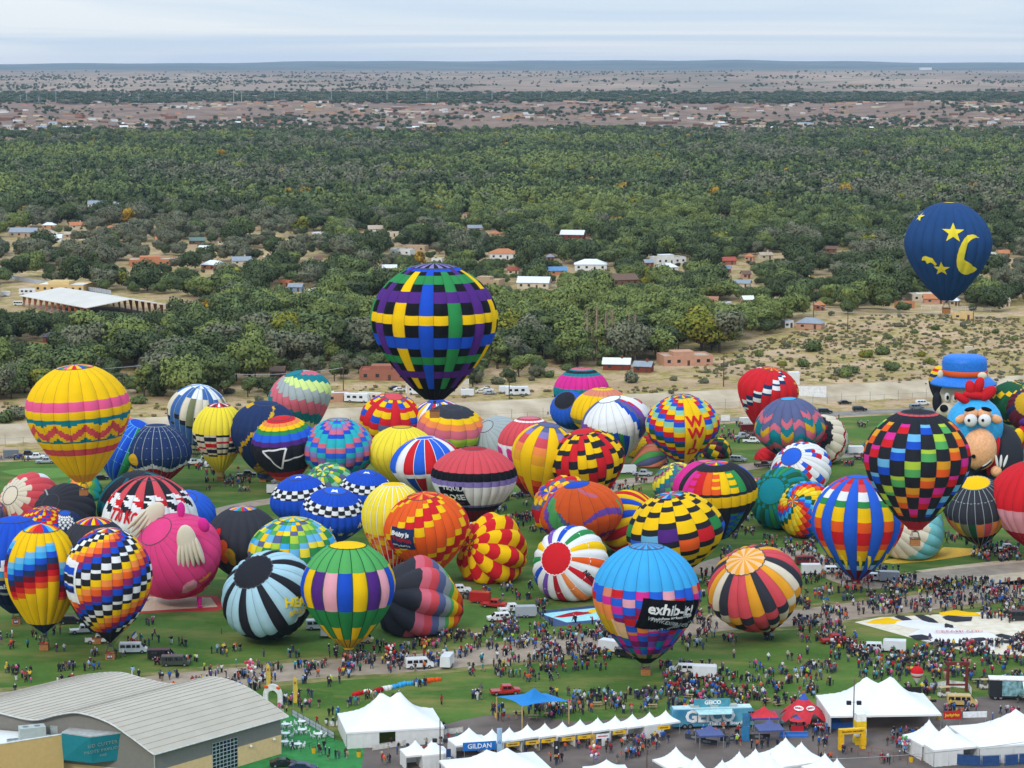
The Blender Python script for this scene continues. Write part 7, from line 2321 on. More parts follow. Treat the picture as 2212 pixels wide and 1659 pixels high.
# blue shade canopy on posts
p = gp(1150, 1556)
e = empty('shade_canopy', p, 'blue fabric shade canopy on tan posts over picnic tables', 'canopy', rz=.0)
cs = [gp(1073, 1505, 4.2), gp(1128, 1526, 4.2), gp(1229, 1515, 4.2), gp(1178, 1497, 4.2)]
ap = gp(1154, 1486, 6.8)
v, f = [], []
n = 8
for q in range(4):
    a_, b_ = cs[q], cs[(q + 1) % 4]
    o = len(v)
    for i in range(n + 1):
        for j in range(n + 1):
            w_ = i / n
            edge = a_.lerp(b_, j / n) + (ap - a_.lerp(b_, j / n)) * (.10 * math.sin(math.pi * j / n))
            pt = edge.lerp(ap, w_)
            pt.z -= .9 * math.sin(math.pi * w_) * (1 - .4 * math.sin(math.pi * j / n))
            v.append(pt - p)
    f += [(o + i * (n + 1) + j, o + i * (n + 1) + j + 1, o + (i + 1) * (n + 1) + j + 1, o + (i + 1) * (n + 1) + j) for i in range(n) for j in range(n)]
link('canopy', mesh('canopy', v, f, [mat('shade_blue', '1E78B8', rough=.7, var=.04)], None, True), e)
for c_ in cs:
    MB().tube(Vector((c_.x, c_.y, 0)) - p, Vector((c_.x, c_.y, 4.15)) - p, .14, n=8).build('post', mat('post_tan', 'B99A66', rough=.7), e)
PMARKS.append(('the blue shade canopy', p))
# picnic tables
TW = mat('picnic_wood', 'A8916C', rough=.85, c2='8A7656', scale=3)
PIC = []
def picnic(x, y, rot, lb):
    e = empty('picnic_table', gp(x, y), lb, 'table', 'picnic tables', rot)
    for i in range(4):
        MB().box(-.9, -.36 + .185 * i, .70, .9, -.36 + .185 * i + .17, .75).build('plank', TW, e)
    for s in (-1, 1):
        MB().box(-.9, s * .68 - .13, .42, .9, s * .68 + .13, .46).build('bench', TW, e)
        MB().add([(s * .6 - .04, -.75, 0), (s * .6 + .04, -.75, 0), (s * .6 + .04, -.25, .7), (s * .6 - .04, -.25, .7), (s * .6 - .04, -.67, 0), (s * .6 + .04, -.67, 0), (s * .6 + .04, -.17, .7), (s * .6 - .04, -.17, .7)], [(0, 1, 2, 3), (7, 6, 5, 4), (0, 3, 7, 4), (1, 5, 6, 2)]).build('leg', TW, e)
        MB().add([(s * .6 - .04, .75, 0), (s * .6 + .04, .75, 0), (s * .6 + .04, .25, .7), (s * .6 - .04, .25, .7), (s * .6 - .04, .67, 0), (s * .6 + .04, .67, 0), (s * .6 + .04, .17, .7), (s * .6 - .04, .17, .7)], [(3, 2, 1, 0), (4, 5, 6, 7), (0, 4, 7, 3), (1, 2, 6, 5)]).build('leg', TW, e)
for i, (x, y, lb) in enumerate(((1118, 1545, 'picnic table under the left of the blue canopy'), (1152, 1553, 'picnic table under the middle of the blue canopy'), (1186, 1548, 'picnic table under the right of the blue canopy'), (1290, 1525, 'wooden picnic table on the grass right of the blue canopy'), (1410, 1530, 'wooden picnic table behind the booth row'), (1488, 1508, 'picnic table on the grass left of the coach'), (1585, 1506, 'wooden picnic table behind the coach'), (1655, 1518, 'picnic table behind the red canopy'), (1680, 1524, 'picnic table left of the star tent'), (2160, 1432, 'picnic table at the right edge of the lawn'), (2185, 1422, 'picnic table in the crowd at the far right'), (2110, 1475, 'picnic table left of the show truck'))):
    picnic(x, y, random.uniform(-.3, .4), lb)
# plastic chairs and round tables on the turf
PL = mat('plastic_white', 'E2E2DE', rough=.4)
b = MB()
b.box(-.22, -.22, .40, .22, .22, .44)
b.add([(-.22, .2, .44), (.22, .2, .44), (.2, .3, .85), (-.2, .3, .85), (-.22, .24, .44), (.22, .24, .44), (.2, .34, .85), (-.2, .34, .85)], [(0, 1, 2, 3), (7, 6, 5, 4), (3, 2, 6, 7), (1, 5, 6, 2), (0, 3, 7, 4)])
chair_seat = mesh('seat', b.v[:8], b.f[:6], [PL])
chair_back = mesh('backrest', b.v[8:], [tuple(i - 8 for i in q) for q in b.f[6:]], [PL])
lg = MB().tube((0, 0, 0), (0, 0, .4), .03, n=5)
chair_leg = mesh('leg', lg.v, lg.f, [PL])
def plastic_chair(p, rot, lb):
    e = empty('plastic_chair', p, lb, 'chair', 'white plastic chairs on the turf', rot)
    link('seat', chair_seat, e)
    link('backrest', chair_back, e)
    for s in ((-.18, -.18), (.18, -.18), (.18, .18), (-.18, .18)):
        link('leg', chair_leg, e, (s[0], s[1], 0))
for i, (x, y) in enumerate(((617, 1572), (652, 1566), (652, 1584), (617, 1592), (688, 1593), (615, 1610), (643, 1615))):
    p = gp(x, y)
    e = empty('round_table', p, 'round white table on the turf, %s' % ['upper left', 'nearest the arch fence', 'in the middle', 'by the pavilion wall', 'rightmost', 'lower left', 'lower right'][i], 'table', 'round white tables on the turf')
    MB().lathe([(0, .72), (.75, .72), (.75, .76), (0, .76)], 16).build('top', PL, e)
    MB().tube((0, 0, 0), (0, 0, .72), .06, n=6).build('leg', PL, e)
    for k in range(7):
        a = k * .9 + i
        plastic_chair(p + Vector((1.15 * math.cos(a), 1.15 * math.sin(a), 0)), a - math.pi / 2, 'white plastic chair %s the %s round table' % (['right of', 'behind right of', 'behind', 'behind left of', 'left of', 'in front left of', 'in front of', 'in front right of'][int(((a + .39) % 6.283) / .7854) % 8], ['upper left', 'arch fence', 'middle', 'pavilion wall', 'rightmost', 'lower left', 'lower right'][i]))
# fences
def fence(label, pts, h, m, step, name='fence', rails=2, panel=None, cat='fence', land=False):
    P = [gph(x, y) if land else gp(x, y) for x, y in pts]
    e = empty(name, P[0], label, cat)
    for i in range(len(P) - 1):
        L_ = (P[i + 1] - P[i]).length
        n = max(1, int(L_ / step))
        for j in range(n + 1):
            if i and j == 0:
                continue
            q = P[i].lerp(P[i + 1], j / n) - P[0]
            MB().tube(q, q + Vector((0, 0, h)), .05, n=5).build('post', m, e)
        a_, b_ = P[i] - P[0], P[i + 1] - P[0]
        for r in range(rails):
            z = h * (r + 1) / rails - .03
            MB().tube(a_ + Vector((0, 0, z)), b_ + Vector((0, 0, z)), .03, n=4).build('rail', m, e)
        if panel:
            d = (b_ - a_).normalized()
            nn_ = max(1, int(L_ / 2.4))
            for j in range(nn_):
                s0, s1 = a_.lerp(b_, (j + .04) / nn_), a_.lerp(b_, (j + .96) / nn_)
                MB().add([s0 + Vector((0, 0, .1)), s1 + Vector((0, 0, .1)), s1 + Vector((0, 0, h - .1)), s0 + Vector((0, 0, h - .1))], [(0, 1, 2, 3)]).build('panel', panel, e)
    return e
BLKF = mat('fence_black', '2E3032', rough=.6)
fence('black fence with pale panels along the edge of the turf', [(631, 1546), (722, 1597)], 1.3, BLKF, 2.2, panel=mat('fence_pale_panel', 'AEB4B6', rough=.7))
fence('thin dark green fence across the turf', [(650, 1624), (722, 1600)], 1.1, mat('fence_green', '1F4A2A', rough=.6), 1.8)
LATT = mat('lattice_cream', 'D8D2C4', rough=.8)
fence('cream lattice fence in front of the large twin peaked tent', [(805, 1622), (872, 1612), (900, 1604)], 1.1, LATT, 2.2, panel=LATT)
fence('cream lattice fence right of the large twin peaked tent', [(935, 1592), (1000, 1583)], 1.1, LATT, 2.2, panel=LATT)
fence('low white fence left of the large twin peaked tent', [(712, 1570), (738, 1568)], 1.1, WHP, 2.2, panel=WHP)
fence('tan rope queue fence below the yellow arch', [(1830, 1628), (1900, 1642), (1960, 1652)], 1.0, mat('queue_rust', '8A4A32', rough=.8), 2.0, rails=1)
fence('second tan rope queue fence below the arch', [(1860, 1622), (1930, 1636), (1990, 1648)], 1.0, mat('queue_rust', '8A4A32'), 2.0, rails=1)
BNET = mat('net_blue', '2A4A78', rough=.8)
fence('blue netting fence in front of the right tents', [(2060, 1652), (2120, 1657), (2160, 1655)], 2.0, BNET, 3, panel=BNET)
fence('blue netting fence at the bottom right corner', [(2170, 1655), (2230, 1650)], 2.0, BNET, 3, panel=BNET)
fence('curved white picket fence behind the tan van', [(2010, 1490), (2050, 1484), (2090, 1488), (2098, 1500)], 1.3, WHP, 1.2, panel=WHP)
fence('white rail fence behind the banded balloon', [(535, 842), (563, 838)], 1.6, WHP, 3, rails=3, land=True)
fence('white board fence in the left grove', [(0, 772), (40, 768), (138, 755)], 1.8, WHP, 3, rails=1, panel=WHP, land=True)
fence('white pipe fence below the moon balloon', [(1990, 668), (2050, 668), (2140, 674)], 1.8, WHP, 4, rails=3, land=True)
fence('long pale metal fence behind the riding arena', [(5, 600), (75, 612), (150, 622), (240, 636)], 2.2, mat('fence_metal', 'B4BAC0', rough=.5), 5, rails=1, panel=mat('fence_metal', 'B4BAC0'), land=True)
# chain link fence along the channel
CH = mat('chain_link_post', '8E8A82', rough=.6)
for seg in range(6):
    X0, X1 = -190 + seg * 63.3, -190 + (seg + 1) * 63.3
    e = empty('chain_link_fence', (X0, L(X0) - 2, 0), 'tall wire fence along the channel, %s stretch' % ['leftmost', 'second from left', 'third from left', 'fourth from left', 'fifth from left', 'rightmost'][seg], 'fence', 'channel fence')
    for i in range(13):
        X = X0 + (X1 - X0) * i / 12
        MB().tube((X - X0, L(X) - L(X0), 0), (X - X0, L(X) - L(X0), 3.6 if i % 2 == 0 else 2.4), .07, n=5).build('post', CH, e)
    for z in (.1, 2.3):
        MB().tube((0, 0, z), (X1 - X0, L(X1) - L(X0), z), .035, n=4).build('rail', CH, e)
# ------------------------------------------------------------------ vehicles
PAINT = {'white': 'D8D8D6', 'black': '1E1F22', 'silver': '9EA2A6', 'red': 'A81E1E', 'dark green': '3A4238', 'beige': 'B9A582', 'grey': '6E7276', 'dark red': '6A1E24', 'tan': 'C2A468', 'blue': '2E4A7A', 'navy': '1E2A48', 'cream': 'D6CCB4'}
def paint(c):
    return mat('car_paint_' + c.replace(' ', '_'), PAINT[c], rough=.3, var=.05, spec=.5, scale=.6)
VSHAPE = {
 'van': dict(L=5.6, W=2.0, prof=[(-2.8, .4), (2.75, .4), (2.82, .95), (2.25, 1.2), (1.55, 2.05), (1.3, 2.12), (-2.7, 2.15), (-2.8, 1.9)], wins=[(-2.55, -1.5), (-1.35, -.35), (-.2, .55), (.7, 1.45)], wz=(1.25, 1.85), ws=(2.28, 1.22, 1.6, 1.98), wh=(-1.75, 1.85), r=.38),
 'suv': dict(L=5.0, W=1.95, prof=[(-2.5, .4), (2.45, .4), (2.5, .95), (1.5, 1.12), (.75, 1.78), (-2.2, 1.82), (-2.5, 1.2)], wins=[(-2.1, -1.2), (-1.05, -.15), (0, .75)], wz=(1.18, 1.65), ws=(1.48, 1.14, .8, 1.74), wh=(-1.5, 1.55), r=.38),
 'car': dict(L=4.6, W=1.8, prof=[(-2.3, .3), (2.25, .3), (2.3, .7), (1.2, .92), (.4, 1.4), (-1.0, 1.42), (-1.75, 1.0), (-2.3, .92)], wins=[(-1.2, -.3), (-.2, .6)], wz=(.98, 1.32), ws=(1.18, .94, .46, 1.38), wh=(-1.4, 1.4), r=.33),
 'pickup': dict(L=5.7, W=2.0, prof=[(-2.85, .5), (2.8, .5), (2.85, 1.08), (1.75, 1.2), (1.1, 1.88), (-.55, 1.92), (-.8, 1.25), (-.85, .95), (-2.8, .95), (-2.85, 1.2)], wins=[(-.5, .25), (.35, 1.05)], wz=(1.28, 1.75), ws=(1.72, 1.22, 1.14, 1.82), wh=(-1.8, 1.85), r=.42),
 'trailer': dict(L=4.6, W=2.1, prof=[(-2.3, .45), (2.0, .45), (2.3, 1.0), (2.25, 2.4), (2.0, 2.55), (-2.3, 2.55)], wins=[], wz=None, ws=None, wh=(-.5, .25), r=.34),
 'rv': dict(L=8.5, W=2.4, prof=[(-4.25, .5), (4.2, .5), (4.25, 1.3), (3.8, 2.9), (3.5, 3.1), (-4.2, 3.1)], wins=[(-3.2, -2.0), (-1.2, .2), (1.2, 2.4)], wz=(1.6, 2.4), ws=(4.05, 1.6, 3.75, 2.7), wh=(-2.2, 2.9), r=.45),
}
VM = {}
def vmeshes(kind):
    if kind in VM:
        return VM[kind]
    s = VSHAPE[kind]
    hw = s['W'] / 2
    prof = s['prof']
    # body: side outline lofted with slight tumblehome
    n = len(prof)
    ring = []
    for y, ins in ((-hw, 1), (-hw + .12, 0), (hw - .12, 0), (hw, 1)):
        zmid = 1.2
        ring.append([(x * (.985 if ins else 1), y * (1 if z < zmid or not ins else .93), z * (.975 if ins and z > zmid else 1)) for x, z in prof])
    v = [p for r in ring for p in r]
    f = []
    for k in range(3):
        for i in range(n):
            a, b_ = k * n + i, k * n + (i + 1) % n
            f.append((a, a + n, b_ + n, b_))
    f += [tuple(range(n)), tuple(range(4 * n - 1, 3 * n - 1, -1))]
    R_ = {'body': mesh('body', v, f, [paint('white')])}
    wins = []
    if s['wz']:
        z0, z1 = s['wz']
        for a, b_ in s['wins']:
            for sy in (-1, 1):
                y0, y1 = sy * hw * .99, sy * hw * .945
                m = MB().add([(a, y0 + sy * .012, z0), (b_, y0 + sy * .012, z0), (b_ - .06, y1 + sy * .012, z1), (a + .04, y1 + sy * .012, z1)], [(0, 1, 2, 3) if sy < 0 else (3, 2, 1, 0)])
                wins.append(mesh('window', m.v, m.f, [glass_dark()]))
    R_['wins'] = wins
    if s['ws']:
        x0, z0, x1, z1 = s['ws']
        m = MB().add([(x0 + .03, -hw * .85, z0), (x0 + .03, hw * .85, z0), (x1 + .03, hw * .78, z1), (x1 + .03, -hw * .78, z1)], [(0, 1, 2, 3)])
        R_['windshield'] = mesh('windshield', m.v, m.f, [glass_dark()])
        xb = min(p[0] for p in prof)
        m = MB().add([(-.0 + xb + .14, -hw * .8, z0 + .1), (xb + .14, hw * .8, z0 + .1), (xb + .2, hw * .75, z1 - .1), (xb + .2, -hw * .75, z1 - .1)], [(3, 2, 1, 0)])
    r = s['r']
    m = MB().tube((0, -.13, 0), (0, .13, 0), r, n=12)
    R_['wheel'] = mesh('wheel', m.v, m.f, [mat('tyre', '1C1C1E', rough=.85)])
    m = MB().tube((0, -.145, 0), (0, .145, 0), r * .58, n=8)
    R_['rim'] = mesh('rim', m.v, m.f, [mat('rim_alloy', 'A8AAAC', rough=.35, metal=.7)])
    m = MB().box(-.03, -.16, -.09, .05, .16, .09)
    R_['light'] = mesh('headlight', m.v, m.f, [mat('headlight_glass', 'E6E6E0', rough=.1, spec=.8)])
    R_['tail'] = mesh('taillight', m.v, m.f, [mat('taillight_red', '8A1414', rough=.2)])
    VM[kind] = R_
    return R_
def vehicle(kind, x, y, head, colour, label, z=None, cat=None):
    s = VSHAPE[kind]
    R_ = vmeshes(kind)
    p = gp(x, y) if z is None else gph(x, y)
    e = empty({'car': 'parked_car', 'suv': 'sport_utility_vehicle', 'van': 'passenger_van', 'pickup': 'pickup_truck', 'trailer': 'box_trailer', 'rv': 'motorhome'}[kind], p, label, cat or {'suv': 'car', 'rv': 'motorhome'}.get(kind, kind), 'vehicles on the field' if z is None else 'vehicles by the houses', math.radians(head))
    b_ = link('body', R_['body'], e)
    b_.material_slots[0].link = 'OBJECT'
    b_.material_slots[0].material = paint(colour)
    for w in R_['wins']:
        link('window', w, e)
    if 'windshield' in R_:
        link('windshield', R_['windshield'], e)
    hw = s['W'] / 2
    for wx in s['wh']:
        for sy in (-1, 1):
            w = link('wheel', R_['wheel'], e, (wx, sy * (hw - .1), s['r']))
            link('rim', R_['rim'], w)
    if kind != 'trailer':
        fx = max(q[0] for q in s['prof'])
        bx_ = min(q[0] for q in s['prof'])
        for sy in (-1, 1):
            link('headlight', R_['light'], e, (fx - .03, sy * hw * .7, .82 if kind != 'car' else .6))
            link('taillight', R_['tail'], e, (bx_ - .02, sy * hw * .75, .9))
    BLOCK.append((p.x, p.y, s['L'] / 2 + .3, s['W'] / 2 + .3, math.radians(head)))
    PMARKS.append(('the ' + ' '.join(label.split()[:7]), p))
    return e
VL = [
 ('pickup', 57, 986, 10, 'black', 'black pickup parked left of the yellow balloon'), ('pickup', 76, 992, 8, 'white', 'white crew pickup behind the silver one at the left'), ('pickup', 98, 1001, 6, 'silver', 'silver white pickup nearest the putting green'), ('trailer', 24, 989, 10, 'grey', 'low grey trailer at the left edge'),
 ('pickup', 416, 1004, 20, 'white', 'white pickup under the banded balloon'), ('pickup', 440, 999, 15, 'white', 'white pickup beside the yellow balloon basket'), ('suv', 460, 1009, 25, 'white', 'white station wagon left of the chequered yellow balloon'),
 ('pickup', 532, 1030, 5, 'black', 'dark flatbed pickup below the gold zigzag balloon'), ('trailer', 588, 1038, 0, 'grey', 'grey box trailer left of the blue chequered belts'), ('car', 604, 1044, 20, 'silver', 'silver car beside the grey box trailer'), ('trailer', 594, 1066, 5, 'white', 'white box trailer half hidden by a blue balloon'), ('car', 218, 1036, 20, 'black', 'black buggy under the rainbow striped balloon'),
 ('suv', 152, 1347, 10, 'black', 'black wagon between the yellow and chequered baskets'), ('pickup', 180, 1368, 12, 'white', 'white pickup behind the chequered balloon'), ('pickup', 214, 1389, 8, 'white', 'white pickup truck right of the 019 basket balloon'), ('van', 288, 1410, 4, 'white', 'white passenger van with a flag on its roof'), ('van', 350, 1424, 4, 'black', 'black passenger van behind the dark green one'), ('van', 379, 1438, 4, 'dark green', 'dark green passenger van with open rear door'),
 ('van', 690, 1359, 8, 'white', 'white van between the striped and green balloons'), ('van', 777, 1388, -6, 'beige', 'beige van behind the green balloon basket'), ('trailer', 717, 1376, 0, 'white', 'white and red trailer left of the green basket'), ('van', 906, 1443, 12, 'white', 'white van with black bumpers on the path'), ('trailer', 966, 1440, 80, 'white', 'tall white box trailer on the path'),
 ('trailer', 1037, 1302, 165, 'red', 'red box trailer behind the red pickup'), ('pickup', 1067, 1312, -18, 'red', 'red pickup with open door by the patchwork envelope'), ('suv', 1077, 1341, 190, 'white', 'white wagon with roof rack beside the grey trailer'), ('pickup', 1104, 1322, 15, 'white', 'white pickup hidden behind the white wagon'), ('trailer', 1136, 1333, 5, 'silver', 'silver grey box trailer by the blue sheet'), ('pickup', 990, 1281, 10, 'white', 'white pickup behind the rainbow banded envelope'),
 ('trailer', 1318, 1408, 150, 'white', 'white horse trailer behind the black wagon'), ('suv', 1356, 1420, -25, 'black', 'black wagon left of the advertising balloon'), ('pickup', 1091, 1500, 10, 'red', 'red pickup with open doors and flags'), ('suv', 1473, 1453, 170, 'white', 'white wagon right of the advertising balloon basket'), ('trailer', 1523, 1464, -8, 'white', 'white trailer with pictures and open rear'),
 ('trailer', 1613, 918, 10, 'white', 'white box trailer on the far lawn edge'), ('trailer', 1614, 933, 8, 'dark red', 'dark red trailer behind the pickups'), ('pickup', 1602, 947, 20, 'silver', 'silver pickup left of the dark red trailer'), ('pickup', 1633, 941, 10, 'dark red', 'dark red pickup under the slate balloon'), ('pickup', 1624, 957, -8, 'white', 'white pickup nearest on the far lawn'), ('suv', 1595, 997, -20, 'silver', 'silver wagon behind the pink arch'), ('pickup', 1650, 1009, -15, 'black', 'black pickup beside the red puffed fabric'),
 ('suv', 1782, 893, 5, 'black', 'black van on the service road'), ('suv', 1857, 888, 5, 'black', 'long black wagon on the service road'), ('car', 1825, 873, 10, 'black', 'small dark buggy beyond the service road'), ('trailer', 1849, 981, 0, 'white', 'white trailer left of the black chequered balloon'), ('pickup', 1866, 992, 10, 'dark red', 'dark red pickup left of the black chequered balloon'), ('suv', 1398, 961, 20, 'white', 'white car right of the swirl balloon'), ('trailer', 1357, 1023, 5, 'white', 'white trailer with a round emblem right of the red spiral balloon'), ('pickup', 1388, 1028, -12, 'silver', 'silver pickup hitched to the emblem trailer'), ('pickup', 1128, 1072, 10, 'grey', 'grey pickup by the tip of the hearts balloon'),
 ('suv', 1993, 875, 10, 'white', 'white wagon left of the hatted animal balloon'), ('suv', 1980, 884, 10, 'grey', 'grey wagon behind the black chequered balloon'), ('van', 1743, 1219, 5, 'dark red', 'dark red covered truck in the crowd'), ('trailer', 1752, 1241, 0, 'white', 'white open trailer in front of the dark red truck'), ('suv', 1803, 1239, 0, 'white', 'white wagon left of the blue striped balloon tip'), ('van', 1834, 1251, 90, 'white', 'white van behind the blue striped balloon tip'), ('suv', 1888, 1254, -15, 'white', 'white wagon right of the blue striped balloon'), ('trailer', 1921, 1257, -10, 'silver', 'grey trailer behind the white wagon in the crowd'), ('pickup', 2173, 1191, 5, 'white', 'white pickup under the black and yellow vent balloon'),
 ('pickup', 1801, 1389, 12, 'red', 'red pickup in the crowd right of the leaning brown balloon'), ('suv', 1880, 1406, 172, 'white', 'white pickup with camper top hitched to a trailer'), ('trailer', 1932, 1408, 170, 'white', 'white box trailer behind the camper top pickup'), ('van', 2078, 1524, -5, 'tan', 'tan advertising van beside the picket fence'), ('van', 2206, 1340, 0, 'black', 'black van at the right edge of the crowd'),
 ('car', 612, 1655, 8, 'black', 'black saloon car with open boot on the turf'), ('car', 655, 1664, -8, 'navy', 'dark blue saloon car at the bottom edge'),
]
for q in VL:
    vehicle(*q)
for q in [('rv', 771, 869, -15, 'white', 'white motorhome right of the two storey pink adobe'), ('rv', 800, 867, -20, 'cream', 'cream caravan behind the white motorhome'), ('rv', 903, 853, -20, 'white', 'white motorhome under the purple balloon tip'), ('trailer', 1010, 856, 0, 'white', 'white cargo trailer right of the purple balloon tip'), ('rv', 1118, 854, 5, 'white', 'long white trailer on the bare lot'), ('trailer', 1092, 849, 5, 'white', 'short white trailer behind the long one'), ('car', 1058, 852, 10, 'silver', 'silver car on the bare lot'), ('car', 1040, 849, 5, 'cream', 'cream car on the bare lot'), ('car', 854, 842, 20, 'black', 'black car outside the red adobe house'), ('car', 864, 845, 15, 'white', 'white car outside the red adobe house'), ('car', 1052, 845, 0, 'white', 'white car behind the silver one on the bare lot'),
          ('rv', 60, 637, 0, 'white', 'white motorhome behind the riding arena'), ('trailer', 12, 640, 0, 'white', 'small white caravan at the far left of the arena yard'), ('van', 42, 660, 0, 'white', 'white truck left of the riding arena'), ('car', 38, 511, 0, 'white', 'white car on the dirt lane'), ('car', 112, 527, 0, 'navy', 'dark car on the dirt lane'), ('trailer', 455, 655, 30, 'white', 'white truck under the dark trees right of the arena')]:
    vehicle(*q, z=1)
# show truck at the right edge
e = empty('exhibit_truck', gp(2190, 1514), 'black and white exhibit truck with open awning at the right edge', 'truck', rz=-.1)
MB().box(-4.5, 0, .6, 6, 2.6, 3.9).build('body', mat('truck_black', '2A2C30', rough=.4), e)
MB().box(-4.6, -.05, 3.905, 6.1, 2.7, 4.1).build('roof', WHP, e)
MB().box(-2.2, -.06, .9, 2.8, -.004, 3.8).build('picture_panel', mat('truck_picture', '8FB8C4', rough=.4, c2='4E6E5E', scale=1.2), e)
MB().add([(1.5, -.05, 3.8), (6, -.05, 3.8), (6, -2.4, 2.9), (1.5, -2.4, 2.9), (1.5, -.05, 3.7), (6, -.05, 3.7), (6, -2.4, 2.8), (1.5, -2.4, 2.8)], [(0, 3, 2, 1), (4, 5, 6, 7), (2, 3, 7, 6), (0, 4, 7, 3)]).build('awning', WHP, e)
for wx in (-3.4, -2.4, 4.5):
    wheel_at(e, wx, .2, .5, .5, .3)
    wheel_at(e, wx, 2.4, .5, .5, .3)
BLOCK.append((e.location.x, e.location.y + 1.3, 7, 2, 0))
# red giant chair frame and golf carts, small tethered balloon
e = empty('giant_frame', gp(2067, 1494), 'tall dark red timber frame for photographs', 'frame')
for s in (-1, 1):
    MB().box(s * 1.8 - .25, -.25, 0, s * 1.8 + .25, .25, 5.2).build('post', mat('timber_red', '6E2A20', rough=.7), e)
MB().box(-2.2, -.3, 5.205, 2.2, .3, 5.8).build('beam', mat('timber_red', '6E2A20'), e)
MB().box(-1.5, -.2, 1.2, 1.5, .2, 1.5).build('cross_bar', mat('timber_red', '6E2A20'), e)
sign_text('O', .5, WHP, e, Matrix.Translation((0, -.33, 5.5)))
def cart(x, y, rot, lb):
    e = empty('golf_cart', gp(x, y), lb, 'cart', 'golf carts', rot)
    MB().box(-1.2, -.55, .25, 1.2, .55, .75).build('body', mat('cart_white', 'D6D2C6', rough=.4), e)
    MB().box(-1.1, -.6, 1.85, 1.1, .6, 1.95).build('roof', mat('cart_tan', 'BFA478', rough=.5), e)
    MB().box(-.5, -.5, .755, 0, .5, 1.1).build('seat', mat('cart_seat', '6A5A48', rough=.7), e)
    for s in ((-1, -.5), (1, -.5), (1, .5), (-1, .5)):
        MB().tube((s[0], s[1], .75), (s[0], s[1], 1.85), .03, n=4).build('post', POLE, e)
        wheel_at(e, s[0] * .75, s[1], .25, .25, .16)
cart(2040, 1505, .3, 'golf cart with tan roof left of the tan van')
cart(2130, 1488, .1, 'golf cart with tan roof left of the exhibit truck')
e = empty('advertising_balloon', gp(1980, 1489), 'small red and white teardrop balloon tethered on the lawn', 'balloon')
MB().lathe([(.12, 1.2), (.5, 1.9), (1.1, 2.8), (1.25, 3.3)], 16).build('lower_panel', fab('w'), e, smooth=True)
MB().lathe([(.9, 2.45), (1.12, 2.85), (1.15, 3.0)], 16).build('stripe', fab('r'), e, smooth=True)
MB().lathe([(1.25, 3.3), (1.15, 3.9), (.7, 4.35), (0, 4.5)], 16).build('cap', fab('r'), e, smooth=True)
MB().tube((0, 0, 0), (0, 0, 1.2), .04, n=5).build('tether', ROPE, e)
# flag on the van roof
e = empty('flag', at(288, 1386, gp(288, 1410).y), 'red, white and blue flag flying above the white van', 'flag')
MB().tube((-.6, 0, -.2), (.7, 0, 2.2), .03, n=5).build('staff', POLE, e)
for c, q in (('b', ((-.3, .9), (.7, 2.2), (.1, 1.9), (-.4, 1.1))), ('w', ((-.3, .9), (.6, 1.9), (.9, 1.2), (.1, .5))), ('r', ((-.3, .9), (.1, .5), (-.6, .2), (-.8, .5)))):
    MB().prism(list(q), -.02, .02).build('field', fab(c), e)
# barrels, bins, coolers
for i, (x, y, c, lb) in enumerate(((1073, 1550, 'E2B020', 'yellow bin under the left of the blue canopy'), (775, 1635, 'E2B020', 'yellow barrel at the corner of the turf'), (678, 1627, 'E2B020', 'yellow barrel by the fence on the turf'), (2027, 1555, 'C8A020', 'yellow bin in front of the snack stall'), (1968, 1646, 'E2B020', 'yellow bin under the toy balloons'))):
    e = empty('bin', gp(x, y), lb, 'bin', 'yellow bins')
    MB().lathe([(0, 0), (.34, 0), (.38, .5), (.36, 1.0), (0, 1.0)], 12).build('drum', mat('bin_' + c, c, rough=.5), e)
    MB().lathe([(.3, 1.004), (.38, 1.004), (.38, 1.08), (.28, 1.1)], 12).build('rim', mat('bin_black', '222222', rough=.6), e)
# bunches of toy balloons
def bunch(x, y, z, n, cols, lb, r=1.2):
    p = gp(x, y)
    e = empty('toy_balloon_bunch', p, lb, 'balloons')
    for i in range(n):
        a, k = random.uniform(0, 6.28), random.uniform(0, r)
        MB().ell((k * math.cos(a), k * math.sin(a) * .7, z + random.uniform(-r * .8, r)), (.28, .28, .33), 8, 6).build('toy_balloon', fab(cols[i % len(cols)]), e, smooth=True)
    MB().tube((0, 0, 0), (0, 0, z), .03, n=4).build('string', ROPE, e)
bunch(542, 1466, 2.6, 22, ['ro', 'w', 'pk', 'w'], 'bunch of pink and white toy balloons on the path')
bunch(842, 1428, 2.4, 12, ['ro', 'w', 'r'], 'bunch of red and white toy balloons by the green basket')
bunch(1282, 1650, 2.0, 18, ['ro', 'w', 'lv', 'rs'], 'striped toy balloons on a cart at the bottom edge')
bunch(1955, 1630, 2.2, 26, ['lv', 'lb', 'rs', 'lg', 'w'], 'violet toy balloons at the left corner of a tent')
bunch(1993, 1628, 2.2, 22, ['lv', 'rs', 'lb', 'ro'], 'violet toy balloons at the right corner of a tent', 1.0)
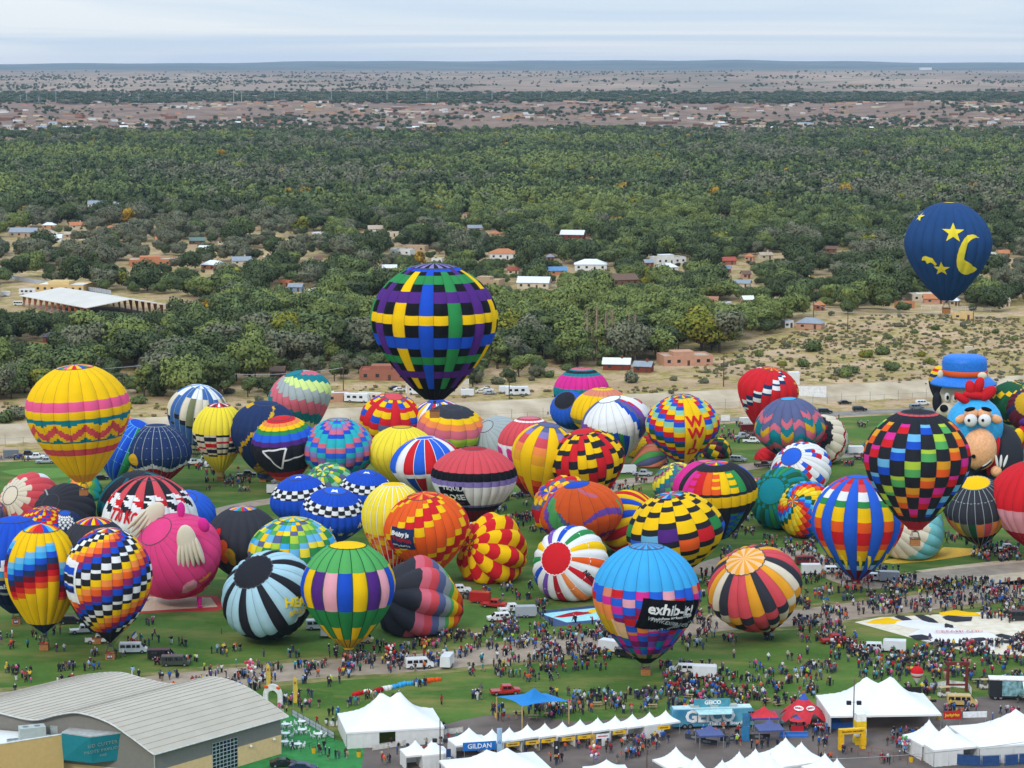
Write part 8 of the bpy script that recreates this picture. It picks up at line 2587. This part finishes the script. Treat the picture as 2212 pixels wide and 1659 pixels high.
# inside of the open tents: turf floor, and a black sheet standing in for the shade at the back
for x0, y0, w_, d_, lb in ((1925, 1541, 13, 6, 'green carpet under the open fronted tent'),):
    p = gp(x0, y0)
    tag(MB().box(-w_ / 2, 0, .02, w_ / 2, d_, .05).build('carpet', TURF, None, p, rz=.06), lb, 'carpet')
    e = empty('tent_shade_sheet', p + Vector((.2, d_ + .5, 0)), 'black sheet standing in for shade inside the open fronted tent', 'shade sheet', rz=.06)
    MB().box(-w_ / 2, 0, 0, w_ / 2, .1, 3.1).build('cloth', DARK, e)
    tag(MB().box(-8.2, -.05, 2.75, 8.2, .05, 3.25).build('valance_strip', DARK, None, gp(1925, 1548) + Vector((0, -.6, 0)), rz=.06), 'black strip along the open tent front', 'banner')
board('white poster with landscape pictures left of the open tent front', 1866, 1552, 2.8, 3.0, .1, mat('poster_landscape', 'B8C4C8', rough=.6, c2='A87C56', scale=.9), None, None, 1, .06, 'poster_stand', False, 'poster')
board('colourful poster right of the open tent front', 1994, 1540, 2.6, 3.0, .1, mat('poster_rocks', 'C8A46A', rough=.6, c2='8A9AA4', scale=.9), None, None, 1, .06, 'poster_stand', False, 'poster')
board('large white and black digital sign beyond the slate balloon', 1745, 866, 13, 5, .3, WHP, None, None, 1, .0, 'sign_board', True, 'sign')
board('white sign with a red mark beyond the road', 1567, 912, 3, 2, .5, WHP, None, None, 1, .0, 'sign_board', True, 'sign')
tag(MB().box(-2, -1.5, 0, 2, 1.5, 4.5).build('utility_hut', wm('white'), None, gph(1714, 830)), 'pale block hut on the channel rim', 'hut')
tag(MB().box(-1.6, -1, 0, 1.6, 1, 2.6).build('utility_hut', wm('cream'), None, gph(2092, 762)), 'small cream hut on the scrubby slope', 'hut')
# railway bridge at the right edge
bp = gph(2136, 484)
e = empty('railway_bridge', bp, 'long reddish railway viaduct at the right edge above the trees', 'bridge', rz=.05)
RB = mat('bridge_red', '8A5A48', rough=.8)
MB().box(0, -2, -3, 70, 2, 3.6).build('deck', RB, e)
for i in range(10):
    MB().box(i * 7, -2.3, 3.605, i * 7 + .5, -2.0, 5.2).build('post', RB, e)
MB().box(0, -2.3, 4.6, 70, -2.05, 5.0).build('rail', mat('bridge_rail', 'C8B8A8', rough=.7), e)
# ------------------------------------------------------------------ people
TOPS = [('red', 'B0222A', 9), ('black', '1F2024', 26), ('navy', '232E4C', 15), ('grey', '5E6064', 11), ('white', 'DCDAD6', 7), ('bright blue', '2C63B4', 6), ('orange', 'D8642A', 4), ('pink', 'D8577E', 4), ('teal', '2F8F94', 3), ('green', '3A7A42', 3), ('brown', '54402F', 7), ('maroon', '5A1E2A', 5), ('purple', '5A3F7A', 3), ('tan', 'B09A78', 4), ('pale blue', '8FB0CC', 4), ('yellow', 'E0BE2E', 2), ('lime', 'B4D238', 1)]
LEGS = [('blue jeans', '38465E', 10), ('black trousers', '1E1F22', 8), ('grey trousers', '5C5E62', 4), ('khaki trousers', '94836A', 4), ('dark jeans', '262E3E', 6), ('white trousers', 'D0CEC8', 1)]
SKINS = ['C49A7C', 'B5886A', '8A5F48', 'D2AA8C']
HAIRS = ['2E221C', '4A3626', '1A1614', '8A6E4A', 'B8B4AE', 'D8D4CC', '7A2A24']
tm_ = [mat('cloth_' + n.replace(' ', '_'), tuple(q * .85 for q in lin(c)), rough=.85, var=.08, scale=6) for n, c, _ in TOPS]
lm_ = [mat('cloth_' + n.replace(' ', '_'), c, rough=.85, var=.08, scale=6) for n, c, _ in LEGS]
sm_ = [mat('skin_%d' % i, c, rough=.6, var=.04, scale=8) for i, c in enumerate(SKINS)]
hm_ = [mat('hair_%d' % i, c, rough=.7, var=.1, scale=8) for i, c in enumerate(HAIRS)]
SHOE = mat('shoe_dark', '2A2624', rough=.7)
HATS = {4: 'a white cap', 6: 'a red cap'}
def wchoice(tab):
    return random.choices(range(len(tab)), [t[2] for t in tab])[0]
CROWD = [(0, 1325, 130, 1400, 26), (100, 1405, 480, 1470, 44), (0, 1430, 180, 1500, 26), (280, 1335, 480, 1405, 26), (350, 1462, 600, 1492, 44), (430, 1470, 520, 1496, 20), (480, 1440, 760, 1468, 60), (700, 1395, 830, 1425, 34), (740, 1422, 960, 1450, 80), (830, 1385, 960, 1425, 40), (640, 1470, 960, 1530, 34),
         (940, 1335, 1120, 1420, 130), (1090, 1320, 1200, 1400, 80), (1180, 1345, 1330, 1420, 120), (1000, 1425, 1260, 1470, 70), (1130, 1405, 1330, 1450, 80), (1000, 1460, 1060, 1520, 8), (1050, 1530, 1250, 1560, 40), (1180, 1500, 1320, 1545, 60), (1310, 1495, 1450, 1540, 60), (1430, 1440, 1560, 1500, 90), (1440, 1490, 1640, 1540, 90), (1540, 1440, 1700, 1500, 70), (1640, 1490, 1760, 1530, 34),
         (1430, 1320, 1545, 1405, 110), (1480, 1240, 1545, 1340, 60), (1545, 1380, 1690, 1398, 16), (1560, 1410, 1790, 1470, 26), (1700, 1440, 1800, 1500, 36), (1735, 1200, 1850, 1290, 110), (1720, 1290, 1850, 1400, 150), (1640, 1158, 1760, 1205, 80), (1580, 1125, 1690, 1162, 50), (1560, 1190, 1650, 1230, 30),
         (1850, 1262, 2010, 1330, 190), (2000, 1258, 2215, 1322, 260), (1880, 1225, 1990, 1262, 50), (1790, 1385, 1860, 1430, 50), (1860, 1405, 2010, 1475, 130), (1990, 1385, 2215, 1465, 190), (2120, 1318, 2215, 1345, 50), (2150, 1345, 2215, 1400, 30), (2040, 1155, 2140, 1185, 70), (2100, 1180, 2215, 1215, 90), (2080, 1462, 2215, 1500, 40), (1960, 1470, 2040, 1500, 20),
         (1770, 955, 1900, 1008, 70), (1060, 1075, 1165, 1150, 100), (1320, 1018, 1440, 1062, 34), (1380, 985, 1560, 1012, 24), (440, 1018, 620, 1062, 60), (400, 1003, 470, 1030, 16), (1730, 885, 1960, 970, 34), (1555, 905, 1660, 960, 44), (0, 985, 120, 1003, 14), (985, 1258, 1160, 1300, 34), (1150, 1290, 1290, 1312, 10), (470, 1375, 640, 1420, 16), (660, 1358, 760, 1385, 24),
         (1000, 1600, 1420, 1652, 44), (1300, 1590, 1450, 1625, 26), (1480, 1575, 1690, 1620, 34), (1640, 1555, 1800, 1590, 20), (1700, 1600, 1850, 1645, 16), (1860, 1545, 2010, 1600, 26), (1900, 1590, 1960, 1650, 14), (2000, 1515, 2215, 1560, 44), (620, 1545, 770, 1650, 20), (780, 1600, 880, 1650, 10), (870, 1580, 1000, 1660, 22), (590, 1505, 660, 1545, 14), (60, 860, 480, 935, 10), (1180, 870, 1270, 905, 8)]
SHEETS_AVOID = [(2030, 1366, 200, 30)]
bl = np.array([(b[0], b[1], b[2], b[3], math.cos(b[4]), math.sin(b[4])) for b in BLOCK])
bb_ = np.array([(E.base.x, E.base.y, max(1.6, E.R * .95 if E.C.z < E.R * 1.05 else 1.5), E.C.x, E.C.y, E.R if E.C.z < E.R * 1.1 else 1.0) for E in BALLOONS])
def free(p):
    dx, dy = p.x - bl[:, 0], p.y - bl[:, 1]
    u, v = dx * bl[:, 4] + dy * bl[:, 5], -dx * bl[:, 5] + dy * bl[:, 4]
    if ((np.abs(u) < bl[:, 2]) & (np.abs(v) < bl[:, 3])).any():
        return False
    if ((p.x - bb_[:, 0]) ** 2 + (p.y - bb_[:, 1]) ** 2 < bb_[:, 2] ** 2).any() or ((p.x - bb_[:, 3]) ** 2 + (p.y - bb_[:, 4]) ** 2 < bb_[:, 5] ** 2).any():
        return False
    # the pavilion
    q = p - A0
    e_ = (q.x * .3 + q.y) / (18.6 * .3 + 21)
    s_ = -(q.x - 18.6 * e_)
    if -1 < s_ < 57 and -.45 < e_ < 1.05:
        return False
    return True
ppl = []
cells = {}
for x0, y0, x1, y1, n in CROWD:
    made = 0
    k = 0
    while made < n and k < n * 12:
        k += 1
        # people stand in loose knots
        if made and random.random() < .72 and ppl:
            b_ = ppl[-1][0]
            p = b_ + Vector((random.gauss(0, 1.1), random.gauss(0, 1.2), 0))
            xd, yd = px(p)
            if not (x0 - 6 < xd < x1 + 6 and y0 - 3 < yd < y1 + 3):
                continue
        else:
            p = gp(random.uniform(x0, x1), random.uniform(y0, y1))
        xd, yd = px(p)
        if any(((xd - a) / c) ** 2 + ((yd - b2) / d) ** 2 < 1 for a, b2, c, d in SHEETS_AVOID) and random.random() < .96:
            continue
        ck = (int(p.x / .55), int(p.y / .55))
        if ck in cells or not free(p):
            continue
        cells[ck] = 1
        z = hz(p.x, p.y) if p.y > 700 else 0
        ppl.append((Vector((p.x, p.y, z + .016)), random.uniform(-3.14, 3.14)))
        made += 1
# most face the nearest standing balloon
def facing(p):
    d = (bb_[:, 0] - p.x) ** 2 + (bb_[:, 1] - p.y) ** 2
    i = int(np.argmin(d + np.random.default_rng(int(abs(p.x * 7 + p.y))).uniform(0, 1500, len(d))))
    return math.atan2(bb_[i, 1] - p.y, bb_[i, 0] - p.x) + math.pi / 2 + random.gauss(0, .5)
ppl.sort(key=lambda q: q[0].y)
vis = [q for q in ppl if 0 < px(q[0])[0] < 2212 and px(q[0])[1] < 1659]
near = vis[:300]
far_ = [q for q in ppl if q not in near]
for E in BALLOONS:
    if hasattr(E, 'basket'):
        PMARKS.append(('the basket of the ' + ' '.join(E.label.split()[:5]), Vector((E.base.x, E.base.y, 0))))
def person(p, rz, pose, ti, li, si, hi, label, group='spectators near the tents', s=None):
    o = link('person', POSES[pose], None, p)
    o.rotation_euler = (0, 0, rz)
    s = s or random.uniform(.94, 1.06)
    o.scale = (s * random.uniform(1.0, 1.15), s * random.uniform(1.0, 1.15), s)
    for k, m in enumerate((tm_[ti], lm_[li], sm_[si], hm_[hi], SHOE)):
        o.material_slots[k].link = 'OBJECT'
        o.material_slots[k].material = m
    return tag(o, uniq(label), 'person', group)
GARM = ['jacket', 'sweatshirt', 'shirt', 'coat', 'vest']
for p, rz in near:
    pose = random.choices(list(POSES), [30, 14, 22, 12, 3, 6, 0])[0]
    ti, li, si, hi = wchoice(TOPS), wchoice(LEGS), random.randrange(4), random.randrange(7)
    nm, q, d = nearest_mark(p, PMARKS)
    lb = '%s person in %s %s and %s %s %s' % (pose, TOPS[ti][0], random.choice(GARM), LEGS[li][0], rel(p, q) if d < 60 else 'far from', nm)
    w_ = lb.split()
    person(p, facing(p), pose, ti, li, si, hi, ' '.join(w_[:16]), s=random.uniform(.6, .75) if random.random() < .08 else None)
# riders in the flying baskets
for E, cols in ((b1, (4, 0)), (b13, (0, 2)), (b46, (4, 8)), (b83, (1, 0))):
    for i, ti in enumerate(cols):
        person(E.basket + Vector((-.35 + .7 * i, 0, .08)), random.uniform(-.5, .5), 'standing', ti, 1, i, i, 'balloon rider in %s top, %s in the basket of the %s' % (TOPS[ti][0], ['left', 'right'][i], ' '.join(E.label.split()[:4]).rstrip(',')), 'balloon riders')
for E, cols in ((b66, (0,)), (b64, (0, 6)), (b77, (3, 14)), (b81, (1, 3)), (b45, (4, 0)), (b63, (0,))):
    for i, ti in enumerate(cols):
        person(E.basket + Vector((-.35 + .7 * i, 0, .08)), random.uniform(-.5, .5), 'standing', ti, 1, i, i, 'pilot in %s top, %s in the grounded basket of the %s' % (TOPS[ti][0], ['left', 'right'][i], ' '.join(E.label.split()[:4]).rstrip(',')), 'balloon riders')
# everyone farther off, one crowd
CM = tm_ + lm_ + sm_ + hm_ + [SHOE]
nT, nL, nS, nH = len(tm_), len(lm_), len(sm_), len(hm_)
lowd = []
for me in LOWP:
    V = np.zeros(len(me.vertices) * 3, np.float32)
    me.vertices.foreach_get('co', V)
    fs = [tuple(q.vertices) for q in me.polygons]
    fi = np.array([q.material_index for q in me.polygons])
    tri_f, tri_i = [], []
    for q, i in zip(fs, fi):
        for j in range(1, len(q) - 1):
            tri_f.append((q[0], q[j], q[j + 1]))
            tri_i.append(i)
    lowd.append((V.reshape(-1, 3), np.array(tri_f), np.array(tri_i)))
cv, cf, cm = [], [], []
o_ = 0
for p, rz in far_:
    V, fs, fi = lowd[random.choices(range(4), [5, 3, 2, 2])[0]]
    a = facing(p)
    c, s = math.cos(a), math.sin(a)
    k = random.uniform(.93, 1.08) * (1 if random.random() > .08 else .68)
    wd = k * random.uniform(1.05, 1.3)
    q = np.stack([(V[:, 0] * c - V[:, 1] * s) * wd + p.x, (V[:, 0] * s + V[:, 1] * c) * wd + p.y, V[:, 2] * k + p.z], 1)
    lut = np.array([wchoice(TOPS), nT + wchoice(LEGS), nT + nL + random.randrange(nS), nT + nL + nS + random.randrange(nH), len(CM) - 1])
    cv.append(q)
    cf.append(fs + o_)
    cm.append(lut[fi])
    o_ += len(V)
tag(link('crowd', np_mesh('crowd', np.concatenate(cv), np.concatenate(cf), CM, True, np.concatenate(cm))), 'dense crowd of spectators filling the launch field', 'crowd', kind='stuff')
# ------------------------------------------------------------------ haze: one closed box of thin air round the whole place
hx = 11400
m = MB().box(-hx, -900, -8, hx, 29900, 215)
hzo = link('haze', mesh('haze', m.v, m.f, []))
hm = bpy.data.materials.new('haze')
hm.use_nodes = True
t = hm.node_tree
t.nodes.clear()
pv_ = t.nodes.new('ShaderNodeVolumePrincipled')
pv_.inputs['Color'].default_value = (.58, .77, 1.0, 1)
pv_.inputs['Density'].default_value = HAZE
pv_.inputs['Anisotropy'].default_value = .15
ou = t.nodes.new('ShaderNodeOutputMaterial')
t.links.new(pv_.outputs[0], ou.inputs['Volume'])
hzo.data.materials.append(hm)
tag(hzo, 'thin bluish haze over the valley', 'haze', kind='stuff')
